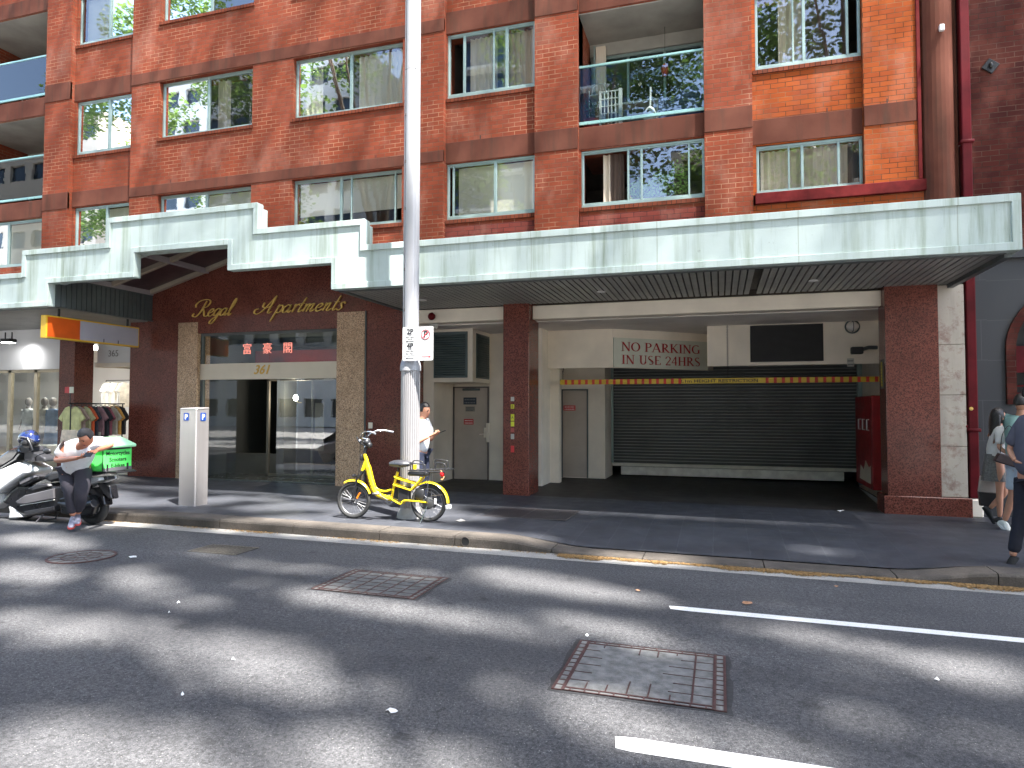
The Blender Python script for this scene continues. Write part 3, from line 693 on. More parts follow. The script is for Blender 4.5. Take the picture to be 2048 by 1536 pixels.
# ---- balconies
def balcony(x0, x1, z0, z1, yb, railz, zb, op=None, lab=None):
    mb = MB(); mb.quad((x0, YB, z0), (x0, yb, z0), (x0, yb, z1), (x0, YB, z1)); mb.quad((x1, YB, z0), (x1, yb, z0), (x1, yb, z1), (x1, YB, z1)); P(mb, 'balcony_wall', m_brick, split=True)
    mb = MB(); mb.box(x0, x1, YB+.02, yb, z1-.03, z1-.004); mb.box(x0, x1, yb-.05, yb, z1-.28, z1-.03); P(mb, 'balcony_ceiling', m_bceil)
    w = MB(); f = .05
    w.box(x0, x1, yb, yb+.06, z1-.34, z1-.28); w.box(x0, x1, yb, yb+.06, z0, z0+.04)
    n = 3
    for k in range(n+1): x = x0+.02+(x1-x0-.04-f)*k/n; w.bbox(x, x+f, yb-.01, yb+.05, z0+.04, z1-.34, .006)
    o = P(w, 'sliding_door', m_alu)
    g = MB(); g.quad((x0, yb+.03, z0), (x1, yb+.03, z0), (x1, yb+.03, z1-.3), (x0, yb+.03, z1-.3)); g.build('pane', m_glass_d, o)
    r = MB(); r.bbox(x0, x1, YB-.01, YB+.04, railz-.02, railz+.025, .008); r.bbox(x0, x1, YB-.015, YB+.025, zb-.03, zb+.03, .008)
    o = P(r, 'balustrade', m_rail); g = MB(); g.box(x0+.01, x1-.01, YB+.005, YB+.013, zb+.03, railz-.02); g.build('pane', m_glass_b, o)
balcony(-2.46, -.22, 6.82, 9.01, 13.3, 7.965, 6.90)
balcony(-2.46, -.22, 9.41, 11.62, 13.3, 10.55, 9.49)
balcony(-18.6, -15.60, 6.69, 8.80, 13.9, 7.80, 6.77)
balcony(-18.6, -15.60, 9.24, 11.42, 13.9, 10.28, 9.32)

# ---- column, drainpipe at the corner
mb = MB(); mb.box(3.10, 3.62, 12.06, 12.5, 3.7, ZT); ring = [(.235*cos(pi+pi*k/12), .235*sin(pi+pi*k/12)) for k in range(13)]
mb.prism([(3.345+a, 12.09+b) for a, b in ring], ZT-3.7, 'z', c0=3.7); P(mb, 'corner_column', m_render)
pipe = thing('drainpipe', 'dark red square downpipe at the corner between the brick block and the old wall', 'drainpipe', (3.68, 11.98, .25))
mb = MB(); mb.bbox(3.625, 3.755, 11.89, 12.02, .27, ZT, .012); mb.build('pipe', m_red, pipe)
mb = MB()
for z in (1.28, 5.75, 8.9): mb.bbox(3.60, 3.785, 11.875, 12.03, z, z+.05, .006)
mb.ell((3.60, 11.93, 1.36), (.035, .035, .035), 10, 6); mb.build('bracket', m_red, pipe)
mb = MB(); mb.bbox(3.62, 3.79, 11.86, 12.03, -.02, .26, .02); mb.build('shoe', m_cream, pipe)
mb = MB(); mb.torus((3.66, 11.885, 1.63), .02, .008, (0, 1, 0), 16, 6); mb.ell((3.66, 11.88, 1.63), (.015, .01, .015), 8, 6); mb.build('badge', m_gold, pipe)
reloc(pipe, (3.68, 11.98, .25))
o = MB().bbox(-.035, .035, -.06, 0, -.05, .05, .01).build('alarm_light', m_white, None, 'small white alarm box high on the brown corner column', 'alarm light'); o.location = (3.36, 11.85, 7.58)

# ================================================================ awning
YA = 9.5
def halves(mb):
    out = {}
    for q in islands(mb): out.setdefault(q.v[0][0] < -10, []).append(q)
    res = []
    for qs in out.values():
        n = MB()
        for q in qs:
            k = len(n.v); n.v += q.v; n.f += [tuple(i+k for i in f) for f in q.f]; n.sm += q.sm
        res.append(n)
    return res
aw = MB()
top = [(-30, 4.20), (-12.84, 4.22), (-12.84, 4.64), (-10.76, 4.64), (-10.76, 5.10), (-7.47, 5.10), (-7.47, 4.65), (-5.42, 4.65), (-5.42, 4.23), (3.48, 4.23)]
bot = [(3.48, 3.56), (-6.02, 3.56), (-6.02, 3.995), (-8.06, 3.995), (-8.06, 4.44), (-10.10, 4.44), (-10.10, 3.995), (-12.16, 3.995), (-12.16, 3.56), (-30, 3.56)]
aw.prism(top+bot, .10, 'y', c0=YA+.03)
aw.prism([(-12.80, 4.0), (-12.80, 4.60), (-10.72, 4.60), (-10.72, 5.06), (-7.51, 5.06), (-7.51, 4.61), (-5.46, 4.61), (-5.46, 4.0), (-6.0, 4.0), (-8.1, 4.45), (-10.06, 4.45), (-12.1, 4.0)], .20, 'y', c0=YA+.131)
awn = P(aw, 'awning', m_fascia)
lp = MB()
def lip(pts, sign):
    W_ = .085
    for (xa, za), (xb, zb) in zip(pts, pts[1:]):
        if abs(za-zb) < .03:
            x0, x1 = min(xa, xb), max(xa, xb); z = (za+zb)/2
            lp.bbox(x0-(W_ if sign > 0 and False else 0), x1, YA, YA+.16, *( (z-W_, z+.012) if sign > 0 else (z-.012, z+W_)), .005)
        else:
            z0, z1 = min(za, zb), max(za, zb); left = (sign > 0 and zb > za) or (sign < 0 and zb > za)
            if sign > 0:
                s = 1 if zb > za else -1
                a, b_ = (xa, xa+W_*s)
                lp.bbox(min(a-s*.010, b_), max(a-s*.010, b_), YA+.002, YA+.158, z0-W_+.002, z1-.003, .005)
            else:
                s = 1 if zb > za else -1          # going right to left
                a, b_ = (xa-.004*s, xa+W_*s)
                lp.bbox(min(a, b_)-.0, max(a, b_)+.0, YA+.002, YA+.158, z0+.001, z1+W_-.002, .005)
lip(top, 1); lip(bot, -1)
lp.bbox(3.40, 3.50, YA+.002, YA+.6, 3.55, 4.24, .005)
lp.build('fascia_lip', m_fascia, awn)
# roof deck, slatted soffit
mb = MB(); mb.box(-30, -12.2, 9.75, 12.45, 3.95, 4.05); mb.box(-6.0, 3.40, 9.75, 12.45, 3.95, 4.05); mb.box(-6.0, 3.45, 9.7, 9.78, 3.545, 3.62)
mb.box(-30, -12.2, 9.7, 9.78, 3.545, 3.62); mb.box(3.38, 3.46, 9.70, 12.0, 3.50, 3.95); mb.box(-6.0, -5.93, 9.7, 12, 3.54, 3.62); mb.box(-30, 3.38, 9.78, 11.97, 3.64, 3.66) if False else None
mb.build('roof_deck', m_darkslat, awn)
mb = MB(); random.seed(4); x = -5.9
while x < 3.36:
    if not (.42 < x < .52): mb.box(x, x+.078, 9.785, 11.99, 3.562+random.uniform(-.002, .002), 3.59)
    x += .1
x = -22.0
while x < -12.3: mb.box(x, x+.078, 9.785, 12.6, 3.562, 3.59); x += .1
[q_.build('slatted_soffit', m_slat, awn) for q_ in halves(mb)]
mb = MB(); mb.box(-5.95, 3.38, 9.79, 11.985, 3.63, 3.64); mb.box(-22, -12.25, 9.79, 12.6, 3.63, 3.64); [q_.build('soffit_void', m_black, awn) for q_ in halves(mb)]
for px, py in ((1203, 583), (1627, 561), (845, 600)):
    d = ray(px, py); tt = (3.56-CAMZ)/d.z; p = Vector((d.x*tt, d.y*tt, 3.553)); mb = MB(); mb.lathe([(.075, .008), (.075, -.004), (.05, -.006), (.0001, .004)], p, 20); mb.build('downlight', m_white, awn)
# sides of the raised bay: vertical metal slats
for X, s in ((-12.16, 1), (-6.02, -1)):
    mb = MB(); y = 9.66
    mb.box(min(X, X-s*.03), max(X, X-s*.03), 9.63, 12.0, 3.56, 4.15)
    while y < 11.96: mb.box(min(X, X+s*.02), max(X, X+s*.02), y, y+.085, 3.565, 4.12); y += .11
    mb.build('side_cladding', m_darkslat, awn)
# pitched glazed soffit of the raised bay
xe, xr, ze, zr = -12.25, -9.08, 4.14, 5.02
def gs(x): return ze+(zr-ze)*(x-xe)/(xr-xe) if x < xr else ze+(zr-ze)*((2*xr-xe)-x)/(xr-xe)
mb = MB()
for a, b in ((xe, xr), (xr, 2*xr-xe)):
    mb.add([(a, 9.85, gs(a)+.09), (b, 9.85, gs(b)+.09), (b, 12.0, gs(b)+.09), (a, 12.0, gs(a)+.09), (a, 9.85, gs(a)+.12), (b, 9.85, gs(b)+.12), (b, 12.0, gs(b)+.12), (a, 12.0, gs(a)+.12)], [(0, 1, 2, 3), (4, 5, 6, 7), (0, 1, 5, 4), (2, 3, 7, 6)])
mb.build('pitched_soffit', m_purple, awn)
mb = MB()
for a, b in ((xe, xr), (xr, 2*xr-xe)):
    for y in (9.86, 10.88, 11.88):
        h = .10; mb.add([(a, y, gs(a)), (b, y, gs(b)), (b, y+.09, gs(b)), (a, y+.09, gs(a)), (a, y, gs(a)+h), (b, y, gs(b)+h), (b, y+.09, gs(b)+h), (a, y+.09, gs(a)+h)], [(0, 1, 2, 3), (0, 1, 5, 4), (2, 3, 7, 6), (4, 5, 6, 7)])
mb.build('rafter', m_beam, awn)
m_lil = plain('lilac_grey_beam', (.33, .30, .31), .5, 0, .1, 2)
for x in (xe+.02, xe+1.52, xr-.05, 2*xr-xe-1.6, 2*xr-xe-.1): z = gs(x+.04)-.012; MB().box(x, x+.09, 9.84, 11.99, z, z+.10).build('purlin', m_lil, awn)

# ================================================================ ground floor
mb = MB()
mb.box(-12.8, -11.42, 12.0, 12.9, -.1, 3.60); mb.box(-6.80, -5.98, 12.0, 13.2, -.1, 3.60)
pts = [(-12.28, 3.6), (-12.28, 4.17), (-9.08, 5.06), (-5.98, 4.17), (-5.98, 3.6), (-6.8, 3.57), (-7.43, 3.57), (-7.43, 3.25), (-10.9, 3.25), (-10.9, 3.50), (-11.42, 3.50)]
mb.prism(pts, .3, 'y', c0=11.97)
mb.bbox(-3.85, -3.35, 11.87, 12.56, -.1, 3.62, .008); mb.bbox(2.5, 3.24, 11.87, 12.32, -.1, 3.62, .008); mb.bbox(2.44, 3.64, 11.84, 12.35, -.1, .27, .01)
mb.box(-14.92, -14.45, 12.0, 12.5, -.1, 3.7); mb.box(2.72, 2.80, 12.32, 13.2, 2.0, 3.3)
P(mb, 'granite_cladding', m_brown_g, split=True)
mb = MB(); mb.box(-11.42, -10.9, 11.96, 12.35, -.1, 3.50); mb.box(-7.43, -6.80, 11.96, 12.35, -.1, 3.57); P(mb, 'granite_pilaster', m_tan_g, split=True)
mb = MB(); mb.bbox(-6.80, -6.77, 11.97, 12.0, -.05, 3.6, .003); mb.box(-7.435, -7.425, 11.9, 11.96, 3.3, 3.55) if False else None; P(mb, 'metal_trim', m_darkslat)
def wc_mat():
    m, t, b = newmat('stained_white_column'); v = pos(t)
    c = ramp(t, noise(t, v, 1.5, 5), [(.3, (.38, .33, .27)), (.7, (.52, .46, .38))])
    dr = ramp(t, noise(t, v, 6, 6, .75), [(.50, 0), (.66, 1)]); c = mix(t, c, (.20, .10, .075), mth(t, 'MULTIPLY', dr, .7))
    c = mix(t, c, (.22, .2, .16), mth(t, 'MULTIPLY', ramp(t, noise(t, pos(t, (4, 4, .4)), 1.5, 5), [(.5, 0), (.75, 1)]), .5))
    t.links.new(c, b.inputs['Base Color']); b.inputs['Roughness'].default_value = .85; bump(t, b, noise(t, v, 8, 5), .3, .01); return m
mb = MB()
for z0, z1 in ((.275, 1.05), (1.055, 1.84), (1.845, 2.62), (2.625, 3.55)): mb.bbox(3.243, 3.60, 11.90, 12.3, z0, z1, .006)
P(mb, 'rendered_column', wc_mat())
# --- garage opening
mb = MB()
mb.bbox(-5.98, -3.86, 12.08, 12.4, 3.30, 3.56, .008); mb.bbox(-3.34, 2.50, 12.08, 12.4, 3.29, 3.545, .01)
P(mb, 'cream_beam', m_cream, split=True)
mb = MB(); mb.box(-5.98, 3.0, 12.4, 16.6, 3.28, 3.32); P(mb, 'garage_ceiling', m_ceil)
mb = MB()
mb.box(-5.98, -5.75, 13.0, 14.3, -.1, 3.3); mb.box(-5.98, -4.9, 14.10, 14.3, 2.1, 3.3); mb.box(-4.90, -3.3, 14.10, 14.3, -.1, 3.3)
mb.bbox(-3.62, -3.5, 13.4, 15.2, .03, 3.29, .006); mb.box(-3.64, -2.50, 15.2, 15.35, .04, 3.3)
mb.box(-2.6, -2.5, 15.352, 16.3, -.1, 3.3); mb.box(2.93, 3.05, 12.33, 16.6, -.1, 3.3)
mb.box(-3.50, -2.13, 13.9, 14.0, 2.475, 3.29); mb.prism([(-2.13, 13.9), (-.24, 15.5), (-.24, 15.6), (-2.2, 13.99)], .815, 'z', c0=2.475)
mb.box(-.24, 2.86, 14.0, 14.12, 2.475, 3.285); mb.box(-.24, -.14, 14.12, 15.5, 2.475, 3.285)
P(mb, 'painted_wall', m_cream, split=True)
mb = MB(); mb.box(-3.5, 2.93, 15.6, 16.35, 2.6, 3.28); mb.box(-3.5, 2.93, 17.5, 17.6, -.2, 3.3); P(mb, 'shutter_housing', m_black, split=True)
# louvre box
lb = MB(); lb.bbox(-5.755, -4.875, 13.0, 14.1, 2.17, 3.285, .008); lo = P(lb, 'louvre_box', m_cream)
m_lou = plain('green_grey_louvre', (.085, .115, .115), .4, .2, .12, 3)
lf = MB(); lf.bbox(-5.74, -4.985, 12.975, 13.0, 2.26, 3.22, .006); lf.box(-4.875, -4.858, 13.2, 14.0, 2.26, 3.2); lf.build('louvre_frame', m_lou, lo)
ls = MB(); z = 2.31
while z < 3.16:
    ls.quad((-5.70, 12.945, z), (-5.03, 12.945, z), (-5.03, 12.972, z+.032), (-5.70, 12.972, z+.032)); ls.quad((-5.70, 12.945, z), (-5.03, 12.945, z), (-5.03, 12.972, z-.006), (-5.70, 12.972, z-.006))
    ls.quad((-4.83, 13.25, z), (-4.83, 13.95, z), (-4.857, 13.95, z+.032), (-4.857, 13.25, z+.032)); z += .048
ls.build('louvre_blades', m_lou, lo)
# doors
def door(x0, x1, y, z0, z1, name='door', handle=True):
    d = MB(); d.bbox(x0+.03, x1-.03, y-.03, y+.02, z0+.01, z1-.03, .006); o = P(d, name, plain('taupe_door_paint', (.42, .36, .30), .45, 0, .1, 2))
    f = MB(); f.box(x0, x0+.03, y-.045, y, z0, z1); f.box(x1-.03, x1, y-.045, y, z0, z1); f.box(x0, x1, y-.045, y, z1-.03, z1); f.build('door_frame', m_darkslat if not handle else plain('dark_taupe', (.12, .10, .09), .5), o)
    if handle:
        h = MB(); h.bbox(x1-.11, x1-.06, y-.045, y-.03, .98, 1.20, .004); h.tube([(x1-.085, y-.05, 1.06), (x1-.085, y-.085, 1.06), (x1-.2, y-.085, 1.05)], .009); h.torus((x1-.05, y-.07, 1.12), .05, .007, (1, 0, 0), 16, 6)
        h.bbox(x1-.06, x1+.02, y-.05, y-.03, .88, 1.30, .004); h.build('handle', m_cream, o)
    return o
d1 = door(-5.74, -4.89, 14.10, .04, 2.11)
mb = MB(); mb.bbox(-5.5, -5.1, 14.02, 14.07, 2.02, 2.07, .004); mb.tube([(-5.15, 14.03, 2.06), (-5.3, 13.93, 2.08), (-5.45, 14.0, 2.06)], .01); mb.build('door_closer', m_darkslat, d1)
d2 = door(-3.50, -2.88, 15.2, .05, 2.07, handle=False)
# roller shutter
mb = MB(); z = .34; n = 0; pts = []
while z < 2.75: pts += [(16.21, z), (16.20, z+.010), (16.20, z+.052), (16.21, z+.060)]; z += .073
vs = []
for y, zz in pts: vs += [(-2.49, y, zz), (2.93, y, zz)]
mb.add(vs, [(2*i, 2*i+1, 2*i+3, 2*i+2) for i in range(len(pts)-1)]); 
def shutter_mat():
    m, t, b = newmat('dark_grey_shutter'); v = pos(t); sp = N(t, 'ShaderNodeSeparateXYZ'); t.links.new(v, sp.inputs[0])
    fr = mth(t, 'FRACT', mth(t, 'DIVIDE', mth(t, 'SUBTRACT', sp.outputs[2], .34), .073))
    c = mix(t, (.085, .092, .085), (.30, .31, .29), mth(t, 'GREATER_THAN', fr, .72)); c = mix(t, c, (.03, .03, .03), mth(t, 'MULTIPLY', ramp(t, noise(t, v, .9, 3), [(.4, 0), (.7, 1)]), .4))  # light catching the slat lips and dark gaps painted as stripes by height
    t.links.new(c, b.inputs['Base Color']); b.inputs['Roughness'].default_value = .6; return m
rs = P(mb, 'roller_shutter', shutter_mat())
mb = MB(); mb.bbox(-2.48, 2.93, 16.14, 16.24, .26, .335, .01); mb.build('bottom_rail', plain('dirty_white_rail', (.72, .70, .62), .5, 0, .15, 3), rs)
mb = MB(); mb.bbox(-2.27, 2.55, 16.10, 16.14, .06, .255, .01); mb.build('rubbing_strip', plain('white_kick_panel', (.85, .83, .76), .5, 0, .2, 4), rs)
mb = MB(); mb.box(2.84, 2.93, 16.08, 16.19, .0, 2.6); mb.box(-2.495, -2.45, 16.08, 16.19, .34, 2.6); mb.build('guide_rail', m_alu, rs)
# black vent grille
a = PY(1500, 650, 14.0); b = PY(1647, 722, 14.0)
mb = MB(); mb.box(a.x, b.x, 13.98, 14.0, b.z, 3.26); vg = P(mb, 'vent_grille', m_black)
mb = MB(); z = b.z+.02
while z < 3.24: mb.quad((a.x+.01, 13.97, z), (b.x-.01, 13.97, z), (b.x-.01, 13.979, z+.012), (a.x+.01, 13.979, z+.012)); z += .022
mb.build('grille_slats', plain('charcoal_slats', (.03, .03, .03), .4, .3), vg)
# --- entrance lobby
mb = MB(); mb.box(-10.9, -7.43, 12.05, 12.10, 2.24, 2.585); ban = P(mb, 'steel_band', plain('satin_gold_steel', (.60, .53, .43), .5, .35, .06, 2, 0, 0))
fr = MB(); fr.bbox(-10.9, -10.82, 12.06, 12.14, .06, 2.24, .006); fr.bbox(-10.9, -10.84, 12.06, 12.14, 2.585, 3.26, .006); fr.bbox(-10.9, -7.43, 12.07, 12.13, 3.20, 3.26, .006); fr.bbox(-10.9, -7.43, 12.06, 12.14, .05, .09, .005)
lf = P(fr, 'shopfront_frame', m_darkslat)
for k, (x0, x1, z0, z1, yy) in enumerate(((-10.84, -9.15, 2.59, 3.2, 12.1), (-9.14, -7.44, 2.59, 3.2, 12.1), (-10.82, -9.96, .09, 2.24, 12.1), (-8.48, -7.44, .09, 2.24, 12.13))):
    g = MB(); g.quad((x0, yy, z0), (x1, yy, z0), (x1, yy, z1), (x0, yy, z1)); g.build('pane', m_glass_d if k < 3 else glass_mat('reflective_lobby_glass', .14, (.8, .86, .84)), lf)
g = MB(); g.quad((-9.0, 12.18, .09), (-8.48, 12.18, .09), (-8.48, 12.18, 2.24), (-9.0, 12.18, 2.24)); g.build('sliding_pane', m_glass_d, lf)
# lobby interior
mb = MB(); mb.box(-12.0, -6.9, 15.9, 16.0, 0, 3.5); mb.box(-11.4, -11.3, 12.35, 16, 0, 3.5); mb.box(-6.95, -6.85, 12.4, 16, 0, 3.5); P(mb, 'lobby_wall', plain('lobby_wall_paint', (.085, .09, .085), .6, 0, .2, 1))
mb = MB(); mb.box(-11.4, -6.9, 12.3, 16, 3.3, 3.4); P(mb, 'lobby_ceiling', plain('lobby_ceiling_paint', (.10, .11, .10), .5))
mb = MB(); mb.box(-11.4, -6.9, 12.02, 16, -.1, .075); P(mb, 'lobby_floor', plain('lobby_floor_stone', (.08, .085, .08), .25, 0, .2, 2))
mb = MB(); mb.box(-11.3, -9.9, 13.4, 13.6, .075, .55); mb.box(-9.9, -9.7, 13.4, 15.9, .075, 2.6); mb.box(-9.4, -9.15, 14.2, 14.4, .6, 1.75); P(mb, 'lobby_counter', plain('lobby_stone', (.13, .13, .115), .5, 0, .2, 2))
mb = MB()
for i in range(9): mb.box(-9.2, -7.3, 14.6+.28*i, 14.88+.28*i, .075, .075+.17*(i+1)) if i < 4 else None
mb.box(-9.4, -7.3, 15.7, 15.8, .6, 2.3); P(mb, 'lobby_stair', plain('dark_stair', (.035, .035, .035), .6))
f2 = MB()
for x in (-9.85, -8.68): f2.bbox(x-.03, x+.03, 13.0, 13.06, .08, 2.3, .005)
f2.bbox(-9.88, -7.0, 13.0, 13.06, 2.24, 2.32, .005); f2.bbox(-9.88, -7.0, 13.0, 13.06, .08, .14, .005); P(f2, 'inner_door_frame', plain('bronze_frame', (.22, .2, .16), .4, .5))
mb = MB(); mb.box(-10.6, -7.0, 13.5, 13.55, 2.68, 2.98); P(mb, 'lobby_red_panel', plain('deep_red_panel', (.22, .012, .012), .5))
lamp = MB(); lamp.ell((-9.25, 13.2, 1.86), (.055, .05, .07), 14, 8); lo_ = P(lamp, 'wall_lamp', emit_mat('lamp_glow', (1, .96, .9), 9)); lo_['label'] = 'glowing globe wall lamp inside the lobby'
arm = MB(); arm.tube([(-9.25, 13.2, 1.8), (-9.25, 13.3, 1.75), (-9.25, 13.42, 1.75)], .012); arm.build('lamp_bracket', m_gold, lo_)
pl = bpy.data.lights.new('lobby_lamp', 'POINT'); pl.energy = 9; pl.color = (1, .9, .75); pl.shadow_soft_size = .06
po = bpy.data.objects.new('lobby_lamp', pl); COL.objects.link(po); po.location = (-9.25, 13.08, 1.86)
# ================================================================ signs and lettering
def ribbon(mb, strokes, T, wmax, wmin, depth=.02, pen=None, shear=.45, sc=1.0):
    "calligraphic strokes: thick on down strokes, thin on hairlines"
    for st in strokes:
        p = cr([(x+shear*y, y, 0) for x, y in st], 7); L = []; Rr = []
        for i, q in enumerate(p):
            d = (p[min(i+1, len(p)-1)]-p[max(i-1, 0)]); d = d.normalized() if d.length > 1e-6 else Vector((1, 0, 0))
            k = abs(d.y*.9-d.x*.25) if pen is None else pen(d)
            wd = wmin+(wmax-wmin)*min(1, k)**1.6
            e = min(i, len(p)-1-i)/2.5; wd *= min(1, .45+.55*e); nn = Vector((-d.y, d.x, 0)); L.append((q+nn*wd/2)*sc); Rr.append((q-nn*wd/2)*sc)
        n = len(p); z = Vector((0, 0, depth)); vs = [T @ v for v in L+Rr]+[T @ (v+z) for v in L+Rr]; fs = []
        for i in range(n-1):
            fs += [(i, i+1, n+i+1, n+i), (2*n+i, 3*n+i, 3*n+i+1, 2*n+i+1), (i, 2*n+i, 2*n+i+1, i+1), (n+i, n+i+1, 3*n+i+1, 3*n+i)]
        fs += [(0, n, 3*n, 2*n), (n-1, 3*n-1, 4*n-1, 2*n-1)]; mb.add(vs, fs)
SCR = {
 'R': (1.9, [[(.95, 2.15), (.8, 1.2), (.55, .35), (.15, -.02), (-.3, .15), (-.25, .5)], [(-.35, 1.3), (-.45, 1.8), (.1, 2.25), (1.0, 2.35), (1.55, 2.05), (1.45, 1.45), (.85, 1.15)], [(.85, 1.15), (1.2, .6), (1.45, .12), (1.8, .0), (2.0, .2)]]),
 'e': (.88, [[(.05, .42), (.45, .52), (.68, .8), (.48, 1.03), (.18, .8), (.08, .35), (.3, .0), (.62, .05), (.88, .3)]]),
 'g': (.95, [[(.75, .85), (.45, 1.03), (.12, .75), (.08, .25), (.32, .0), (.62, .3), (.78, .8)], [(.8, 1.0), (.72, .3), (.6, -.5), (.3, -1.05), (-.05, -.95), (.05, -.5), (.55, -.1), (.95, .3)]]),
 'a': (1.12, [[(.75, .85), (.45, 1.03), (.12, .75), (.08, .25), (.32, .0), (.62, .3), (.78, .85)], [(.82, 1.02), (.72, .45), (.74, .08), (.9, .03), (1.05, .3)]]),
 'l': (.6, [[(.05, .3), (.35, 1.1), (.5, 1.9), (.42, 2.3), (.25, 1.9), (.15, .9), (.2, .1), (.38, .02), (.6, .3)]]),
 'A': (2.1, [[(1.45, 2.35), (1.1, 1.5), (.6, .5), (.1, .0), (-.4, .12), (-.45, .55), (-.1, .7)], [(1.45, 2.35), (1.38, 1.3), (1.3, .3), (1.45, .02), (1.75, .25)], [(.3, 1.5), (.35, .95), (.8, .8), (1.5, 1.0)]]),
 'p': (.95, [[(.12, .75), (.3, 1.1), (.2, .2), (.05, -1.15)], [(.22, .6), (.5, 1.03), (.82, .8), (.78, .25), (.5, .0), (.25, .2)]]),
 'r': (.72, [[(.12, .85), (.25, 1.05), (.22, .5), (.18, .0)], [(.2, .5), (.4, .92), (.62, 1.05), (.72, .85)]]),
 't': (.62, [[(.42, 1.9), (.28, 1.0), (.2, .25), (.32, .0), (.62, .3)], [(.0, 1.1), (.6, 1.12)]]),
 'm': (1.5, [[(.1, .8), (.22, 1.03), (.2, .5), (.15, .0)], [(.18, .45), (.42, .95), (.62, 1.0), (.62, .5), (.56, .0)], [(.58, .45), (.85, .95), (1.08, 1.0), (1.02, .4), (1.05, .05), (1.2, .02), (1.45, .3)]]),
 'n': (1.08, [[(.1, .8), (.22, 1.03), (.2, .5), (.15, .0)], [(.18, .45), (.42, .95), (.66, 1.0), (.6, .4), (.62, .05), (.8, .02), (1.05, .3)]]),
 's': (.75, [[(.72, .8), (.55, 1.05), (.3, .9), (.4, .6), (.55, .3), (.3, .0), (.0, .15)]]),
}
def script(mb, word, x, z, y, s, T=None):
    for ch in word:
        w_, st = SCR[ch]; ribbon(mb, st, FR(x, y, z), .24, .07, .03/s*1.0, sc=s) if True else None
        x += w_*s
    return x
# Scale s is the x height
mb = MB()
def word(wd, x0, x1, z0, s):
    tot = sum(SCR[c][0] for c in wd); k = (x1-x0)/(tot*s); x = x0
    for ch in wd:
        w_, st = SCR[ch]; T = FR(x, 11.965, z0+(x-x0)*0.0) @ Matrix.Diagonal((k, 1, 1, 1)); ribbon(mb, [[(a*1.0, b) for a, b in q] for q in st], T, .20, .055, .03, sc=s); x += w_*s*k
sgn = thing('building_name_lettering', 'gold script lettering Regal Apartments on the brown granite above the entrance', 'sign lettering', (-9.1, 11.96, 3.6))
for wd_ in (('Regal', -10.98, -10.02), ('Apartments', -9.35, -7.30)):
    mb = MB(); word(*wd_, 3.615, .155); o = mb.build('word', m_gold, sgn); o.location = (9.1, -11.97, -3.6)
mb = MB(); x = -9.52
mb.text('361', .27, FR(-9.30, 12.046, 2.35), .012, .35, bold=.004); mb.build('house_number', plain('ochre_number', (.62, .36, .06), .45), None, 'gold italic number 361 on the steel band over the entrance doors', 'house number')
neo = thing('neon_characters', 'three salmon red Chinese characters on the glass above the entrance', 'sign lettering', (-9.2, 12.085, 2.8)); m_neo = emit_mat('salmon_red_characters', (.70, .22, .17), .30)
for i, ch in enumerate('富豪閣'):
    mb = MB(); mb.text(ch, .25, FR((-9.70, -9.19, -8.68)[i]+9.2, 0, 0), .004); mb.build('character', m_neo, neo)
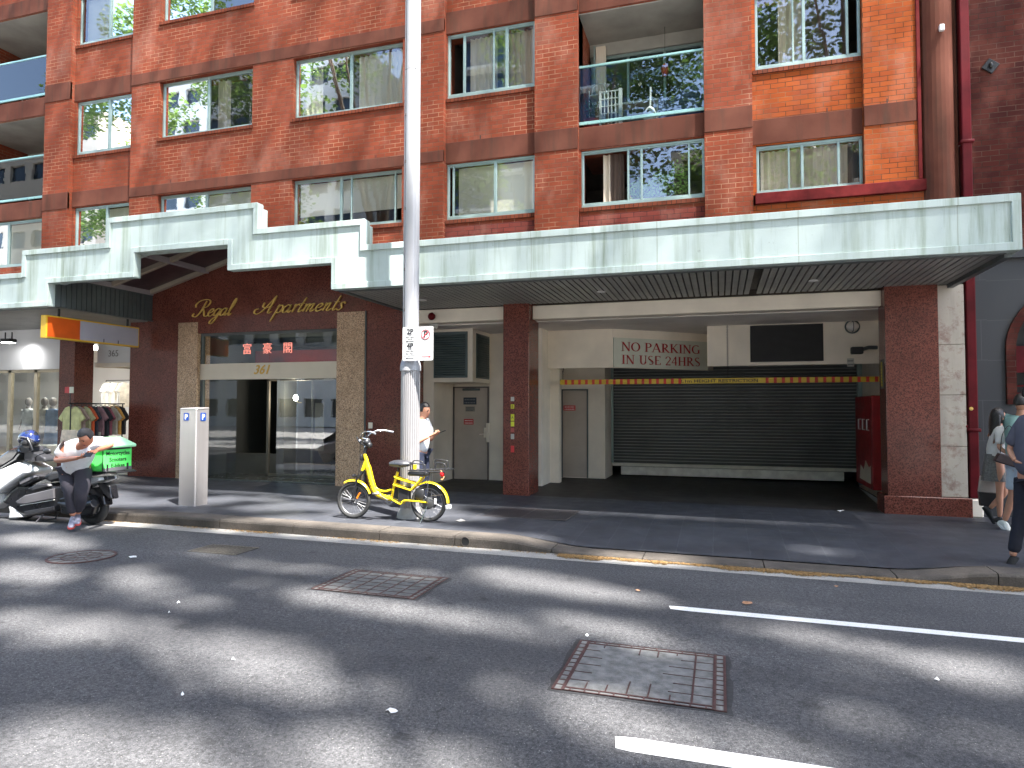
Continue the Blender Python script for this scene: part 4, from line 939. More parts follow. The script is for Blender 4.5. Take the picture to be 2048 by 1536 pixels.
# NO PARKING board on the angled wall : thick/thin serif strokes
SER = {
 'N': (1.0, [('v', .12, 0, 1, .09), ('v', .88, 0, 1, .09), ('d', .12, 1, .88, 0, .17)], [(.12, 0), (.12, 1), (.88, 1)]),
}
def serif(mb, txt, T, sc, wf=1.0):
    x = 0
    def bar(a, b, wd):
        a = Vector((a[0], a[1], 0)); b = Vector((b[0], b[1], 0)); d = (b-a).normalized(); n_ = Vector((-d.y, d.x, 0))*wd/2
        q = [a-n_, b-n_, b+n_, a+n_]; mb.add([T @ (Vector((x*wf+p.x*wf, p.y, 0))*sc) for p in q]+[T @ ((Vector((x*wf+p.x*wf, p.y, 0))*sc)+Vector((0, 0, .006))) for p in q], [(0, 1, 2, 3), (4, 5, 6, 7), (0, 1, 5, 4), (1, 2, 6, 5), (2, 3, 7, 6), (3, 0, 4, 7)])
    def sf(cx, y, w_=.26): bar((cx-w_/2, y+(.018 if y < .5 else -.018)), (cx+w_/2, y+(.018 if y < .5 else -.018)), .036)
    def arc(cx, cy, rx, ry, a0, a1, wt, wn):
        n = 16; pts = []
        for i in range(n+1):
            a = radians(a0+(a1-a0)*i/n); wd = wn+(wt-wn)*abs(cos(a))**1.3; pts.append(((cx+rx*cos(a), cy+ry*sin(a)), wd))
        L = [Vector((x*wf+(p[0]-cx)*(1+wd/2/rx)*wf+cx*wf, cy+(p[1]-cy)*(1+wd/2/ry*.9), 0))*sc for p, wd in pts]; Rr = [Vector((x*wf+(p[0]-cx)*(1-wd/2/rx)*wf+cx*wf, cy+(p[1]-cy)*(1-wd/2/ry*.9), 0))*sc for p, wd in pts]
        m_ = len(L); z = Vector((0, 0, .006)); mb.add([T @ v for v in L+Rr]+[T @ (v+z) for v in L+Rr], [f for i in range(m_-1) for f in ((i, i+1, m_+i+1, m_+i), (2*m_+i, 2*m_+i+1, 3*m_+i+1, 3*m_+i), (i, i+1, 2*m_+i+1, 2*m_+i), (m_+i, m_+i+1, 3*m_+i+1, 3*m_+i))])
    TK, TN = .14, .06
    for c in txt:
        if c == ' ': x += .38; continue
        if c == 'N': bar((.14, 0), (.14, 1), TN); bar((.72, 0), (.72, 1), TN); bar((.14, .97), (.72, .03), TK); sf(.14, 0); sf(.08, 1, .2); sf(.72, 1); w_ = .9
        elif c == 'O': arc(.44, .5, .36, .47, 0, 360, TK, TN); w_ = .92
        elif c == 'P': bar((.18, 0), (.18, 1), TK); arc(.3, .73, .3, .24, -90, 90, TK, TN); bar((.18, .97), (.3, .97), TN); bar((.18, .49), (.3, .49), TN); sf(.18, 0, .34); sf(.12, 1, .2); w_ = .72
        elif c == 'A': bar((.06, 0), (.42, 1), TN); bar((.42, 1), (.76, 0), TK); bar((.2, .34), (.62, .34), TN); sf(.07, 0, .24); sf(.76, 0, .3); w_ = .9
        elif c == 'R': bar((.18, 0), (.18, 1), TK); arc(.28, .74, .28, .23, -90, 90, TK, TN); bar((.18, .97), (.28, .97), TN); bar((.18, .51), (.3, .51), TN); bar((.32, .5), (.72, .03), TK*.9); sf(.18, 0, .32); sf(.76, 0, .18); sf(.12, 1, .2); w_ = .84
        elif c == 'K': bar((.18, 0), (.18, 1), TK); bar((.22, .42), (.68, 1), TN); bar((.32, .55), (.74, .02), TK); sf(.18, 0, .32); sf(.18, 1, .32); sf(.68, 1, .26); sf(.78, 0, .24); w_ = .88
        elif c == 'I': bar((.2, 0), (.2, 1), TK); sf(.2, 0, .34); sf(.2, 1, .34); w_ = .42
        elif c == 'G': arc(.46, .5, .38, .47, 50, 310, TK, TN); bar((.72, .06), (.72, .42), TK*.9); sf(.7, .44, .28); w_ = .9
        elif c == 'U': bar((.2, .3), (.2, 1), TK); arc(.43, .32, .23, .30, 180, 360, TK, TN); bar((.67, .3), (.67, 1), TN); sf(.2, 1, .32); sf(.67, 1, .26); w_ = .86
        elif c == 'S': arc(.32, .74, .2, .23, 40, 250, TN*1.6, TN); bar((.18, .64), (.48, .36), TK); arc(.34, .26, .2, .24, -140, 60, TN*1.6, TN); w_ = .66
        elif c == 'E': bar((.18, 0), (.18, 1), TK); bar((.18, .97), (.6, .97), TN); bar((.18, .5), (.48, .5), TN); bar((.18, .03), (.62, .03), TN); bar((.6, .8), (.6, 1), TN*.8); bar((.62, 0), (.64, .24), TN*.8); w_ = .74
        elif c == '2': arc(.3, .7, .22, .27, -10, 170, TK*.8, TN); bar((.5, .62), (.08, .05), TN*1.3); bar((.08, .05), (.54, .05), TK*.8); w_ = .64
        elif c == '4': bar((.44, 0), (.44, 1), TK*.85); bar((.44, 1), (.06, .32), TN); bar((.04, .3), (.58, .3), TN*1.2); w_ = .66
        elif c == 'H': bar((.18, 0), (.18, 1), TK); bar((.7, 0), (.7, 1), TK); bar((.18, .5), (.7, .5), TN)
        if c == 'H':
            for k in (.18, .7):
                for y in (0, 1): sf(k, y, .3)
            w_ = .9
        x += w_
    return x*wf*sc
aS = Vector((-2.13, 13.9, 0)); bS = Vector((-.24, 15.5, 0)); dS = (bS-aS); Ls = dS.length; rz = atan2(dS.y, dS.x)
sg = thing('no_parking_board', 'pale board with dark red NO PARKING IN USE 24HRS on the angled garage wall', 'sign', (aS.x, aS.y, 2.47), rz=rz)
mb = MB(); mb.box(.02, Ls-.02, -.03, -.003, .015, .63); mb.build('board', plain('pale_green_board', (.58, .60, .51), .6, 0, .08, 2), sg)
mb = MB(); T = Matrix.Translation((.20, -.036, .345)) @ Matrix.Rotation(pi/2, 4, 'X'); 
def width(t_): return serif(MB(), t_, Matrix.Identity(4), 1.0)
m_dred = plain('dark_red_letters', (.36, .012, .014), .5, 0, .1, 5)
for t_, z_ in (('NO PARKING', .355), ('IN USE 24HRS', .085)):
    w_ = width(t_); serif(mb, t_, Matrix.Translation((.20, -.036, z_)) @ Matrix.Rotation(pi/2, 4, 'X'), .19, (Ls-.45)/(w_*.19))
mb.build('lettering', m_dred, sg)
# height bar
hb = thing('height_bar', 'yellow and red striped bar reading 2.1m HEIGHT RESTRICTION hung across the garage entry', 'height bar', (-.2, 13.8, 2.13))
x0, x1 = PY(1120, 765, 13.8).x, 2.80
mb = MB(); mb.box(x0, x1, 13.80, 13.83, 2.125, 2.225); mb.build('bar', plain('yellow_bar', (.62, .42, .02), .45, 0, .08, 3), hb)
mb = MB(); xt0, xt1 = PY(1358, 760, 13.8).x, PY(1518, 760, 13.8).x
for a, b in ((x0+.1, xt0), (xt1+.12, x1-.02)):
    n = int((b-a)/.145)
    for i in range(n+1): x = a+.145*i; mb.box(x, x+.055, 13.795, 13.80, 2.124, 2.226)
mb.build('red_stripes', plain('red_stripe', (.55, .03, .015), .5), hb)
mb = MB(); T = FR((xt0+xt1)/2, 13.797, 2.145); me_ = MB(); me_.text('2.1m HEIGHT RESTRICTION', .085, Matrix.Identity(4), .003, bold=.0012)
wd = max(v[0] for v in me_.v)-min(v[0] for v in me_.v); mb.text('2.1m HEIGHT RESTRICTION', .085, T @ Matrix.Diagonal(((xt1-xt0-.03)/wd, 1, 1, 1)), .003, bold=.0012); mb.build('lettering', m_black, hb)
def chain(mb, x, y, z0, z1):
    z = z0; k = 0
    while z < z1: mb.torus((x, y, z), .014, .004, (1, 0, 0) if k % 2 else (0, 1, 0), 10, 5); z += .026; k += 1
mb = MB(); chain(mb, PY(1455, 700, 13.8).x, 13.81, 2.24, 3.27); chain(mb, x0+.06, 13.81, 2.24, 2.40); mb.tube([(x0+.06, 13.81, 2.4), (x0+.06, 13.88, 2.47)], .01); mb.build('chain', plain('dark_chain', (.06, .05, .05), .5, .6), hb)
reloc(hb, (-.2, 13.8, 2.13))
# small plates on doors and walls
def plate(name, label, px0, py0, px1, py1, Y, m, lines=None, lm=None, cat='sign'):
    a = PY(px0, py0, Y); b = PY(px1, py1, Y); cx, cz = (a.x+b.x)/2, (a.z+b.z)/2; W_, H_ = abs(b.x-a.x), abs(a.z-b.z)
    t = thing(name, label, cat, (cx, Y, cz)); mb = MB(); mb.bbox(-W_/2, W_/2, -.006, .0, -H_/2, H_/2, .002); mb.build('plate', m, t)
    if lines:
        mb = MB()
        for i in range(lines):
            z = H_/2-H_*(i+.7)/(lines+.3)
            random.seed(i); x = -W_*.4
            while x < W_*.36: w_ = random.uniform(.02, .06)*W_*2; mb.box(x, min(x+w_, W_*.4), -.009, -.006, z-H_*.08, z+H_*.08); x += w_+W_*.04
        mb.build('text_lines', lm or m_white, t)
    return t
m_redp = plain('red_sign', (.55, .03, .03), .5); m_navy = plain('dark_blue_plate', (.02, .03, .045), .4); m_blu = plain('pale_grey_plate', (.45, .43, .38), .5)
plate('notice_plate', 'dark blue notice plate at the top of the taupe door', 927, 795, 953, 809, 14.06, m_navy, 2, plain('grey_lines', (.15, .16, .17), .5), 'notice')
plate('notice_plate', 'faint grey notice under the dark plate on the taupe door', 931, 813, 950, 823, 14.06, plain('taupe_label', (.25, .23, .20), .5), 3, m_darkslat, 'notice')
plate('warning_plate', 'red warning plate on the taupe door left of the granite pillar', 928, 838, 947, 849, 14.06, m_redp, 2, None, 'notice')
plate('warning_plate', 'red warning plate on the grey door inside the garage recess', 1127, 811, 1151, 821, 15.16, m_redp, 2, None, 'notice')
# stickers on granite pillar
for i, (py, h, m_, lb) in enumerate(((798, 9, m_blu, 'small grey sticker, topmost on the slim granite pillar'), (813, 9, plain('yellow_sticker', (.55, .52, .02), .5), 'torn yellow sticker second from top on the granite pillar'), (835, 14, plain('yellow_sticker_b', (.60, .60, .02), .5), 'yellow sticker with letter A on the granite pillar'),
        (848, 10, plain('yellow_sticker_c', (.66, .66, .03), .5), 'plain bright yellow sticker under the letter A on the granite pillar'), (860, 9, plain('faded_red', (.32, .06, .05), .5), 'faded dark red sticker under the yellow ones on the granite pillar'), (873, 11, m_blu, 'pale worn sticker above the red one on the granite pillar'), (898, 14, m_redp, 'bright red sticker, lowest on the granite pillar'))):
    p = PY(1025, py, 11.868); hh = h/115/2; mb = MB(); mb.box(-.033, .033, -.002, 0, -hh, hh); o = mb.build('sticker', m_, None, lb, 'sticker', 'stickers on the granite pillar'); o.location = p
    if i in (1, 2): k = MB(); k.text('A' if i == 2 else 'B', .07, FR(0, -.004, -.025), .001); k.build('letter', m_brown_g if i == 1 else m_black, o)
# projecting shop sign
ss = thing('projecting_shop_sign', 'orange and grey lightbox with yellow frame hung under the awning beside the shop', 'sign', (-12.3, 9.6, 2.97))
mb = MB(); mb.bbox(-12.44, -12.30, 9.60, 11.76, 2.96, 3.40, .006); mb.build('frame', plain('yellow_sign_frame', (.75, .45, .03), .4, 0, .05, 3), ss)
mb = MB(); mb.box(-12.298, -12.290, 9.63, 10.31, 2.99, 3.37); mb.build('orange_panel', plain('orange_panel', (.65, .10, .012), .35, 0, .15, 3), ss)
mb = MB(); mb.box(-12.298, -12.292, 10.31, 11.73, 2.99, 3.37); mb.build('grey_panel', plain('lilac_grey_panel', (.42, .40, .45), .4, 0, .06, 2), ss)
mb = MB()
for y in (9.9, 11.5): mb.box(-12.39, -12.36, y, y+.03, 3.39, 3.57)
mb.box(-12.287, -12.283, 10.85, 10.865, 2.99, 3.06); mb.box(-12.287, -12.283, 11.2, 11.215, 2.99, 3.06); mb.build('hanger', m_black, ss); reloc(ss, (-12.3, 9.6, 2.97))
# switch plate, alarm bell, lights, camera, siren
o = plate('socket_plate', 'cream switch plate on the brown granite beside the tan pilaster', 737, 845, 745, 857, 11.99, m_cream, None, None, 'socket')
bell = thing('alarm_bell', 'small red alarm bell under the awning behind the street pole', 'alarm bell', (-5.45, 12.05, 3.40)); mb = MB(); mb.lathe([(.07, 0), (.075, .04), (.05, .075), (.0001, .085)], (0, 0, 0), 16, Matrix.Rotation(pi/2, 4, 'X')); mb.build('gong', m_red, bell)
bell.location = (PY(861, 632, 11.98).x, 12.06, PY(861, 632, 11.98).z); mb = MB(); mb.box(-.05, .12, -.012, 0, -.24, -.14); mb.build('label_plate', m_blu, bell)
fl = thing('bulkhead_light', 'round caged bulkhead light on the garage wall right of the black vent', 'wall light', (PY(1705, 653, 13.95).x, 13.99, PY(1705, 653, 13.95).z))
mb = MB(); mb.ell((0, -.05, 0), (.11, .09, .085), 16, 8); mb.build('dome', m_ceil, fl); mb = MB(); mb.torus((0, -.02, 0), .12, .014, (0, 1, 0), 20, 6); mb.torus((0, -.06, 0), .10, .007, (1, 0, 0), 20, 5); mb.build('cage', m_darkslat, fl)
cm = thing('security_camera', 'black security camera on a bracket at the right end of the garage wall', 'security camera', (2.5, 13.6, PY(1735, 700, 13.6).z))
mb = MB(); mb.tube([(.25, .1, .05), (.1, .05, .05), (-.05, 0, .0)], .035); mb.build('bracket', m_darkslat, cm); mb = MB(); mb.bbox(-.2, .0, -.06, .06, -.07, .06, .015); mb.build('body', m_black, cm)
o = plate('keypad_box', 'small grey keypad box on the cream wall below the caged light', 1694, 717, 1708, 733, 13.98, m_blu, 2, m_darkslat, 'keypad')
# red steel cabinet by the shutter
cb = thing('red_steel_cabinet', 'tall scuffed red cabinet with white handles standing beside the roller shutter', 'cabinet', (2.8, 15, 0))
mb = MB(); mb.bbox(2.72, 2.925, 14.1, 15.7, .1, 1.88, .012); mb.build('body', plain('scratched_red_paint', (.33, .012, .016), .35, 0, .25, 4), cb)
mb = MB()
for y in (14.35, 14.75, 15.15): mb.tube([(2.72, y, 1.22), (2.68, y, 1.22), (2.68, y, 1.42), (2.72, y, 1.42)], .012)
mb.build('handle', m_white, cb); mb = MB(); mb.prism([(14.25, .2), (15.3, .22), (15.2, .5), (14.9, .42), (14.7, .62), (14.4, .5), (14.25, .55)], -.004, 'x', c0=2.717); mb.build('bare_patch', m_cream, cb); reloc(cb, (2.8, 15, 0))
mb = MB(); mb.box(2.492, 2.498, 12.0, 12.2, 1.95, 2.42); cp = mb.build('clearance_panel', m_darkslat, None, 'narrow dark panel with vertical yellow lettering on the side of the right granite pillar', 'sign')
mb = MB()
for k in range(8): mb.box(2.486, 2.491, 12.07, 12.13, 1.99+.05*k, 2.03+.05*k)
mb.build('letters', plain('yellow_letters', (.5, .42, .03), .5), cp)

# ================================================================ clothes shop at the left
shop = thing('clothes_shop', 'brightly lit clothes shop behind glass at the left, with white walls', 'shop', (-16, 13, 0))
def S(mb, name, m, **k): o = mb.build(name, m, shop, **k); o.location = (16, -13, 0); return o
m_sw = plain('white_shop_wall', (.66, .66, .66), .6, 0, .05, 1)
mb = MB(); mb.box(-26, -14.6, 12.35, 12.5, 2.57, 3.6); mb.box(-14.45, -12.8, 12.6, 12.75, 2.70, 3.56); S(mb, 'header_panel', m_sw)
mb = MB(); mb.box(-14.45, -12.8, 12.55, 12.78, 2.60, 2.70); S(mb, 'header_strip', m_cream)
mb = MB(); mb.box(-14.45, -12.8, 12.78, 14.6, 2.62, 2.66); mb.box(-14.45, -12.8, 14.6, 14.65, 2.45, 2.62); S(mb, 'porch_ceiling', plain('olive_ceiling', (.14, .11, .045), .6))
mb = MB(); mb.box(-27, -12.78, 19.0, 19.1, 0, 3.4); mb.box(-12.82, -12.78, 12.9, 19, 0, 3.4); mb.box(-27, -26.9, 12.5, 19, 0, 3.4); mb.box(-15.2, -15.1, 15.0, 19, 0, 3.4); S(mb, 'shop_wall', m_sw)
mb = MB(); mb.box(-27, -14.5, 12.5, 19, 3.3, 3.4); mb.box(-14.5, -12.8, 14.65, 19, 3.3, 3.4); S(mb, 'shop_ceiling', m_sw)
mb = MB(); mb.box(-27, -12.8, 12.4, 19, -.1, .13); S(mb, 'shop_floor', plain('pale_shop_floor', (.40, .33, .25), .4, 0, .1, 2))
mb = MB(); mb.box(-27, -14.92, 12.4, 12.56, .12, .32); mb.box(-27, -14.92, 12.44, 12.52, 2.50, 2.57)
for px in (19, 71): x = PY(px, 800, 12.45).x; mb.box(x-.05, x+.05, 12.44, 12.52, .3, 2.57)
for x in (-14.40, -14.1, -12.9): mb.box(x, x+.05, 14.55, 14.62, .13, 2.5)
o = S(mb, 'shopfront_frame', plain('champagne_frame', (.42, .36, .26), .35, .5, .1, 3))
g = MB(); g.quad((-27, 12.48, .3), (-14.95, 12.48, .3), (-14.95, 12.48, 2.55), (-27, 12.48, 2.55)); g.build('pane', m_glass_d, o)
mb = MB(); mb.text('365', .22, FR(-13.95, 12.595, 2.86), .006); S(mb, 'number', plain('grey_digits', (.22, .21, .2), .5))
mb = MB()
for cx, cy in ((-17, 14.2), (-20.5, 15.5), (-13.8, 16.6)): mb.box(cx-.9, cx+.9, cy-.25, cy+.25, 3.24, 3.29)
S(mb, 'ceiling_light', emit_mat('shop_panel_light', (1, .97, .92), 9))
mb = MB(); mb.lathe([(.07, 0), (.07, -.012), (.0001, -.012)], (-13.4, 13.6, 2.618), 18); S(mb, 'porch_light', emit_mat('porch_light_glow', (1, .93, .8), 4))
p_ = PY(17, 681, 11.9)
sp_ = thing('floodlight', 'black floodlight under the awning washing the white panel of the clothes shop', 'floodlight', (p_.x, 11.9, p_.z))
mb = MB(); mb.bbox(-.16, .16, -.1, .1, -.05, .04, .02); mb.build('housing', m_black, sp_); mb = MB(); mb.box(-.12, -.10, -.01, .01, .04, .2); mb.box(.10, .12, -.01, .01, .04, .2); mb.build('bracket', m_black, sp_)
mb = MB(); mb.box(-.13, .13, -.08, .08, -.056, -.051); mb.build('lens', emit_mat('flood_lens', (1, 1, 1), 12), sp_)
fl_ = bpy.data.lights.new('floodlight_beam', 'SPOT'); fl_.energy = 11; fl_.spot_size = radians(75); fl_.spot_blend = .8; fl_.shadow_soft_size = .08
fo = bpy.data.objects.new('floodlight_beam', fl_); COL.objects.link(fo); fo.location = (p_.x, 11.85, p_.z-.07); fo.rotation_euler = Vector((.25, .62, -.35)).to_track_quat('-Z', 'Y').to_euler()

# garments
def tee(mb, w_, h, sl, seed, T=None, d=.05):
    random.seed(seed); hw = w_/2
    out = [(-.07, 0), (-hw*.75, -.03), (-hw-sl, -.26), (-hw-sl+.09, -.33), (-hw, -.22), (-hw*1.02, -h), (hw*1.02, -h-.02), (hw, -.22), (hw+sl-.09, -.33), (hw+sl, -.26), (hw*.75, -.03), (.07, 0), (.04, -.05), (-.04, -.05)]
    mb.prism(out, d, 'y', T, -d/2)
def fabric(name, c): return plain(name, c, .9, 0, .22, 9, .15)
RX = -13.2
rack = thing('clothes_rack', 'black metal clothes rail standing on the footpath before the brown pillar', 'clothes rack', (RX, 11.5, gz(RX)))
mb = MB(); mb.tube([(0, -.65, 1.62), (0, .75, 1.62)], .014)
for y in (-.6, .7): mb.tube([(0, y, .05), (0, y, 1.63)], .013); mb.tube([(-.25, y, .04), (.25, y, .04)], .013)
mb.tube([(0, -.62, 1.6), (0, -.62, 1.85)], .008); mb.build('rail', m_black, rack)
mb = MB(); mb.box(-.13, -.005, -.64, -.63, 1.84, 1.97); a_ = mb.build('price_card', m_redp, rack); mb = MB(); mb.box(-.005, .11, -.64, -.63, 1.84, 1.97); mb.build('price_card', plain('white_card', (.62, .62, .5), .5), rack, label='white half of the price card')
cols = [((.58, .56, .27), 'pale olive T-shirt facing the street, first on the outdoor clothes rail'), ((.36, .25, .20), 'dusty brown shirt second on the outdoor clothes rail'), ((.45, .42, .22), 'mustard olive shirt behind the dusty brown one on the rail'),
        ((.60, .10, .03), 'bright orange-red shirt in the middle of the outdoor clothes rail'), ((.05, .05, .06), 'black shirt right behind the orange-red one on the rail'), ((.30, .16, .17), 'mauve shirt on the rail between two dark shirts'), ((.03, .03, .035), 'black top behind the mauve shirt on the rail'),
        ((.34, .10, .12), 'wine red shirt on the far half of the rail'), ((.45, .40, .30), 'cream shirt behind the wine red shirt on the rail'), ((.70, .36, .08), 'yellow-orange shirt near the far end of the rail'), ((.04, .04, .04), 'long black garment last on the rail beside the shop entrance')]
for i, (c, lb) in enumerate(cols):
    mb = MB(); tee(mb, .44, .62 if i else .5, .12, i, None, .05); o = mb.build('hanging_shirt', fabric('fabric_%d' % i, c), None, lb, 'shirt', 'shirts on the outdoor rail', bevel=.012); o.location = (RX+random.uniform(-.01, .01), 10.93+.115*i, gz(RX)+1.56)
    o.rotation_euler = (0, 0, random.uniform(-.12, .12))
    mb = MB(); mb.torus((0, 0, .035), .02, .004, (0, 1, 0), 12, 5); mb.tube([(-.2, 0, -.045), (0, 0, .015), (.2, 0, -.045)], .007); mb.build('hanger', m_black, o)
mb = MB(); random.seed(2); mb.prism([(-.2, 0), (.2, 0), (.28, -.62), (-.3, -.6)], .1, 'y', None, -.05); o = mb.build('cream_skirt', fabric('cream_fabric', (.80, .66, .52)), None, 'cream skirt hung under the pale olive T-shirt at the front of the rail', 'skirt', bevel=.02); o.location = (RX-.02, 10.93, gz(RX)+1.06)
def lowgarment(i, c, lb):
    mb = MB(); mb.prism([(-.17, 0), (.17, 0), (.2, -.7), (-.2, -.68)], .06, 'y', None, -.03); o = mb.build('hanging_trousers', fabric('cloth_low_%d' % i, c), None, lb, 'trousers', 'trousers on the outdoor rail', bevel=.015); o.location = (RX+.03, 11.05+.2*i, gz(RX)+1.0)
for i, (c, lb) in enumerate((((.30, .2, .17), 'dull brown trousers hanging low behind the cream skirt'), ((.05, .05, .055), 'black trousers hanging low in the middle of the rail'), ((.42, .38, .3), 'beige trousers hanging low beyond the black ones'), ((.03, .03, .03), 'black trousers hanging low at the far end of the rail'))): lowgarment(i, c, lb)
# window display
def mannequin(x, y, top, low, label, s=1.0):
    t = thing('mannequin', label, 'mannequin', (x, y, .13)); m_ = plain('mannequin_skin', (.25, .22, .20), .5)
    mb = MB(); secs = []
    for z, a, b in ((.82, .15, .1), (.95, .16, .11), (1.1, .13, .09), (1.28, .17, .11), (1.4, .18, .1), (1.47, .08, .06), (1.53, .05, .05)): secs.append([Vector((a*cos(2*pi*k/14), b*sin(2*pi*k/14), z)) for k in range(14)])
    mb.loft(secs); mb.ell((0, 0, 1.65), (.075, .09, .115)); mb.tube([(0, 0, .0), (0, 0, .85)], .015)
    for s_ in (-1, 1): mb.tube([(s_*.17, 0, 1.4), (s_*.22, .02, 1.15), (s_*.24, -.05, .88)], [.045, .035, .028]); mb.tube([(s_*.08, 0, .85), (s_*.09, 0, .45), (s_*.09, 0, .05)], [.075, .05, .035])
    mb.build('body', m_, t)
    mb = MB(); secs = []
    for z, a, b in ((.85, .20, .14), (1.1, .17, .12), (1.3, .19, .125), (1.44, .17, .1), (1.47, .09, .07)): secs.append([Vector((a*cos(2*pi*k/14), b*sin(2*pi*k/14), z)) for k in range(14)])
    mb.loft(secs, False)
    for s_ in (-1, 1): mb.tube([(s_*.15, 0, 1.42), (s_*.22, .0, 1.2)], [.07, .06])
    mb.build('top', top, t)
    mb = MB(); secs = []
    for z, a, b in ((.35, .24, .18), (.6, .21, .16), (.9, .17, .13)): secs.append([Vector((a*cos(2*pi*k/14), b*sin(2*pi*k/14), z)) for k in range(14)])
    mb.loft(secs, False); mb.build('skirt', low, t)
mannequin(PY(56, 850, 13.4).x, 13.4, fabric('white_blouse', (.68, .68, .68)), fabric('grey_slacks', (.12, .13, .15)), 'mannequin in white blouse and dark skirt behind the shop glass, left')
mannequin(PY(88, 850, 13.3).x, 13.3, fabric('beige_blouse', (.60, .56, .5)), fabric('taupe_skirt', (.36, .33, .3)), 'mannequin in beige blouse and taupe skirt between the shop mullion and pillar')
mannequin(PY(106, 850, 13.6).x, 13.6, fabric('navy_dress', (.03, .035, .08)), fabric('navy_dress2', (.03, .035, .08)), 'mannequin in navy dress nearest to the brown pillar behind the glass')
mannequin(PY(118, 850, 13.5).x, 13.3, fabric('blue_dress', (.20, .28, .42)), fabric('blue_dress2', (.20, .28, .42)), 'mannequin in light blue dress at the right edge of the shop glass')
FN = {'c_a': 'cream', 'c_b': 'charcoal', 'c_c': 'red', 'c_d': 'white', 'c_e': 'brown', 'c_f': 'navy'}
ORD = 'first second third fourth fifth sixth seventh eighth ninth tenth'.split()
def inner_rack(x, y, n, z, cs, label, seed):
    random.seed(seed); t = thing('display_rail', label, 'clothes rack', (x, y, .13)); mb = MB(); L = n*.1/2+.1; mb.tube([(-L, 0, z), (L, 0, z)], .012); mb.tube([(-L, 0, 0), (-L, 0, z)], .012); mb.tube([(L, 0, 0), (L, 0, z)], .012); mb.build('rail', m_black, t)
    for i in range(n):
        mb = MB(); tee(mb, .4, random.uniform(.5, .75), .06, i, None, .05); o = mb.build('hanging_shirt', cs[i % len(cs)], None, '%s shirt, %s from left on %s' % (FN[cs[i % len(cs)].name], ORD[i], label.replace('seen through the shop entrance', 'in the shop').replace('behind the shop window beside the pillar', 'behind the glass')), 'shirt', label); o.location = (x-L+.12+.1*i, y, .13+z-.06); o.rotation_euler.z = radians(random.uniform(35, 75))
fabs = [fabric('c_a', (.6, .55, .45)), fabric('c_b', (.12, .1, .1)), fabric('c_c', (.4, .1, .1)), fabric('c_d', (.62, .62, .6)), fabric('c_e', (.35, .25, .12)), fabric('c_f', (.08, .09, .12))]
inner_rack(-18.3, 14.6, 9, 1.35, [fabs[1], fabs[5], fabs[3], fabs[1]], 'the low rail behind the left shop window', 1)
inner_rack(-13.8, 17.2, 10, 2.25, [fabs[0], fabs[3], fabs[4], fabs[0]], 'the high rail on the back wall seen through the shop entrance', 2)
inner_rack(-13.7, 15.6, 10, 1.62, [fabs[1], fabs[3], fabs[2], fabs[5], fabs[4]], 'the middle rail seen through the shop entrance', 3)
inner_rack(-16.8, 15.4, 8, 2.3, [fabs[3], fabs[0]], 'the high rail behind the shop window beside the pillar', 5)
mb = MB(); mb.bbox(-.45, .45, -.3, .3, 0, .55, .01); o = mb.build('display_plinth', m_white, None, 'white display plinth behind the shop glass beside the pillar', 'plinth'); o.location = (PY(97, 880, 13.0).x, 12.9, .13)
mb = MB(); mb.bbox(-.3, .3, -.02, .02, 0, .42, .01); o = mb.build('cream_box', m_cream, None, 'pale carton at the foot of the granite pier behind the green box', 'carton'); q = PG(256, 950); o.location = (q.x, q.y, gz(q.x))
# ================================================================ street pole, parking signs, meter
PX, PYY = -4.335, 8.97
pole = thing('street_pole', 'tall silver smart pole with fluted base standing at the kerb behind the yellow bicycle', 'street pole', (PX, PYY, gz(PX)))
m_pole = plain('silver_pole_paint', (.32, .32, .335), .35, .0, .04, 2)
m_flute = plain('pale_fluted_aluminium', (.33, .32, .325), .4, .3, .05, 2)
mb = MB(); n = 156; secs = []
for z, R_ in ((.0, .138), (.9, .138), (2.14, .138)):
    secs.append([Vector(((R_-.013*(1 if k % 6 in (1, 2) else 0))*cos(2*pi*k/n), (R_-.013*(1 if k % 6 in (1, 2) else 0))*sin(2*pi*k/n), z)) for k in range(n)])
mb.loft(secs, smooth=False); mb.build('fluted_base', m_flute, pole)
mb = MB(); mb.lathe([(.138, 2.13), (.152, 2.135), (.152, 2.20), (.146, 2.24), (.125, 2.30), (.118, 2.33)], n=40); mb.build('collar', m_pole, pole)
mb = MB(); secs = []
prof = []
for k in range(64):
    a = 2*pi*k/64; r_ = .118
    d = abs((a-radians(238)+pi) % (2*pi)-pi)
    if d < .09: r_ = .100
    d2 = abs((a-radians(318)+pi) % (2*pi)-pi)
    if d2 < .06: r_ = .108
    prof.append((r_*cos(a), r_*sin(a)))
for z in (2.30, 6.60): secs.append([Vector((a, b, z)) for a, b in prof])
mb.loft(secs); secs = [[Vector((a*.99, b*.99, z)) for a, b in prof] for z in (6.606, 14)]; mb.loft(secs); mb.build('shaft', m_pole, pole)
mb = MB(); mb.lathe([(.112, 6.597), (.112, 6.609)], n=40); mb.build('joint', m_black, pole)
mb = MB()
for z in (3.0, 3.6, 4.5, 5.2, 5.9, 2.25): a = radians(238); mb.bbox(.104*cos(a)-.012, .104*cos(a)+.012, .104*sin(a)-.012, .104*sin(a)+.012, z, z+.045, .004)
mb.build('slot_bracket', plain('bracket_brown', (.16, .12, .1), .5, .5), pole)
mb = MB(); secs = []
for z, r_ in ((-.01, .185), (.05, .18), (.12, .15), (.15, .141)): secs.append([Vector((r_*cos(2*pi*k/28), r_*sin(2*pi*k/28), z)) for k in range(28)])
mb.loft(secs); mb.build('foot', plain('cast_foot', (.34, .33, .31), .6, 0, .15, 8, .2), pole)
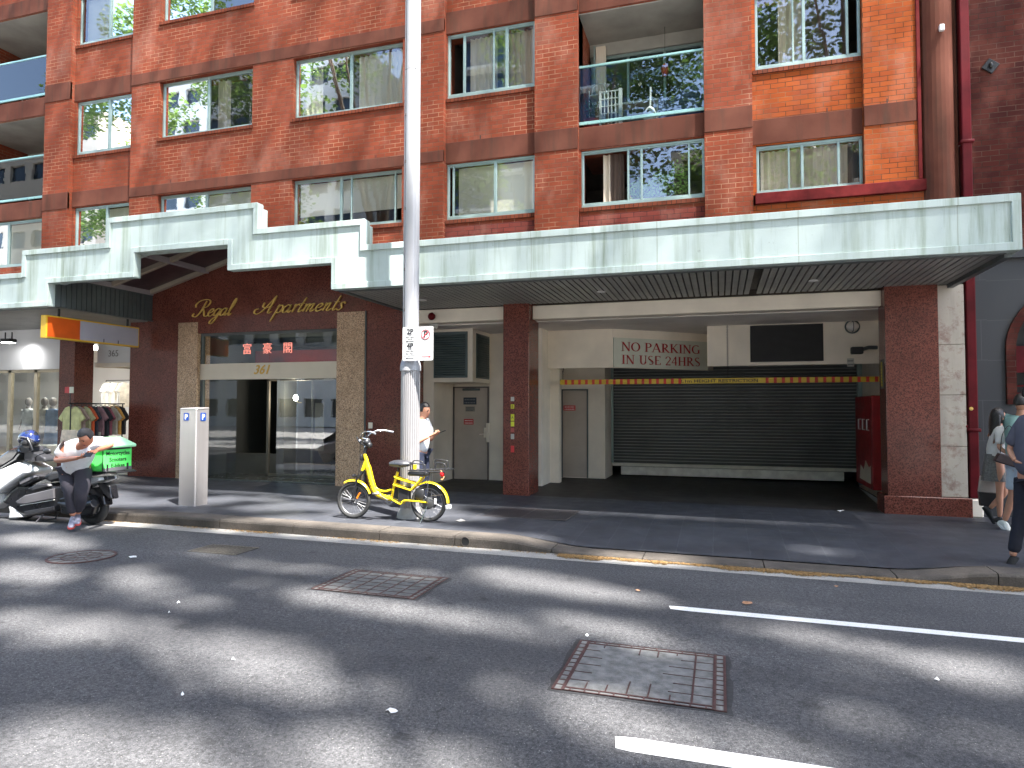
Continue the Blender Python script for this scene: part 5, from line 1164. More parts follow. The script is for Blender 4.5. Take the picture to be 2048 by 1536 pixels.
def rrect(w_, h, r_, n=5):
    pts = []
    for cx, cy, a0 in ((w_/2-r_, h/2-r_, 0), (-w_/2+r_, h/2-r_, 90), (-w_/2+r_, -h/2+r_, 180), (w_/2-r_, -h/2+r_, 270)):
        for k in range(n+1): a = radians(a0+90*k/n); pts.append((cx+r_*cos(a), cy+r_*sin(a)))
    return pts
m_signw = plain('white_reflective_sign', (.50, .50, .50), .4, 0, .03, 5); m_gry = plain('sign_grey_text', (.03, .03, .035), .5); m_sred = plain('sign_red', (.60, .03, .05), .5)
y_ = 8.80
def psign(label, x, fn, z=2.55):
    t = thing('parking_sign', label, 'parking sign', (x, y_, z)); mb = MB(); mb.prism(rrect(.238, .49, .025), .004, 'y', None, -.004); mb.build('plate', m_signw, t); fn(t); return t
def ftxt(mb, s, size, x, z, sx=1.0, b=0): mb.text(s, size, FR(x, -.0055, z) @ Matrix.Diagonal((sx, 1, 1, 1)), .001, bold=b)
def arrow(mb, x0, x1, z, s): 
    mb.box(min(x0, x1), max(x0, x1), -.006, -.005, z-.004, z+.004); mb.add([(x0-s*.022, -.006, z), (x0+s*.01, -.006, z+.013), (x0+s*.01, -.006, z-.013)], [(0, 1, 2)])
def f1(t):
    mb = MB(); ftxt(mb, '2P', .10, 0, .145, b=.004); ftxt(mb, 'TICKET', .022, 0, .122); ftxt(mb, '8am-10pm', .030, 0, .085); ftxt(mb, 'MON-FRI', .018, 0, .06); arrow(mb, -.05, .06, .035, 1)
    mb.box(-.119, .119, -.006, -.005, .012, .014); ftxt(mb, '4P', .10, 0, -.062, b=.004); ftxt(mb, 'TICKET', .022, 0, -.085); ftxt(mb, '6pm-10pm', .028, 0, -.115); ftxt(mb, '8am-10pm', .028, 0, -.15); ftxt(mb, 'SUN & PUBLIC HOLIDAYS', .016, 0, -.178); arrow(mb, -.05, .06, -.205, 1); mb.build('lettering', m_gry, t)
def f2(t):
    mb = MB(); ftxt(mb, 'P', .125, .002, .088, b=.003); mb.build('letter', m_black, t)
    mb = MB(); mb.torus((0, -.006, .13), .066, .0045, (0, 1, 0), 36, 6); a = MB(); mb.add([(-.05, -.0075, .085), (-.043, -.0075, .079), (.05, -.0075, .175), (.043, -.0075, .181)], [(0, 1, 2, 3)])
    arrow(mb, .065, -.06, -.19, -1); mb.build('prohibition_ring', m_sred, t)
psign('white parking plate reading 2P and 4P ticket with left arrows, on the street pole', -4.262, f1); psign('white no-parking plate with red ring and red arrow, beside the 2P plate', -4.018, f2)
mb = MB(); mb.box(-4.35, -3.92, 8.806, 8.83, 2.70, 2.73); mb.box(-4.35, -3.92, 8.806, 8.83, 2.37, 2.40); o = mb.build('sign_clamp', m_pole, None); o.parent = pole; o.location = (-PX, -PYY, -gz(PX))
# parking meter
MX, MY = -8.14, 8.905
mt = thing('parking_meter', 'chest-high brushed steel parking meter column with blue P marks at the kerb', 'parking meter', (MX, MY, gz(MX)))
mb = MB(); hw, hd = .165, .145
def mr(z, s=1.0, tilt=0): return [Vector((a, b, z+tilt*(b+hd))) for a, b in [(p[0]*s, p[1]*s) for p in rrect(2*hw, 2*hd, .022, 4)]]
mb.loft([mr(0), mr(.4), mr(1.0), mr(1.525, 1, .06)], smooth=False); mb.loft([mr(1.528, 1.0, .06), mr(1.54, 1.02, .06), mr(1.556, .98, .06)], smooth=False); mb.build('body', plain('brushed_meter_steel', (.50, .47, .46), .42, .75, .05, 14, 0, 0, (1, 1, .04)), mt)
m_pb = plain('parking_blue', (.01, .05, .25), .4)
T1 = FR(-.03, -hd-.002, 1.42); mb = MB(); mb.prism(rrect(.10, .12, .012), .003, 'z', T1, 0); mb.build('blue_badge', m_pb, mt); mb = MB(); mb.text('P', .11, T1 @ Matrix.Translation((0, -.038, .004)), .002, bold=.003); mb.build('letter', m_white, mt)
T2 = Matrix.Translation((hw+.002, .0, 1.42)) @ Matrix.Rotation(pi/2, 4, 'Z') @ Matrix.Rotation(pi/2, 4, 'X'); mb = MB(); mb.prism(rrect(.12, .13, .02), .003, 'z', T2, 0); mb.build('blue_badge', m_pb, mt); mb = MB(); mb.text('P', .12, T2 @ Matrix.Translation((0, -.042, .004)), .002, bold=.003); mb.build('letter', m_white, mt)

# ================================================================ yellow electric bicycle
f0 = PG(707, 1037); r0 = PG(857, 1045); bd = (r0-f0); bl = Vector((bd.x, bd.y, 0)).length
brz = atan2(bd.y, bd.x); bz = gz(f0.x)
bike = thing('electric_bicycle', 'bright yellow step-through electric bicycle parked on its stand against the silver pole', 'bicycle', (f0.x, f0.y, bz), rz=brz)
def BK(cx, cy, y=0.0):
    X = ((cx-368)/1117.0)*bl; gy = 1362+(cx-368)*.034*1.2; return Vector((X, y, (gy-cy)/7.68/126.0))
m_yel = plain('glossy_yellow', (.82, .60, .01), .22, 0, .05, 4, 0, .5)
m_spk = plain('spoke_steel', (.30, .30, .31), .4, .8); m_blk = plain('satin_black', (.018, .018, .02), .4, 0, .15, 8); m_grip = plain('grey_grip', (.20, .20, .22), .6)
def wheel(cx, hubr, disc=False):
    c = Vector((cx, 0, .262)); t = MB(); t.torus(c, .236, .026, (0, 1, 0), 48, 10); o = t.build('wheel', m_rubber, bike)
    s = MB(); s.torus(c, .205, .009, (0, 1, 0), 40, 6); s.build('rim', m_spk, o)
    s = MB()
    for k in range(28):
        a = 2*pi*k/28; a2 = a+.35*(1 if k % 2 else -1); s.tube([c+Vector((hubr*cos(a2), .02*(1 if k % 4 < 2 else -1), hubr*sin(a2))), c+Vector((.204*cos(a), 0, .204*sin(a)))], .0016, 4, False)
    s.build('spokes', m_spk, o)
    s = MB(); s.lathe([(hubr*.6, -.05), (hubr, -.03), (hubr, .03), (hubr*.6, .05)], (0, 0, 0), 20, Matrix.Translation(c) @ Matrix.Rotation(pi/2, 4, 'X')); s.build('hub', m_blk if not disc else plain('motor_hub_grey', (.10, .10, .10), .35, .6), o); return o
wheel(0, .03); wheel(bl, .085, True)
mb = MB(); mb.tube(cr([BK(545, 520), BK(590, 680), BK(635, 840), BK(675, 950), BK(740, 1030), BK(850, 1075), BK(935, 1090)], 5), [.030]*4+[.042]*18+[.036]*9, 12)
mb.tube(cr([BK(690, 930), BK(760, 975), BK(850, 990), BK(945, 965)], 5), .014, 8)
mb.tube([BK(1030, 725), BK(985, 880), BK(940, 1090)], .019, 10)
for y in (-.055, .055):
    mb.tube(cr([BK(1000, 790, y), BK(1100, 830, y), BK(1300, 885, y)], 3), .013, 8); mb.tube([BK(985, 895, y), BK(1240, 975, y)], .013, 8); mb.tube([BK(1240, 975, y), BK(1370, 845, y), BK(1400, 800, y)], .013, 8)
    mb.tube(cr([BK(935, 1085, y*.5), BK(1020, 1125, y), BK(1100, 1160, y), BK(1140, 1115, y), BK(1290, 1120, y), BK(1485, 1140, y)], 3), .012, 8)
mb.tube([BK(1370, 845, -.05), BK(1370, 845, .05)], .011, 8); mb.tube([BK(1240, 975, -.055), BK(1240, 975, .055)], .011)
mb.tube([BK(530, 470), BK(550, 560), BK(500, 700)], .027, 10); mb.build('frame', m_yel, bike)
mb = MB(); mb.tube([BK(525, 690), BK(440, 800)], .02, 8)
for y in (-.045, .045): mb.tube([BK(440, 790, y), BK(420, 900, y), BK(350, 1120, y*.8)], [.015, .014, .011], 8)
mb.tube([BK(440, 790, -.045), BK(440, 790, .045)], .014); mb.build('fork', m_blk, bike)
def fender(c, R_, a0, a1, wd, name, n=22):
    mb = MB(); secs = []
    for i in range(n+1):
        a = radians(a0+(a1-a0)*i/n); ring = []
        for j in range(9):
            q = -1+2*j/8; rr = R_-.022*q*q; ring.append(Vector((c+rr*cos(a), wd*q, .262+rr*sin(a))))
        for j in range(8, -1, -1):
            q = -1+2*j/8; rr = R_-.003-.022*q*q; ring.append(Vector((c+rr*cos(a), wd*q*.97, .262+rr*sin(a))))
        secs.append(ring)
    mb.loft(secs); mb.build(name, m_yel, bike)
fender(0, .30, 120, 22, .036, 'front_fender'); fender(bl, .305, 128, 2, .040, 'rear_fender')
mb = MB(); mb.bbox(bl+.255, bl+.33, -.035, .035, .19, .25, .01, Matrix.Identity(4)); mb.build('mud_flap', m_white, bike)
# handlebar
mb = MB(); mb.tube(cr([BK(530, 470), BK(525, 400), BK(560, 330), BK(575, 270)], 4), .014, 8)
for s_ in (-1, 1): mb.tube(cr([BK(575, 270, s_*.02), BK(520, 230, s_*.10), BK(600, 165, s_*.17), BK(690, 158, s_*.24), BK(740, 165, s_*.27)], 5), .011, 8)
mb.tube([BK(575, 270, -.03), BK(575, 270, .03)], .016); mb.build('handlebar', m_chrome, bike)
mb = MB()
for s_ in (-1, 1): mb.tube([BK(735, 165, s_*.265), BK(830, 190, s_*.30)], .015, 8)
mb.build('grips', m_grip, bike)
mb = MB(); mb.ell(BK(560, 310), (.055, .065, .055)); mb.ell(BK(600, 350), (.04, .05, .045)); mb.tube([BK(545, 380), BK(530, 470)], .028); mb.bbox(-.02, .02, -.03, .03, -.045, .045, .006, Matrix.Translation(BK(485, 520))); mb.tube(cr([BK(480, 260, -.08), BK(455, 230, -.1), BK(490, 300, -.1), BK(540, 350, -.05)], 4), .008); mb.tube(cr([BK(560, 200, .1), BK(500, 240, .08), BK(530, 420, .03), BK(500, 620, .01), BK(440, 780, .02)], 5), .005, 5); mb.tube(cr([BK(690, 170, -.2), BK(560, 190, -.15), BK(490, 380, -.06), BK(470, 560, -.03), BK(450, 800, -.03)], 5), .005, 5)
mb.tube([BK(690, 175, -.24), BK(700, 230, -.25)], .006); mb.build('display_and_cables', m_blk, bike)
mb = MB(); mb.ell(BK(375, 775), (.035, .03, .03)); mb.tube([BK(440, 770), BK(380, 775)], .008); mb.build('headlight', m_blk, bike)
mb = MB(); mb.ell(BK(380, 290, 0)+Vector((.085, 0, 0)), (.02, .045, .035)); mb.build('round_mirror', m_chrome, bike)
mb = MB(); mb.bbox(-.012, .012, -.05, -.03, -.05, .05, .004, Matrix.Translation(BK(460, 1040)) @ Matrix.Rotation(radians(28), 4, 'Y')); mb.build('orange_reflector', plain('orange_reflector', (.8, .20, .01), .3), bike)
# saddle
mb = MB(); secs = []
for i in range(11):
    q = i/10; x = BK(905, 0).x+(BK(1220, 0).x-BK(905, 0).x)*q; w_ = .04+.08*min(1, q*1.6)**1.3; e = sin(pi*min(max(q, .03), .97))**.3; zc = BK(0, 590).z+.008*q+.008; secs.append([Vector((x, w_*e*cos(2*pi*k/16), zc+.060*e*sin(2*pi*k/16)*(1 if sin(2*pi*k/16) > 0 else .8))) for k in range(16)])
mb.loft(secs); mb.build('saddle', plain('grey_black_vinyl', (.045, .045, .05), .3, 0, .1, 5), bike)
mb = MB(); mb.tube([BK(1040, 640), BK(1028, 740)], .013); mb.torus(BK(1100, 645), .025, .006, (1, 0, 0), 14, 5); mb.tube([BK(1000, 640, -.03), BK(1130, 660, -.03)], .005); mb.tube([BK(1000, 640, .03), BK(1130, 660, .03)], .005); mb.build('seat_post', m_blk, bike)
# rack, pad
mb = MB(); zt = BK(1400, 715).z
A_, B_ = BK(1215, 725).x, BK(1830, 700).x
for y in (-.075, 0, .075): mb.tube([Vector((A_, y, zt)), Vector((B_-.03, y, zt+.03))], .007, 6)
for k in range(6): x = A_+(B_-A_)*k/5; mb.tube([Vector((x, -.08, zt+.03*k/5)), Vector((x, .08, zt+.03*k/5))], .006, 6)
def loop(xa, xb, y, h, zz): mb.tube(cr([Vector((xa, y, zz)), Vector((xa+.005, y, zz+h*.8)), Vector((xa+.03, y, zz+h)), Vector((xb-.03, y, zz+h*.92)), Vector((xb-.004, y, zz+h*.7)), Vector((xb, y, zz))], 4), .0075, 7)
loop(A_+.04, A_+.26, -.085, .10, zt); loop(A_+.0, A_+.16, .085, .13, zt); loop(B_-.30, B_-.10, .085, .13, zt+.02); loop(B_-.22, B_-.08, -.085, .10, zt+.02)
for y in (-.07, .07): mb.tube([Vector((bl, y, .27)), Vector((bl+.01, y, zt))], .005, 6)
mb.build('rear_rack', m_blk, bike)
mb = MB(); mb.bbox(A_-.02, A_+.28, -.07, .07, zt-.075, zt-.015, .02); mb.tube([Vector((A_, 0, zt-.05)), Vector((A_+.3, 0, zt-.02)), Vector((B_-.12, 0, zt-.02))], .012); mb.build('rear_pad', m_blk, bike)
mb = MB(); mb.tube([BK(1240, 710, .1), BK(1240, 640, .1)], .03); mb.build('child_peg_cover', m_yel, bike)
# battery, motor cover, crank
mb = MB(); mb.bbox(BK(1050, 0).x, BK(1215, 0).x, -.045, .045, BK(0, 1080).z, BK(0, 880).z, .012); mb.build('battery_box', m_blk, bike)
mb = MB(); c = BK(1350, 985)
for k in range(5): mb.tube([BK(1120+22*k, 870), BK(1110+22*k, 1080)], .003, 5)
mb.build('battery_cage', plain('cage_wire', (.5, .45, .1), .4, .4), bike)
mb = MB(); mb.bbox(BK(1290, 0).x, BK(1430, 0).x, -.03, .03, BK(0, 1080).z, BK(0, 900).z, .02); mb.torus(BK(1485, 1120), .12, .012, (0, 1, 0), 24, 6, None, -.3, 2.6); mb.lathe([(.04, -.075), (.045, -.06), (.045, -.05)], (0, 0, 0), 20, Matrix.Translation(Vector((bl, 0, .262))) @ Matrix.Rotation(pi/2, 4, 'X')); mb.build('chain_guard', m_blk, bike)
mb = MB(); cp_ = BK(905, 1100); mb.torus(cp_, .06, .006, (0, 1, 0), 24, 5)
for s_ in (-1, 1):
    e = cp_+Vector((s_*-.12*(1 if s_ < 0 else 1.2), s_*-.09, s_*.09 if s_ > 0 else -.02)); mb.tube([cp_, Vector((cp_.x, s_*-.07, cp_.z)), e], .008, 6)
    mb.bbox(-.045, .045, -.04, .04, -.01, .01, .004, Matrix.Translation(e+Vector((0, -s_*.03, 0))))
mb.build('crank_and_pedals', m_spk, bike)
mb = MB(); mb.ell(BK(1675, 775, 0), (.03, .04, .035)); mb.build('tail_light', plain('red_tail_lamp', (.6, .01, .01), .2), bike)
mb = MB(); mb.tube(cr([BK(1660, 830, -.01), BK(1690, 840, -.01), BK(1710, 800, -.01)], 3), .008); mb.tube([BK(1680, 745), BK(1650, 715)], .006); mb.build('tail_bracket', plain('pale_orange_plastic', (.7, .4, .2), .4), bike)
mb = MB(); mb.tube(cr([BK(1500, 880, -.06), BK(1490, 1000, -.07), BK(1475, 1100, -.06)], 3), .004, 5); mb.tube(cr([BK(1480, 1190, -.05), BK(1440, 1330, -.10), BK(1405, 1448, -.16), BK(1480, 1455, -.20)], 4), .007, 6); mb.tube([BK(1540, 1050, -.06), BK(1700, 1040, -.045)], .004, 5); mb.build('kickstand', m_chrome, bike)
mb = MB(); mb.bbox(-.016, .016, -.09, -.08, -.04, .04, .004, Matrix.Translation(Vector((bl+.13, 0, .30)))); mb.build('white_tag', m_white, bike)
mb = MB(); 
for i, (cx, cy) in enumerate(((560, 690), (575, 735), (590, 780), (605, 825), (620, 870), (640, 910))): p = BK(cx+12, cy); mb.box(p.x-.008, p.x+.008, -.0435, -.042, p.z-.012, p.z+.012)
mb.build('frame_marks', plain('mark_olive', (.15, .13, .01), .5), bike)

# ================================================================ motor scooter (faces left)
SY = 7.60
scz = gz(-9.3)-.135
scoot = thing('motor_scooter', 'white and black delivery scooter parked in the road at the kerb, facing left', 'scooter', (-9.4, SY, scz))
def SCp(cx, cy, y=0.0):
    p = PY(cx/6.4, 830+cy/6.4, SY+y); return Vector((p.x+9.4, y, p.z-scz))
m_sw2 = plain('pearl_white_plastic', (.72, .72, .72), .25, 0, .03, 2, 0, .3); m_sblk = plain('gloss_black_plastic', (.010, .010, .012), .3, 0, .1, 4, 0, .1); m_sgry = plain('dark_grey_plastic', (.028, .028, .032), .4, 0, .1, 3); m_ssil = plain('silver_grey_plastic', (.12, .115, .125), .4, .1, .1, 2)
def slab(name, pts, y0, y1, m, bev=.02, parent=None, inset=0.0):
    P2 = [SCp(a, b, 0) for a, b in pts]; mb = MB(); c = sum((Vector((p.x, 0, p.z)) for p in P2), Vector())/len(P2)
    secs = []
    L = [(y0, .90), (y0+(y1-y0)*.12, 1.0), (y1-(y1-y0)*.12, 1.0), (y1, .90)]
    for y, s_ in L: secs.append([Vector((c.x+(p.x-c.x)*s_, y, c.z+(p.z-c.z)*s_)) for p in P2])
    mb.loft(secs, smooth=False); return mb.build(name, m, parent or scoot, bevel=bev)
wr = SCp(1200, 1170); fx = wr.x-1.36
def swheel(x, r_=.262):
    c = Vector((x, 0, r_)); mb = MB(); mb.torus(c, r_-.055, .058, (0, 1, 0), 44, 12); o = mb.build('wheel', m_rubber, scoot); mb = MB(); mb.torus(c, .15, .02, (0, 1, 0), 30, 8)
    for k in range(5): a = 2*pi*k/5; mb.tube([c, c+Vector((.15*cos(a), 0, .15*sin(a)))], .018, 6)
    mb.lathe([(.05, -.05), (.05, .05)], (0, 0, 0), 14, Matrix.Translation(c) @ Matrix.Rotation(pi/2, 4, 'X')); mb.build('rim', m_sgry, o)
swheel(wr.x); swheel(fx)
slab('rear_engine', [(870, 1050), (1080, 1010), (1280, 1010), (1340, 1120), (1300, 1250), (1150, 1290), (900, 1240)], -.16, -.05, m_sblk, .02)
slab('rear_mudguard', [(1050, 960), (1250, 920), (1380, 1040), (1400, 1150), (1370, 1160), (1330, 1060), (1200, 990), (1060, 1020)], -.08, .08, m_sblk, .015)
slab('main_body', [(120, 1100), (230, 960), (330, 890), (560, 890), (830, 900), (1120, 850), (1130, 960), (980, 1080), (840, 1220), (450, 1290), (310, 1220), (200, 1140)], -.15, .15, m_sblk, .03)
slab('white_leg_shield', [(-160, 830), (0, 740), (130, 700), (370, 595), (540, 675), (540, 720), (395, 810), (130, 1000), (60, 960), (-120, 980)], -.22, .22, m_sw2, .04)
slab('front_fender', [(-160, 980), (0, 965), (115, 1005), (105, 1110), (0, 1200), (-60, 1190)], -.09, .09, m_sw2, .03)
slab('dark_inlay', [(-100, 770), (40, 755), (150, 750), (60, 815), (-80, 830)], -.232, -.20, m_sgry, .006)
slab('red_reflector', [(-60, 785), (80, 770), (50, 800), (-60, 808)], -.236, -.225, plain('pale_red_lamp', (.45, .2, .18), .3), .002)
slab('side_panel', [(350, 1090), (470, 1010), (825, 925), (830, 1050), (460, 1120), (370, 1115)], -.185, -.14, m_ssil, .012)
slab('side_trim', [(400, 1135), (830, 1062), (830, 1072), (400, 1145)], -.172, -.155, m_white, .001)
slab('lower_panel', [(440, 1215), (820, 1150), (820, 1195), (460, 1265)], -.165, -.14, m_sgry, .006)
slab('knee_panel', [(390, 830), (600, 750), (650, 770), (640, 810), (450, 900), (400, 880)], -.19, -.05, m_sgry, .02)
slab('knee_highlight', [(420, 850), (590, 765), (640, 772), (480, 850), (425, 875)], -.205, -.185, m_ssil, .008)
slab('white_side_flash', [(225, 1150), (300, 1155), (405, 1290), (330, 1305), (225, 1310), (240, 1220)], -.145, .1, m_sw2, .012)
slab('seat', [(640, 790), (760, 720), (950, 700), (1120, 680), (1310, 705), (1330, 745), (1120, 790), (900, 800), (740, 850)], -.15, .15, plain('black_seat_vinyl', (.022, .022, .025), .5, 0, .1, 6), .035)
slab('floorboard', [(480, 930), (620, 860), (760, 860), (780, 900), (560, 960)], -.18, .18, m_sgry, .015)
slab('tail_panel', [(1135, 815), (1260, 790), (1385, 785), (1390, 825), (1250, 880), (1115, 950), (1130, 880)], -.155, -.06, m_sw2, .015)
slab('tail_panel', [(1135, 815), (1260, 790), (1385, 785), (1390, 825), (1250, 880), (1115, 950), (1130, 880)], .06, .155, m_sw2, .015)
slab('tail_light', [(1370, 785), (1420, 780), (1430, 820), (1385, 830)], -.07, .07, m_sgry, .01)
slab('number_plate_holder', [(1290, 870), (1370, 860), (1450, 900), (1478, 1065), (1450, 1075), (1385, 1010), (1330, 940)], -.07, .07, m_sblk, .012)
slab('windscreen', [(-60, 640), (60, 560), (235, 430), (360, 400), (380, 470), (300, 570), (120, 680), (-40, 720)], -.15, .15, glass_mat('smoked_windscreen', .05, (.05, .05, .06), .05), .03)
slab('handlebar_cover', [(375, 445), (440, 440), (560, 490), (650, 545), (655, 590), (560, 600), (380, 575)], -.10, .10, m_sgry, .03)
slab('instrument_cowl', [(250, 400), (350, 380), (480, 400), (500, 460), (380, 480), (260, 500)], -.12, .12, m_sgry, .03)
mb = MB()
for s_ in (-1, 1): mb.tube([SCp(500, 560)+Vector((0, s_*.08, 0)), SCp(660, 570)+Vector((.02, s_*.30, 0))], .02, 8)
mb.build('handlebar', m_blk, scoot)
mb = MB(); mb.tube(cr([SCp(640, 580)+Vector((0, -.22, 0)), SCp(660, 520)+Vector((0, -.24, 0)), SCp(730, 490)+Vector((0, -.26, 0)), SCp(800, 470)+Vector((0, -.26, 0))], 4), .008, 6); mb.ell(SCp(818, 450)+Vector((0, -.26, 0)), (.075, .03, .045)); mb.build('mirror', m_blk, scoot)
mb = MB(); mb.tube([SCp(240, 980)+Vector((0, -.1, 0)), Vector((fx, -.09, .26))], .028, 8); mb.tube([SCp(240, 980)+Vector((0, .1, 0)), Vector((fx, .09, .26))], .028, 8); mb.build('front_fork', m_sgry, scoot)
mb = MB()
for y in (-.12, .12): mb.tube([SCp(655, 1260)+Vector((0, y, 0)), Vector((SCp(640, 0).x-.02, y*1.2, .012))], .012, 7)
mb.tube([Vector((SCp(640, 0).x-.02, -.16, .012)), Vector((SCp(640, 0).x-.02, .16, .012))], .012); mb.build('centre_stand', m_ssil, scoot)
mb = MB(); z = SCp(1500, 720).z; a_ = SCp(1240, 0).x; b_ = SCp(1630, 0).x
for y in (-.14, .14): mb.tube([Vector((a_-.1, y, z-.02)), Vector((b_, y, z+.01))], .014, 7)
for k in range(4): x = a_+(b_-a_)*k/3; mb.tube([Vector((x, -.17, z)), Vector((x, .17, z))], .012, 6)
mb.build('luggage_rack', m_blk, scoot)
mb = MB(); mb.tube([Vector((wr.x-.5, -.13, .3)), Vector((wr.x-.1, -.17, .27)), Vector((wr.x+.2, -.17, .33))], [.03, .05, .055], 12); mb.build('exhaust', m_sgry, scoot)
# green delivery box on the rack
c0 = PY(205, 941, 7.40); c1 = PY(205, 897, 7.40); zb, zt_ = c0.z-.02, c1.z
dbx = thing('delivery_box', 'lime green delivery box lettered Motorcycles Scooters E-bikes on the back of the scooter', 'delivery box', (c0.x, 7.40, zb))
m_grn = plain('lime_green_vinyl', (.10, .72, .13), .45, 0, .1, 4, .1); m_grn2 = plain('pale_green_lid', (.42, .80, .48), .4, 0, .1, 4, .1)
BW, BD, BH = .47, .50, zt_-zb
mb = MB(); mb.bbox(-BW, 0, 0, BD, 0, BH, .015); mb.build('body', m_grn, dbx)
mb = MB(); mb.loft([[Vector((-BW-.03, -.03, BH)), Vector((.04, -.03, BH)), Vector((.04, BD+.03, BH)), Vector((-BW-.03, BD+.03, BH))], [Vector((-BW-.03, -.03, BH+.035)), Vector((.05, -.03, BH+.03)), Vector((.05, BD+.03, BH+.04)), Vector((-BW-.03, BD+.03, BH+.045))], [Vector((-BW+.05, .04, BH+.13)), Vector((-.16, .04, BH+.14)), Vector((-.16, BD-.05, BH+.15)), Vector((-BW+.05, BD-.05, BH+.14))]], smooth=False); mb.build('lid', m_grn2, dbx, bevel=.01)
TB = Matrix.Translation((.002, BD/2-.01, 0)) @ Matrix.Rotation(pi/2, 4, 'Z') @ Matrix.Rotation(pi/2, 4, 'X')
mb = MB()
for i, s_ in enumerate(('Motorcycles', 'Scooters', 'E-bikes')): mb.text(s_, .080, TB @ Matrix.Translation((.01, BH*.68-.088*i, 0)), .002, bold=.0018)
mb.build('lettering', m_black, dbx)
mb = MB(); mb.box(.001, .006, .06, .46, BH-.025, BH-.004); mb.box(.001, .012, .06, .085, -.02, .10); mb.box(.001, .012, .40, .425, -.02, .10); mb.box(-.004, .005, -.004, .004, 0, BH); mb.build('straps', m_black, dbx)
mb = MB(); mb.box(.001, .004, .01, .49, .0, .05); mb.build('reflective_strip', m_ssil, dbx)
# helmet hanging on the dash
hp = PY(58, 878, 7.5)
hel = thing('motorcycle_helmet', 'blue and black motorcycle helmet resting on the scooter handlebar', 'helmet', hp)
mb = MB(); mb.ell((0, 0, 0), (.155, .13, .14), 24, 14, None, lambda p: Vector((p.x*(1.0+.08*(p.z < 0)), p.y, p.z*(1 if p.z > -.2 else .8)))); 
def helm():
    m, t, b = newmat('blue_black_helmet'); v = pos(t, (1, 1, 1), True); c = ramp(t, noise(t, v, 9, 2), [(.48, (.012, .014, .02)), (.52, (.010, .02, .09))]); t.links.new(c, b.inputs['Base Color']); b.inputs['Roughness'].default_value = .12; b.inputs['Coat Weight'].default_value = .6; return m
mb.build('shell', helm(), hel); mb = MB(); mb.ell((.055, -.05, -.055), (.10, .09, .075), 18, 10); mb.build('opening', m_black, hel)
mb = MB(); mb.tube([(.1, -.1, .02), (.17, -.11, -.06), (.21, -.1, -.16)], [.022, .02, .014], 8); mb.build('visor', m_sblk, hel)
mb = MB(); mb.torus((.02, -.02, -.03), .13, .008, (0, .6, 1), 24, 6); mb.build('trim', m_ssil, hel)
# ================================================================ people
def skin_mesh(nodes, edges, sub=2):
    "nodes: name -> (pos, rx, ry); returns verts/faces grown with a skin modifier"
    names = list(nodes); ix = {n: i for i, n in enumerate(names)}
    me = bpy.data.meshes.new('s'); me.from_pydata([tuple(nodes[n][0]) for n in names], [(ix[a], ix[b]) for a, b in edges], []); me.update()
    o = bpy.data.objects.new('s', me); COL.objects.link(o); sk = o.modifiers.new('s', 'SKIN'); sk.use_smooth_shade = True
    for i, n in enumerate(names):
        v = me.skin_vertices[0].data[i]; v.radius = (nodes[n][1], nodes[n][2]); v.use_root = (i == 0)
    sb = o.modifiers.new('u', 'SUBSURF'); sb.levels = sub; sb.render_levels = sub
    dg = bpy.context.evaluated_depsgraph_get(); dg.update(); m2 = bpy.data.meshes.new_from_object(o.evaluated_get(dg))
    r = ([v.co.copy() for v in m2.vertices], [tuple(p.vertices) for p in m2.polygons]); bpy.data.objects.remove(o); bpy.data.meshes.remove(me); bpy.data.meshes.remove(m2); return r
def add_skin(mb, nodes, edges, sub=2): v, f = skin_mesh(nodes, edges, sub); mb.add(v, f, True)
def hand(mb, w_, d, pn, side, curl=.5, s=1.0):
    "w_: wrist, d: pointing direction, pn: palm normal, side: +1/-1 thumb side"
    d = d.normalized(); pn = (pn-d*pn.dot(d)).normalized(); sd = d.cross(pn)*side
    pal = []
    for q, a, b in ((0, .026, .018), (.03, .034, .017), (.065, .042, .015), (.09, .040, .012)):
        c = w_+d*q*s; pal.append([c+(sd*cos(2*pi*k/12)*a+pn*sin(2*pi*k/12)*b)*s for k in range(12)])
    mb.loft(pal)
    for i, (off, ln) in enumerate(((.030, .070), (.010, .078), (-.011, .072), (-.030, .056))):
        p = w_+(d*.085+sd*off)*s; dd = d.copy(); pts = [p]; 
        for k in range(3):
            ang = curl*(.5+.35*k)+.06*i; dd = (d*cos(ang*(k+1)*.6)+pn*sin(ang*(k+1)*.6)); p = p+dd*ln*(.45, .32, .25)[k]*s; pts.append(p)
        mb.tube(pts, [.0095*s, .009*s, .008*s, .0065*s], 7)
    t0 = w_+(d*.03+sd*.03)*s; mb.tube([t0, t0+(d*.028+sd*.022+pn*.01)*s, t0+(d*.055+sd*.022+pn*.022)*s], [.012*s, .0105*s, .008*s], 7)
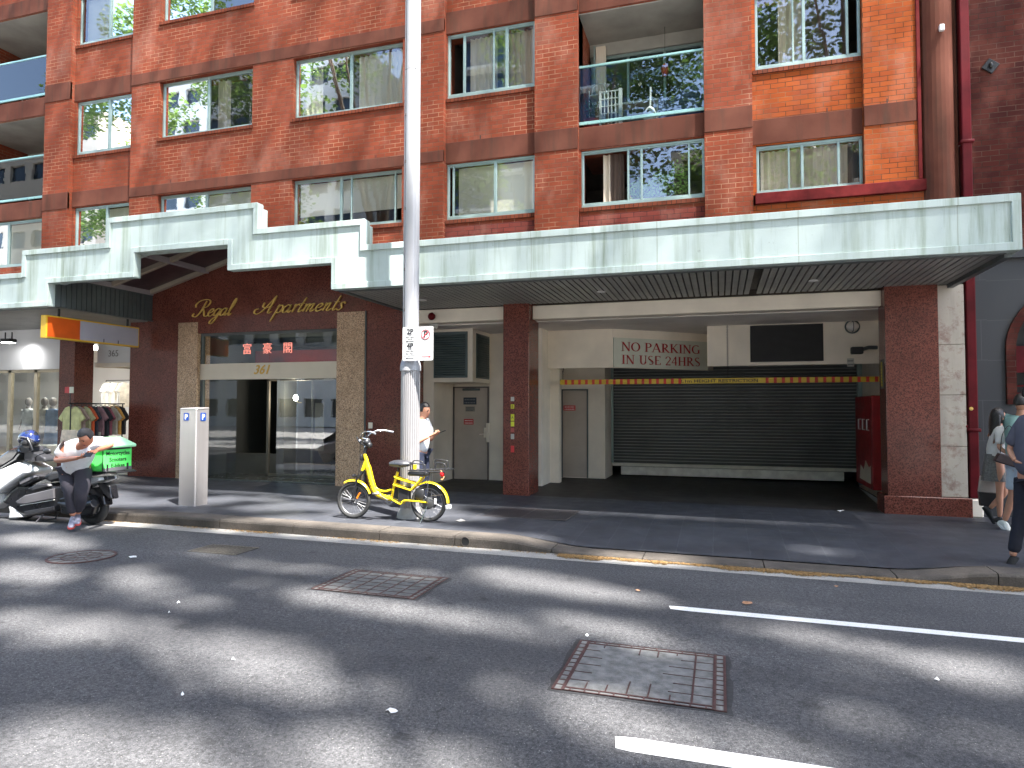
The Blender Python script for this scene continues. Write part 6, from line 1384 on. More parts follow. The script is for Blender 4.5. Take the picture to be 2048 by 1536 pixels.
def head(body, hair, c, fwd, s=1.0, tilt=0.0, long_hair=0.0, up=Vector((0, 0, 1))):
    fwd = fwd.normalized(); up = (up-fwd*up.dot(fwd)).normalized(); rt = fwd.cross(up)
    T = Matrix.Identity(4)
    for i in range(3): T[i][0] = rt[i]; T[i][1] = fwd[i]; T[i][2] = up[i]; T[i][3] = c[i]
    def fn(p):
        q = p.copy()
        if p.y > 0 and p.z < 0: q.x *= 1-.28*(-p.z); q.y *= 1-.05*(-p.z)
        if p.y > .86 and abs(p.x) < .28 and -.45 < p.z < .15: q.y += .17*(1-abs(p.x)/.28)*(1 if p.z < -.05 else .45)
        if p.z < -.7 and p.y > .1: q.y += .12
        return q
    body.ell((0, 0, 0), (.073*s, .095*s, .118*s), 26, 20, T, fn)
    for e in (-1, 1): body.ell((e*.073*s, -.005*s, -.01*s), (.012*s, .022*s, .032*s), 8, 6, T)
    ft = MB()
    for e in (-1, 1): ft.ell((e*.030*s, .083*s, .012*s), (.013*s, .008*s, .007*s), 8, 6, T); ft.box((e*.030-.018)*s, (e*.030+.018)*s, .088*s, .094*s, .028*s, .033*s, T)
    lips = MB(); lips.ell((0, .083*s, -.062*s), (.022*s, .010*s, .008*s), 10, 6, T)
    def hf(p):
        q = p.copy()
        if p.y > .38 and p.z < .50: q *= .76
        if p.z < -.35 and long_hair == 0: q *= .82
        return q
    hair.ell((0, -.012*s, .014*s), (.087*s, .108*s, .127*s), 24, 16, T, hf)
    if long_hair:
        secs = []
        for i in range(8):
            q = i/7; z = .03-long_hair*q; secs.append([Vector(((.085+.02*sin(q*3))*cos(2*pi*k/18)*s*(1-.35*q*q), (-.055-.03*q+(.055-.01*q)*sin(2*pi*k/18))*s, z)) for k in range(18)])
        hair.loft(secs, True, True, T)
    return ft, lips
m_skin = plain('skin', (.50, .24, .15), .5, 0, .06, 8); m_skin2 = plain('skin_warm', (.52, .22, .13), .5, 0, .06, 8); m_hair = plain('black_hair', (.012, .009, .008), .4, 0, .3, 60, .3); m_lips = plain('lips', (.36, .12, .10), .5)
V = Vector
def limb(nodes, edges, pre, pts, rs, start):
    prev = start
    for i, (p, r_) in enumerate(zip(pts, rs)): n = pre+str(i); nodes[n] = (p, r_, r_); edges.append((prev, n)); prev = n
    return prev
def person(label, J, clothes, skin=m_skin, face=None, hs=1.0, long_hair=0.0, base=None, up=V((0, 0, 1)), slim=1.0, hair_m=None):
    root = thing('person', label, 'person', base)
    B = V(base); J = {k: V(v)-B for k, v in J.items()}
    k = slim
    def mid(a, b, t=.5): return J[a]*(1-t)+J[b]*t
    nd = {'pel': (J['pel'], .135*k, .105*k), 'bel': (mid('pel', 'che', .5), .120*k, .095*k), 'che': (J['che'], .150*k, .105*k), 'nb': (J['neck'], .062, .058), 'hd': (mid('neck', 'head', .75), .05, .052)}
    ed = [('pel', 'bel'), ('bel', 'che'), ('che', 'nb'), ('nb', 'hd')]
    for s in 'LR':
        if 'sh'+s in J:
            limb(nd, ed, 'a'+s, [J['sh'+s], mid('sh'+s, 'el'+s), J['el'+s], mid('el'+s, 'wr'+s, .4), J['wr'+s]], [.056*k, .048*k, .040*k, .038*k, .026*k], 'che')
        limb(nd, ed, 'l'+s, [J['hi'+s], mid('hi'+s, 'kn'+s), J['kn'+s], mid('kn'+s, 'an'+s, .35), J['an'+s]], [.085*k, .075*k, .055*k, .054*k, .036*k], 'pel')
    body = MB(); add_skin(body, nd, ed)
    for s in 'LR':
        if 'hd'+s in J: hand(body, J['wr'+s], J['hd'+s]-J['wr'+s], J['pn'+s]+B, 1 if s == 'L' else -1, J.get('curl', V((0, 0, 0))).z if False else .7)
    hair = MB(); ft, lips = (None, None)
    if face is not None: ft, lips = head(body, hair, J['head'], face, hs, 0, long_hair, up)
    body.build('body', skin, root)
    if face is not None: hair.build('hair', hair_m or m_hair, root); ft.build('eyes', m_hair, root); lips.build('mouth', m_lips, root)
    for c in clothes:
        kind, m = c[0], c[1]; mb = MB()
        if kind == 'tee':
            nd = {'c': (J['che']+V((0, 0, .0)), .185*k, .142*k), 'b': (mid('pel', 'che', .5), .170*k, .152*k), 'p': (mid('pel', 'che', -.10), .176*k, .158*k), 'n': (mid('che', 'neck', .86), .100*k, .092*k)}; ed = [('c', 'b'), ('b', 'p'), ('c', 'n')]
            for s in 'LR':
                if 'sh'+s in J: nd['s'+s] = (J['sh'+s]+V((0, 0, .005)), .090*k, .090*k); nd['t'+s] = (mid('sh'+s, 'el'+s, .85), .086*k, .086*k); ed += [('c', 's'+s), ('s'+s, 't'+s)]
            add_skin(mb, nd, ed); o = mb.build('t_shirt', m, root)
            tx = bpy.data.textures.get('folds') or bpy.data.textures.new('folds', 'CLOUDS'); tx.noise_scale = .11; dm = o.modifiers.new('d', 'DISPLACE'); dm.texture = tx; dm.strength = .03; dm.mid_level = .5; dm.texture_coords = 'LOCAL'
        elif kind in ('trousers', 'shorts'):
            e = 1.0 if kind == 'trousers' else .75
            nd = {'p': (J['pel']+V((0, 0, .08)), .150*k, .125*k)}; ed = []
            for s in 'LR':
                if kind == 'trousers': limb(nd, ed, 'q'+s, [J['hi'+s], mid('hi'+s, 'kn'+s), J['kn'+s], mid('kn'+s, 'an'+s, .5), mid('kn'+s, 'an'+s, .9)], [.108*k, .100*k, .082*k, .070*k, .060*k], 'p')
                else: limb(nd, ed, 'q'+s, [J['hi'+s], mid('hi'+s, 'kn'+s, .5), mid('hi'+s, 'kn'+s, .85)], [.105*k, .100*k, .098*k], 'p')
            add_skin(mb, nd, ed); o = mb.build(kind, m, root)
            tx = bpy.data.textures.get('folds') or bpy.data.textures.new('folds', 'CLOUDS'); tx.noise_scale = .11; dm = o.modifiers.new('d', 'DISPLACE'); dm.texture = tx; dm.strength = .02; dm.mid_level = .5; dm.texture_coords = 'LOCAL'
        elif kind == 'skirt':
            secs = []; c = J['pel']
            for i in range(8):
                q = i/7; z = c.z+.12-.38*q; secs.append([V((c.x+(.135+.045*q+.010*q*cos(9*a_))*cos(a_), c.y+(.12+.04*q+.010*q*cos(9*a_))*sin(a_), z)) for a_ in [2*pi*j/48 for j in range(48)]])
            mb.loft(secs); mb.build('skirt', m, root)
        elif kind == 'shoes':
            for s in 'LR':
                mb = MB(); a = J['an'+s]; t_ = J['to'+s]; d = (t_-a); L = 1; dz = V((0, 0, 1)); d2 = d.normalized(); sdv = d2.cross(dz).normalized(); upv = sdv.cross(d2)
                heel = a-d2*.055-upv*.045; secs = []
                for q, w_, h in ((0, .024, .03), (.04, .036, .075), (.10, .037, .075), (.16, .040, .052), (.22, .042, .038), (.26, .034, .028), (.28, .018, .018)):
                    p = heel+d2*q; secs.append([p+sdv*cos(2*pi*j/14)*w_+upv*((sin(2*pi*j/14)*.5+.5)*h*1.25-.035) for j in range(14)])
                mb.loft(secs); sh_ = mb.build('shoe', m, root)
                if len(c) > 2:
                    so_ = MB(); secs = []
                    for q, w_ in ((-.004, .02), (.04, .040), (.16, .044), (.22, .046), (.275, .034), (.286, .016)): p = heel+d2*q-upv*.036; secs.append([p+sdv*w_*e1+upv*e2 for e1, e2 in ((-1, -.012), (1, -.012), (1, .014), (-1, .014))])
                    so_.loft(secs, smooth=False); so_.build('sole', c[2], sh_, bevel=.004)
    return root
def fab2(name, c): return plain(name, c, .9, 0, .08, 10, .1)
# -- man standing behind the pole, looking at his phone
gx, gy = -4.46, 9.72; g0 = gz(gx)
person('man in white T-shirt and navy jeans standing behind the silver pole, looking at a phone', {
 'pel': (gx-.06, gy, g0+.90), 'che': (gx-.05, gy, g0+1.24), 'neck': (gx-.03, gy, g0+1.42), 'head': (gx+.01, gy, g0+1.545),
 'shL': (gx-.04, gy+.17, g0+1.36), 'elL': (gx+.02, gy+.20, g0+1.08), 'wrL': (gx+.16, gy+.02, g0+1.15), 'hdL': (gx+.25, gy-.02, g0+1.20),
 'shR': (gx-.06, gy-.17, g0+1.35), 'elR': (gx-.07, gy-.20, g0+1.04), 'wrR': (gx+.15, gy-.12, g0+1.15), 'hdR': (gx+.24, gy-.06, g0+1.20),
 'pnL': (0, 0, 1), 'pnR': (0, .3, 1),
 'hiL': (gx-.05, gy+.09, g0+.86), 'knL': (gx-.02, gy+.10, g0+.47), 'anL': (gx-.05, gy+.10, g0+.08), 'toL': (gx+.10, gy+.10, g0+.04),
 'hiR': (gx-.06, gy-.09, g0+.86), 'knR': (gx-.01, gy-.10, g0+.47), 'anR': (gx-.07, gy-.10, g0+.08), 'toR': (gx+.08, gy-.13, g0+.04)},
 [('tee', fab2('white_cotton', (.78, .78, .78))), ('trousers', fab2('navy_denim', (.009, .013, .032))), ('shoes', fab2('dark_sneaker', (.05, .05, .05)))], face=V((1, -.25, -.22)), base=(gx, gy, g0), slim=.95)
mb = MB(); mb.bbox(-.04, .075, -.036, .036, -.004, .004, .003); o = mb.build('mobile_phone', m_black, None, 'dark phone in the hands of the man behind the silver pole', 'phone'); o.location = (gx+.30, gy-.02, g0+1.215); o.rotation_euler = (0, -.35, .1)
# -- rider leaning on the scooter
def R(cx, cy, Y): return tuple(PY(cx/6.4, 830+cy/6.4, Y))
ft_ = PG(148, 1053, -.135)
rider = person('man in white T-shirt and charcoal trousers leaning on the scooter seat with a phone', {
 'pel': R(955, 700, 7.33), 'che': R(1010, 480, 7.16), 'neck': R(1075, 355, 7.02), 'head': R(1100, 290, 6.93),
 'shR': R(870, 390, 7.08), 'elR': R(715, 585, 6.98), 'wrR': R(1000, 548, 6.82), 'hdR': R(1090, 530, 6.80), 'pnR': (0, .2, 1),
 'shL': R(1225, 350, 7.20), 'elL': R(1440, 375, 7.30), 'wrL': R(1235, 455, 6.95), 'hdL': R(1160, 500, 6.84), 'pnL': (0, .3, .8),
 'hiR': R(855, 735, 7.28), 'knR': R(905, 1010, 7.12), 'anR': R(935, 1300, 7.16), 'toR': R(900, 1395, 6.98),
 'hiL': R(1070, 735, 7.30), 'knL': R(1040, 1010, 7.14), 'anL': R(995, 1270, 7.24), 'toL': R(985, 1350, 7.06)},
 [('tee', fab2('bright_white_cotton', (.90, .90, .92))), ('trousers', fab2('charcoal_trousers', (.034, .030, .040))), ('shoes', plain('navy_and_white_shoe', (.22, .22, .28), .5, 0, .8, 14), plain('red_sole', (.50, .07, .06), .5, 0, .3, 9))],
 face=V((.12, -.85, -.75)), base=(ft_.x, 7.2, ft_.z), skin=m_skin2, up=V((0, -.3, 1)), hair_m=plain('grey_black_hair', (.03, .028, .03), .5, 0, .3, 60, .3), slim=1.12)
mb = MB(); mb.bbox(-.06, .06, -.035, .035, -.004, .004, .003); o = mb.build('mobile_phone', m_black, None, 'dark phone held by the man leaning on the scooter', 'phone'); o.location = PY(1128/6.4, 830+508/6.4, 6.80); o.rotation_euler = (.9, 0, .1)
# -- pedestrians at the right edge, walking left to right away
def W(cx, cy, Y): return tuple(PY(1920+cx/4.149, 780+cy/4.149, Y))
m_plaid = plain('grey_check_skirt', (.16, .15, .14), .9, 0, .35, 45)
wx = W(270, 600, 11.2)
woman = person('woman with long black hair, white T-shirt and grey check skirt stepping past the old wall', {
 'pel': W(300, 600, 11.2), 'che': W(300, 410, 11.2), 'neck': W(312, 305, 11.2), 'head': W(322, 225, 11.2),
 'shL': W(278, 335, 11.30), 'elL': W(292, 470, 11.38), 'wrL': W(300, 580, 11.30), 'hdL': W(300, 620, 11.28), 'pnL': (1, 0, 0),
 'shR': W(345, 335, 11.05), 'elR': W(325, 480, 10.98), 'wrR': W(400, 530, 10.9), 'hdR': W(430, 540, 10.88), 'pnR': (1, 0, 0),
 'hiL': W(310, 650, 11.28), 'knL': W(375, 850, 11.24), 'anL': W(245, 985, 11.32), 'toL': W(290, 1050, 11.32),
 'hiR': W(330, 650, 11.1), 'knR': W(330, 860, 11.1), 'anR': W(330, 1060, 11.1), 'toR': W(385, 1085, 11.1)},
 [('tee', fab2('white_cotton_b', (.74, .72, .70))), ('skirt', m_plaid), ('shoes', fab2('black_flats', (.012, .012, .012)))], face=V((.9, .35, 0)), base=(wx[0], 11.2, gz(wx[0])), slim=.82, long_hair=.30, hs=.98)
sx = W(440, 700, 10.8)
p2 = person('person in sea-green T-shirt and pale blue shorts with white sneakers, at the right edge', {
 'pel': W(480, 590, 10.8), 'che': W(490, 350, 10.8), 'neck': W(510, 190, 10.8), 'head': W(520, 110, 10.8),
 'shL': W(420, 250, 10.85), 'elL': W(425, 400, 10.9), 'wrL': W(440, 500, 10.82), 'hdL': W(445, 540, 10.8), 'pnL': (1, 0, 0),
 'hiL': W(455, 660, 10.86), 'knL': W(435, 880, 10.84), 'anL': W(370, 1090, 10.86), 'toL': W(410, 1130, 10.80),
 'hiR': W(520, 660, 10.7), 'knR': W(560, 880, 10.6), 'anR': W(600, 1060, 10.7), 'toR': W(650, 1100, 10.7)},
 [('tee', fab2('sea_green_cotton', (.22, .36, .34))), ('shorts', fab2('pale_blue_shorts', (.55, .62, .70))), ('shoes', fab2('white_sneakers', (.75, .75, .70)), m_white)], face=V((.9, .4, 0)), base=(sx[0], 10.8, gz(sx[0])), slim=.95)
p3x = W(430, 1440, 8.45)
p3 = person('person in dark grey T-shirt and black trousers walking nearest the kerb, right edge', {
 'pel': W(570, 700, 8.45), 'che': W(590, 380, 8.45), 'neck': W(600, 160, 8.45), 'head': W(610, 40, 8.45),
 'shL': W(480, 340, 8.52), 'elL': W(415, 500, 8.56), 'wrL': W(460, 590, 8.42), 'hdL': W(500, 600, 8.4), 'pnL': (0, 0, -1),
 'hiL': W(540, 800, 8.52), 'knL': W(500, 1080, 8.5), 'anL': W(435, 1385, 8.45), 'toL': W(400, 1435, 8.40),
 'hiR': W(640, 800, 8.4), 'knR': W(700, 1080, 8.4), 'anR': W(780, 1380, 8.4), 'toR': W(820, 1430, 8.4)},
 [('tee', fab2('dark_grey_cotton', (.07, .07, .095))), ('trousers', fab2('black_trousers', (.010, .010, .018))), ('shoes', fab2('black_shoes', (.008, .008, .008)))], face=V((.8, .5, 0)), base=(p3x[0], 8.45, gz(p3x[0])), slim=.95)
q = W(400, 560, 10.5); mb = MB(); mb.prism([(-.11, .06), (.16, .0), (.19, -.17), (-.17, -.05)], .09, 'y', None, -.045); bag = mb.build('handbag', plain('dark_leather_bag', (.022, .010, .012), .4, 0, .2, 8), None, 'dark leather handbag hanging between the woman in the check skirt and the grey T-shirt', 'handbag', bevel=.012); bag.location = q
mb = MB(); mb.tube(cr([(-.09, 0, .06), (-.06, 0, .3), (.02, 0, .42), (.08, 0, .3), (.12, 0, .02)], 4), .006, 5); mb.build('strap', m_black, bag)
q = W(235, 800, 11.4); mb = MB(); mb.prism([(-.10, .15), (.17, .13), (.16, -.1), (-.13, -.08)], .07, 'y', None, -.035); bag = mb.build('tote_bag', fab2('cream_canvas', (.45, .40, .36)), None, 'cream tote bag with dark base carried low behind the woman in the check skirt', 'bag', bevel=.012); bag.location = q
mb = MB(); mb.prism([(-.13, -.08), (.16, -.1), (.15, -.30), (-.11, -.28)], .068, 'y', None, -.034); mb.build('dark_base', m_black, bag); mb = MB(); mb.tube(cr([(-.06, 0, .14), (-.02, 0, .3), (.06, 0, .36), (.1, 0, .14)], 4), .006, 5); mb.build('handle', m_cream, bag)
# ================================================================ balcony things
def bc(px, py, Y): return PY(px, py, Y)
b0 = 6.83
sh = thing('potted_plant', 'leafy plant in a red tub on the lower balcony beside the lattice panel', 'plant', (bc(1185, 235, 12.5).x, 12.5, b0))
mb = MB(); mb.lathe([(.0001, 0), (.13, 0), (.17, .26), (.16, .26), (.0001, .22)], n=20); mb.build('tub', plain('red_plastic_tub', (.42, .03, .03), .4), sh)
m_lf = plain('balcony_leaf', (.07, .15, .04), .5, 0, .4, 12); random.seed(7); mb = MB()
for i in range(130):
    a = random.uniform(0, 2*pi); r_ = random.uniform(.0, .16); z = random.uniform(.25, .62); c = V((r_*cos(a), r_*sin(a), z)); d = V((random.uniform(-1, 1), random.uniform(-1, 1), random.uniform(-.3, .8))).normalized()*.045; e = d.cross(V((0, 0, 1))).normalized()*.016
    mb.add([c-d, c+e, c+d, c-e], [(0, 1, 2, 3)])
mb.build('foliage', m_lf, sh); mb = MB()
for k in range(5): mb.tube([(0, 0, .2), (.1*cos(k*1.3), .1*sin(k*1.3), .6)], .006, 5)
mb.build('stem', m_lf, sh)
a_ = PY(1318, 360, 12.32); ip = thing('reflection_leaves', 'leaf cluster standing in for a reflected treetop, behind the glass below the balcony', 'plant', (a_.x, 12.32, 5.36))  # leaves added behind the glass in place of a reflected treetop
mb = MB(); m_lg = plain('reflected_bright_leaf', (.22, .42, .09), .5, 0, .35, 12)
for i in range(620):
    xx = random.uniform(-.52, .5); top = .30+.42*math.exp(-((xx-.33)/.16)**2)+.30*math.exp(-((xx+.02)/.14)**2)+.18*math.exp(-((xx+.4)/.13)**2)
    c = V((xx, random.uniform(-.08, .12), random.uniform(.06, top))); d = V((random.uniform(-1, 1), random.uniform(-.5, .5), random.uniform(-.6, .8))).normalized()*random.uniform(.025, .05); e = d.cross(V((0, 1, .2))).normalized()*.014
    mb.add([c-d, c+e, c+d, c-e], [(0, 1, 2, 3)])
mb.build('foliage', m_lg, ip); mb = MB(); mb.box(-.45, .45, -.08, .12, 0, .10); mb.build('leaf_base', m_curtd, ip)
m_wm = plain('white_metal', (.68, .68, .64), .4)
t = thing('wire_shelf', 'white wire shelf unit standing in the left corner of the lower balcony', 'shelf', (-2.2, 12.85, b0)); mb = MB()
for x in (-.17, .2):
    for y in (-.15, .15): mb.tube([(x, y, 0), (x, y, .95)], .01, 6)
mb.tube(cr([(-.15, 0, .95), (-.1, 0, 1.1), (.1, 0, 1.1), (.18, 0, .6)], 4), .008); mb.build('frame', m_wm, t); mb = MB()
for z in (.35, .6, .85): mb.box(-.18, .21, -.16, .16, z, z+.015)
mb.build('shelf', m_wm, t); mb = MB(); mb.bbox(-.15, .15, -.1, .1, .62, .75, .02); mb.bbox(-.12, .12, -.1, .1, .37, .5, .02); mb.build('storage_box', plain('pale_blue_box', (.45, .5, .55), .5), t)
a = bc(1202, 185, 12.4); b_ = bc(1238, 240, 12.4)
t = thing('lattice_panel', 'white lattice panel standing behind the glass of the lower balcony', 'lattice panel', ((a.x+b_.x)/2, 12.4, b0)); W_ = (b_.x-a.x)/2; H_ = a.z-b0; mb = MB()
for k in range(6): x = -W_+2*W_*k/5; mb.box(x-.008, x+.008, -.01, .01, .05, H_)
for k in range(6): z = .05+(H_-.05)*k/5; mb.box(-W_, W_, -.012, .012, z-.008, z+.008)
mb.build('lattice', m_wm, t); mb = MB(); mb.box(W_, W_+.06, -.03, .03, 0, H_+.02); mb.box(-W_-.03, -W_, -.03, .03, 0, H_+.02); mb.build('post', m_wm, t)
t = thing('vacuum_cleaner', 'white upright vacuum cleaner leaning at the middle of the lower balcony', 'vacuum cleaner', (bc(1300, 230, 12.45).x, 12.45, b0)); mb = MB(); secs = []
for z, a_, b2 in ((.0, .13, .1), (.1, .135, .1), (.22, .12, .09), (.33, .08, .06), (.37, .04, .03)): secs.append([V((a_*cos(2*pi*k/18), b2*sin(2*pi*k/18), z)) for k in range(18)])
mb.loft(secs); mb.build('body', m_wm, t); mb = MB(); mb.tube([(0, 0, .35), (.01, .02, .75)], .02, 8); mb.build('handle', m_wm, t); mb = MB(); mb.ell((-.03, -.075, .27), (.03, .02, .02)); mb.build('cap', m_gry, t)
t = thing('side_table', 'white narrow table top behind the lattice panel on the lower balcony', 'table', (bc(1275, 190, 12.9).x, 12.9, b0)); mb = MB(); mb.box(-.42, .42, -.2, .2, .60, .64); mb.build('table_top', m_wm, t); mb = MB()
for x in (-.4, .37): mb.box(x, x+.03, -.18, -.15, 0, .6); mb.box(x, x+.03, .15, .18, 0, .6)
mb.build('leg', m_wm, t); mb = MB(); mb.box(-.40, .10, .05, .08, .05, .58); mb.build('back_panel', m_darkslat, t)
t = thing('blue_armchair', 'slate blue quilted armchair at the right end of the lower balcony', 'armchair', (-.62, 12.75, b0)); mq = plain('slate_blue_fabric', (.055, .085, .17), .8, 0, .15, 8, .2); mb = MB(); mb.bbox(-.38, .36, -.3, .3, .05, .40, .05); mb.build('seat', mq, t); mb = MB(); mb.prism([(-.34, .38), (.36, .38), (.36, .86), (.1, .84), (-.3, .58)], .2, 'y', None, .05); mb.build('backrest', mq, t, bevel=.03); mb = MB(); mb.bbox(-.42, -.30, -.3, .3, .05, .56, .04); mb.bbox(.27, .37, -.3, .3, .05, .56, .04); mb.build('armrest', mq, t)
t = thing('red_lantern', 'red paper lantern hanging behind the right balcony door post', 'lantern', (bc(1330, 140, 13.0).x, 13.0, bc(1330, 140, 13.0).z)); mb = MB(); mb.ell((0, 0, 0), (.07, .07, .13), 14, 8); mb.build('lantern', m_redp, t); mb = MB(); mb.tube([(0, 0, .12), (0, 0, 1.0)], .004, 5); mb.build('cord', m_black, t)
t = thing('rolled_curtain', 'beige folded screen leaning in the left corner under the balcony ceiling', 'screen', (-2.25, 13.1, b0)); mb = MB(); mb.bbox(-.06, .14, -.05, .05, .02, 2.0, .01); mb.build('screen_panel', m_curt, t); mb = MB(); mb.box(-.10, -.07, -.05, .05, 0, 2.02); mb.build('frame', m_alu, t)
t = thing('folding_chair', 'white folding chair behind the glass of the upper left balcony', 'chair', (PY(64, 170, 12.8).x, 12.8, 9.26)); mb = MB(); mb.box(-.2, .2, -.18, .18, .43, .46); mb.build('seat', m_wm, t); mb = MB(); mb.box(-.2, .2, .17, .2, .62, .86); mb.build('backrest', m_wm, t); mb = MB()
for s_ in (-1, 1): mb.tube([(s_*.19, -.17, 0), (s_*.19, .19, .86)], .012); mb.tube([(s_*.19, .19, 0), (s_*.19, -.17, .45)], .012)
mb.build('leg', m_wm, t)
# ================================================================ old neighbour building at right
nb = thing('old_brick_building', 'old dark red brick building with grey block base and brick arch at the right edge', 'building', (8, 12, 0))
def NB(mb, name, m, **k): o = mb.build(name, m, nb, **k); o.location = (-8, -12, 0); return o
def wall_arch(mb, x0, x1, z0, z1, y, cx, r_, zs):
    n = 20; arc = [(cx+r_*cos(pi-pi*k/n), zs+r_*sin(pi-pi*k/n)) for k in range(n+1)]
    mb.add([(x0, y, z0), (cx-r_, y, z0), (cx-r_, y, zs), (x0, y, zs)], [(0, 1, 2, 3)]); mb.add([(cx+r_, y, z0), (x1, y, z0), (x1, y, zs), (cx+r_, y, zs)], [(0, 1, 2, 3)])
    mb.add([(x0, y, zs)]+[(a, y, b) for a, b in arc[:n//2+1]]+[(cx, y, z1), (x0, y, z1)], [tuple(range(n//2+4))]); mb.add([(x1, y, zs), (x1, y, z1), (cx, y, z1)]+[(a, y, b) for a, b in arc[n//2:]], [tuple(range(n//2+4))])
def block_mat():
    m, t, b = newmat('grey_painted_blocks'); g = t.nodes.new('ShaderNodeNewGeometry').outputs['Position']; sp = N(t, 'ShaderNodeSeparateXYZ'); t.links.new(g, sp.inputs[0]); cb = N(t, 'ShaderNodeCombineXYZ'); t.links.new(mth(t, 'ADD', sp.outputs[0], 40.4), cb.inputs[0]); t.links.new(mth(t, 'ADD', sp.outputs[2], .1), cb.inputs[1])
    br = N(t, 'ShaderNodeTexBrick'); br.offset = .5
    for k_, v_ in (('Scale', 1), ('Mortar Size', .006), ('Mortar Smooth', .3), ('Brick Width', 1.5), ('Row Height', .62)): br.inputs[k_].default_value = v_
    t.links.new(cb.outputs[0], br.inputs[0]); br.inputs['Color1'].default_value = (.034, .034, .037, 1); br.inputs['Color2'].default_value = (.028, .029, .031, 1); br.inputs['Mortar'].default_value = (.055, .055, .055, 1)
    c = mix(t, br.outputs[0], (.5, .5, .5), mth(t, 'MULTIPLY', noise(t, pos(t), 2.5, 5), .4), 'OVERLAY'); t.links.new(c, b.inputs[0]); b.inputs['Roughness'].default_value = .6; return m
m_blk2 = block_mat()
acx, ar, azs = 5.15, .82, 2.55
mb = MB(); wall_arch(mb, 3.76, 12, -.1, 3.95, 12.12, acx, ar, azs); NB(mb, 'block_wall', m_blk2)
mb = MB(); mb.box(3.76, 12, 12.05, 12.6, 3.95, 4.1); mb.box(3.76, 3.93, 12.0, 12.12, -.1, 3.9); NB(mb, 'string_course', m_blk2)
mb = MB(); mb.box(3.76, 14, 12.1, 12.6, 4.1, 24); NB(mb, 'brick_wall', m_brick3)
mb = MB(); secs = []
arcp = [(acx-ar, z) for z in (1.7, 2.1)]+[(acx+ar*cos(pi-pi*k/24), azs+ar*sin(pi-pi*k/24)) for k in range(25)]
for i, (a, z) in enumerate(arcp):
    c = V((acx, 0, max(z, azs) if False else azs)); o_ = V((a-acx, 0, z-azs)) if z > azs else V((-1 if a < acx else 1, 0, 0)); o_.normalize(); o_ = o_*.13
    secs.append([V((a, 12.08, z)), V((a-0, 12.5, z)), V((a-o_.x*-1, 12.5, z+o_.z)), V((a+o_.x, 12.08, z+o_.z))])
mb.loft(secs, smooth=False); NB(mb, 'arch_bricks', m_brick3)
mb = MB(); mb.box(acx-ar, acx+ar, 12.45, 12.5, 2.2, 2.62); NB(mb, 'red_lintel', m_red)
mb = MB(); mb.box(acx-ar-1.2, acx+ar+2, 12.9, 13, -.1, 4.2); mb.box(acx+ar+1.9, acx+ar+2, 12.65, 12.9, -.1, 4.2); NB(mb, 'dark_doorway', m_black)
mb = MB(); z = .9
while z < 2.1: mb.box(acx-ar, acx+ar, 12.6, 12.63, z, z+.03); z += .12
NB(mb, 'steel_slats', m_maroon)
q = PY(1980, 133, 12.1); tp = thing('wall_tie_plate', 'dark diamond-shaped iron tie plate high on the old brick wall', 'tie plate', q); mb = MB(); mb.bbox(-.09, .09, -.03, 0, -.09, .09, .008, Matrix.Rotation(radians(38), 4, 'Y')); mb.build('plate', m_black, tp); mb = MB(); mb.ell((0, -.04, 0), (.03, .03, .05)); mb.build('bolt', m_black, tp)

# ================================================================ across the street: towers and plane trees (behind the photographer)
def tower(name, label, x0, x1, y, z1, mw, mg, fl=3.2, bay=2.6, wf=.62, hf=.55, ledge=.0):
    t = thing(name, label, 'building', ((x0+x1)/2, y, 0)); cx = (x0+x1)/2
    mb = MB(); gl = MB(); ld = MB(); n = max(1, int((x1-x0)/bay)); bw = (x1-x0)/n; nf = int(z1/fl)
    for j in range(nf):
        z = j*fl; wz0, wz1 = z+fl*(1-hf)*.5, z+fl*(1+hf)*.5
        mb.box(x0-cx, x1-cx, -.5, 0, z, wz0); mb.box(x0-cx, x1-cx, -.5, 0, wz1, z+fl)
        for i in range(n+1):
            a = x0+bw*(i-(1-wf)/2); b = x0+bw*(i+(1-wf)/2); mb.box(max(a, x0)-cx, min(b, x1)-cx, -.5, -.01, wz0, wz1)
        if ledge: ld.box(x0-cx-.3, x1-cx+.3, -.4, ledge, z-.12, z+.12)
    gl.quad((x0-cx, -.3, 0), (x1-cx, -.3, 0), (x1-cx, -.3, z1), (x0-cx, -.3, z1)); mb.box(x0-cx, x1-cx, -12, -.55, 0, z1)
    mb.build('wall', mw, t); gl.build('window_bands', mg, t)
    if ledge: ld.build('balcony_slabs', m_white, t)
    return t
m_tg = plain('tower_dark_glass', (.03, .04, .05), .08, 0, .3, .3); m_tb = plain('tower_blue_glass', (.07, .12, .22), .08, 0, .3, .3)
m_tw = plain('tower_white_wall', (.58, .57, .54), .8, 0, .08, .3); m_tc = plain('tower_cream_wall', (.50, .44, .35), .8, 0, .1, .3)
tower('office_tower', 'white banded office tower across the street, seen in the window reflections', -52, -30, -27, 34, m_tw, m_tg, 3.3, 2.6, .7, .5)
tower('office_tower', 'blue glass tower with white balcony slabs, seen in the window reflections', -27, -7, -30, 46, m_tb, m_tb, 3.1, 3.2, .85, .75, .9)
tower('office_tower', 'cream office block across the street, seen in the right window reflections', -3, 17, -24, 20, m_tc, m_tg, 3.3, 3.0, .6, .55)
tower('office_tower', 'pale tower further right across the street, outside the photograph', 20, 40, -24, 30, m_tw, m_tg, 3.3, 2.8, .7, .5)
tower('office_tower', 'pale tower further left across the street, outside the photograph', -82, -56, -24, 30, m_tc, m_tg, 3.3, 2.8, .7, .5)

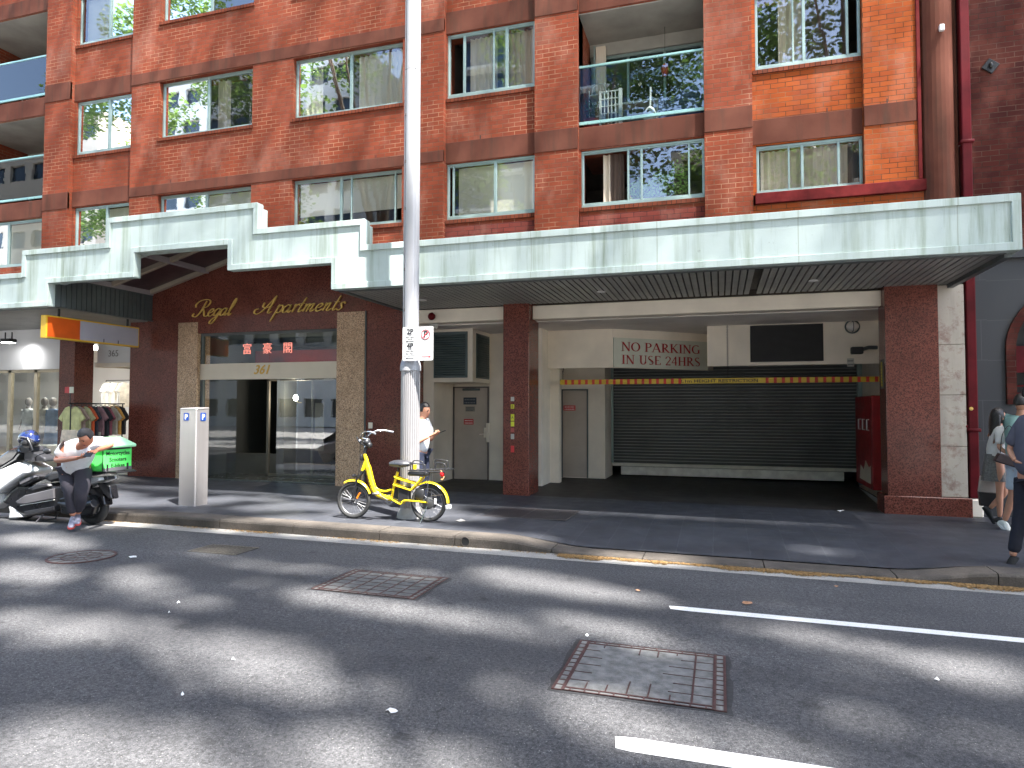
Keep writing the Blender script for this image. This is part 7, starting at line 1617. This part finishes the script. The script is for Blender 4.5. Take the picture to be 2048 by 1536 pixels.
# ---- sunlit gaps between the crowns, as outlines on the ground
LIT = [
 [(-60, 1450), (330, 1446), (600, 1466), (720, 1446), (820, 1478), (1000, 1505), (1500, 2500), (-900, 3500)],
 [(-40, 1215), (100, 1222), (260, 1235), (440, 1275), (600, 1305), (700, 1350), (800, 1400), (900, 1440), (760, 1432), (600, 1402), (470, 1388), (330, 1325), (180, 1290), (-40, 1270)],
 [(350, 1262), (440, 1255), (600, 1280), (720, 1320), (660, 1335), (500, 1310), (380, 1285)],
 [(-30, 1118), (130, 1130), (148, 1160), (95, 1182), (-30, 1165)],
 [(215, 1128), (285, 1135), (330, 1165), (440, 1213), (390, 1218), (270, 1200), (205, 1165)],
 [(-20, 1070), (110, 1062), (190, 1085), (185, 1108), (110, 1104), (-20, 1090)],
 [(350, 1083), (420, 1092), (460, 1118), (640, 1132), (900, 1146), (960, 1165), (760, 1150), (520, 1142), (400, 1118)],
 [(490, 1153), (620, 1172), (780, 1200), (1010, 1234), (1190, 1290), (1060, 1285), (860, 1248), (640, 1216), (560, 1185)],
 [(960, 1128), (1180, 1160), (1400, 1205), (1340, 1216), (1130, 1196), (960, 1165)],
 [(1080, 1215), (1200, 1235), (1330, 1262), (1460, 1310), (1390, 1318), (1200, 1284), (1100, 1250)],
 [(1440, 1238), (1600, 1255), (1800, 1285), (2100, 1335), (2100, 1405), (1850, 1350), (1650, 1290), (1500, 1262)],
 [(1000, 1345), (1150, 1378), (1330, 1425), (1500, 1460), (1700, 1500), (1980, 1545), (1500, 1545), (1200, 1470), (1050, 1420)],
 [(1650, 1420), (1850, 1450), (2100, 1490), (2100, 1520), (1850, 1490), (1680, 1450)],
]
def inpoly(x, y, P_):
    c = False; j = len(P_)-1
    for i in range(len(P_)):
        xi, yi = P_[i]; xj, yj = P_[j]
        if (yi > y) != (yj > y) and x < (xj-xi)*(y-yi)/(yj-yi)+xi: c = not c
        j = i
    return c
LW = [[(PG(a, b, -.13).x, PG(a, b, -.13).y) for a, b in q_] for q_ in LIT]
FOOT = [[(-11.5, 7.35), (-8.3, 7.30), (-7.6, 7.85), (-2.6, 7.85), (-1.9, 8.2), (-2.4, 9.0), (-3.4, 9.55), (-4.2, 10.2), (-9, 10.3), (-12, 9.6)],
        [(-1.6, 7.75), (-.4, 7.8), (.3, 7.95), (-.3, 8.15), (-1.3, 8.2)], [(.9, 8.6), (1.9, 8.7), (1.9, 8.9), (.9, 8.85)], [(1.8, 7.9), (3.2, 7.95), (3.2, 8.2), (1.9, 8.15)]]
SHADE = [[(PG(a, b, 0).x, PG(a, b, 0).y) for a, b in q_] for q_ in (((215, 1014), (420, 1011), (560, 1032), (430, 1037), (215, 1024)), ((250, 972), (640, 975), (920, 1008), (720, 1008), (480, 990), (300, 996)), ((860, 1046), (1010, 1040), (1180, 1062), (1020, 1066)))]+[[(-7.4, 8.15), (-6.6, 8.2), (-5.6, 8.9), (-6.2, 9.0)], [(-8.0, 8.6), (-7.6, 8.9), (-6.9, 9.6), (-7.6, 9.6)]]
LW += FOOT
def litness(x, y):
    n = 0
    for dx, dy in ((0, 0), (.13, 0), (-.13, 0), (0, .10), (0, -.10)):
        if any(inpoly(x+dx, y+dy, P_) for P_ in LW) and not any(inpoly(x+dx, y+dy, P_) for P_ in SHADE): n += 1
    return n/5
leafm, t_, b_s = newmat('plane_tree_leaf'); vv = pos(t_); cc = ramp(t_, noise(t_, vv, .9, 4), [(.3, (.07, .12, .035)), (.7, (.15, .22, .075))]); t_.links.new(cc, b_s.inputs['Base Color']); b_s.inputs['Roughness'].default_value = .5
tl_ = t_.nodes.new('ShaderNodeBsdfTranslucent'); t_.links.new(mix(t_, cc, (.30, .5, .08), .4), tl_.inputs[0]); mx_ = N(t_, 'ShaderNodeMixShader'); mx_.inputs[0].default_value = .4
t_.links.new(b_s.outputs[0], mx_.inputs[1]); t_.links.new(tl_.outputs[0], mx_.inputs[2]); t_.links.new(mx_.outputs[0], t_.nodes['Material Output'].inputs[0])
m_bark = plain('plane_tree_bark', (.22, .19, .14), .9, 0, .4, 5, .5)
TREES = [(-13.5, -.8), (-5.5, -3.2), (4.5, -1.6), (11.5, -.6)]
crowns = [MB() for _ in TREES]
def leaf(c, s):
    k = min(range(len(TREES)), key=lambda i: (TREES[i][0]-c.x)**2*.6+(TREES[i][1]-c.y)**2*.1)
    d = V((random.gauss(0, 1), random.gauss(0, 1), random.gauss(0, .45))).normalized(); e = d.cross(V((random.gauss(0, .35), random.gauss(0, .35), 1))).normalized()
    mb = crowns[k]; o = V((TREES[k][0], TREES[k][1], 0)); c = c-o
    mb.add([c-d*s, c-d*s*.2+e*s*.7, c+d*s*.5+e*s*.45, c+d*s, c+d*s*.5-e*s*.45, c-d*s*.2-e*s*.7], [(0, 1, 2, 3, 4, 5)])
random.seed(21); up_ = -SUNV/abs(SUNV.z)
cnt = 0
def jit(x0, x1, y0, y1, n):
    k = sqrt(n/((x1-x0)*(y1-y0))); nx, ny = int((x1-x0)*k), int((y1-y0)*k)
    for i in range(nx):
        for j in range(ny): yield x0+(x1-x0)*(i+random.random())/nx, y0+(y1-y0)*(j+random.random())/ny
for gx_, gy_ in jit(-17, 8, 1.2, 10.2, 20500):        # crowns over the street
    if random.random() < litness(gx_, gy_): continue
    leaf(V((gx_, gy_, 0))+up_*random.uniform(20, 26), random.uniform(.13, .21))
for gx_, gy_ in list(jit(-24, 8, 10.2, 15.8, 17000))+list(jit(1.5, 9, 7.0, 16, 5000)):      # higher, thinner growth whose light shade falls on the facade
    if abs((gx_+4.3)*.28+(gy_-8.97)*.43)/.513 < .40 and gx_ > -9: continue
    if gx_ < .8 and random.random() < .40: continue
    leaf(V((gx_, gy_, 0))+up_*random.uniform(24, 34), random.uniform(.09, .13))
clumps = [(random.uniform(-42, 9), random.uniform(-13, -6.5), random.uniform(7, 30), random.uniform(1.4, 2.7)) for _ in range(112)]+[(-3.6, -8, 13.6, 1.7), (-1.2, -9, 12.6, 1.5), (-4.2, -9, 18, 2.0), (-1.0, -9, 19, 2.0), (3.2, -9, 19, 2.0), (1.5, -8.5, 13.5, 1.5), (5.2, -9, 22, 1.8)]
for cx, cy, cz, r_ in clumps:                        # crowns on the far side, seen reflected in the windows
    if cy+.09*cz > 0.4 and False: continue
    for i in range(int(240*r_)):
        d = V((random.gauss(0, 1), random.gauss(0, 1), random.gauss(0, 1))).normalized()*r_*random.random()**.4
        p = V((cx, cy, cz))+V((d.x, d.y*.7, d.z*.8)); g_ = p-up_*p.z
        if g_.y > .6 and (litness(g_.x, g_.y) > 0 or g_.y > 8): continue
        leaf(p, random.uniform(.10, .17))
for k, (tx, ty) in enumerate(TREES):
    t = thing('plane_tree', ('plane tree on the near footpath, leftmost of the row casting shade', 'plane tree behind the photographer, second of the row casting shade', 'plane tree just right of the photographer casting shade on the road', 'plane tree far right on the near footpath casting shade')[k], 'tree', (tx, ty, 0), 'street trees on the near footpath')
    crowns[k].build('crown', leafm, t)
    mb = MB(); random.seed(k); mb.tube(cr([(0, 0, -.1), (.1, .05, 3), (-.1, 0, 6), (.2, .1, 9)], 4), [.30, .28, .26, .25, .24, .24, .23, .22, .21, .20, .19, .18, .17], 12)
    for j in range(7):
        a = random.uniform(0, 2*pi); e = V((cos(a)*random.uniform(2, 4.2), sin(a)*random.uniform(1, 2)+2.0, random.uniform(20, 24))); s0 = V((0, 0, random.uniform(5.5, 9))); mb.tube(cr([s0, s0*.6+e*.4+V((0, 0, .8)), e], 5), [.09-.0075*q_ for q_ in range(11)], 7)
    mb.build('trunk', m_bark, t)
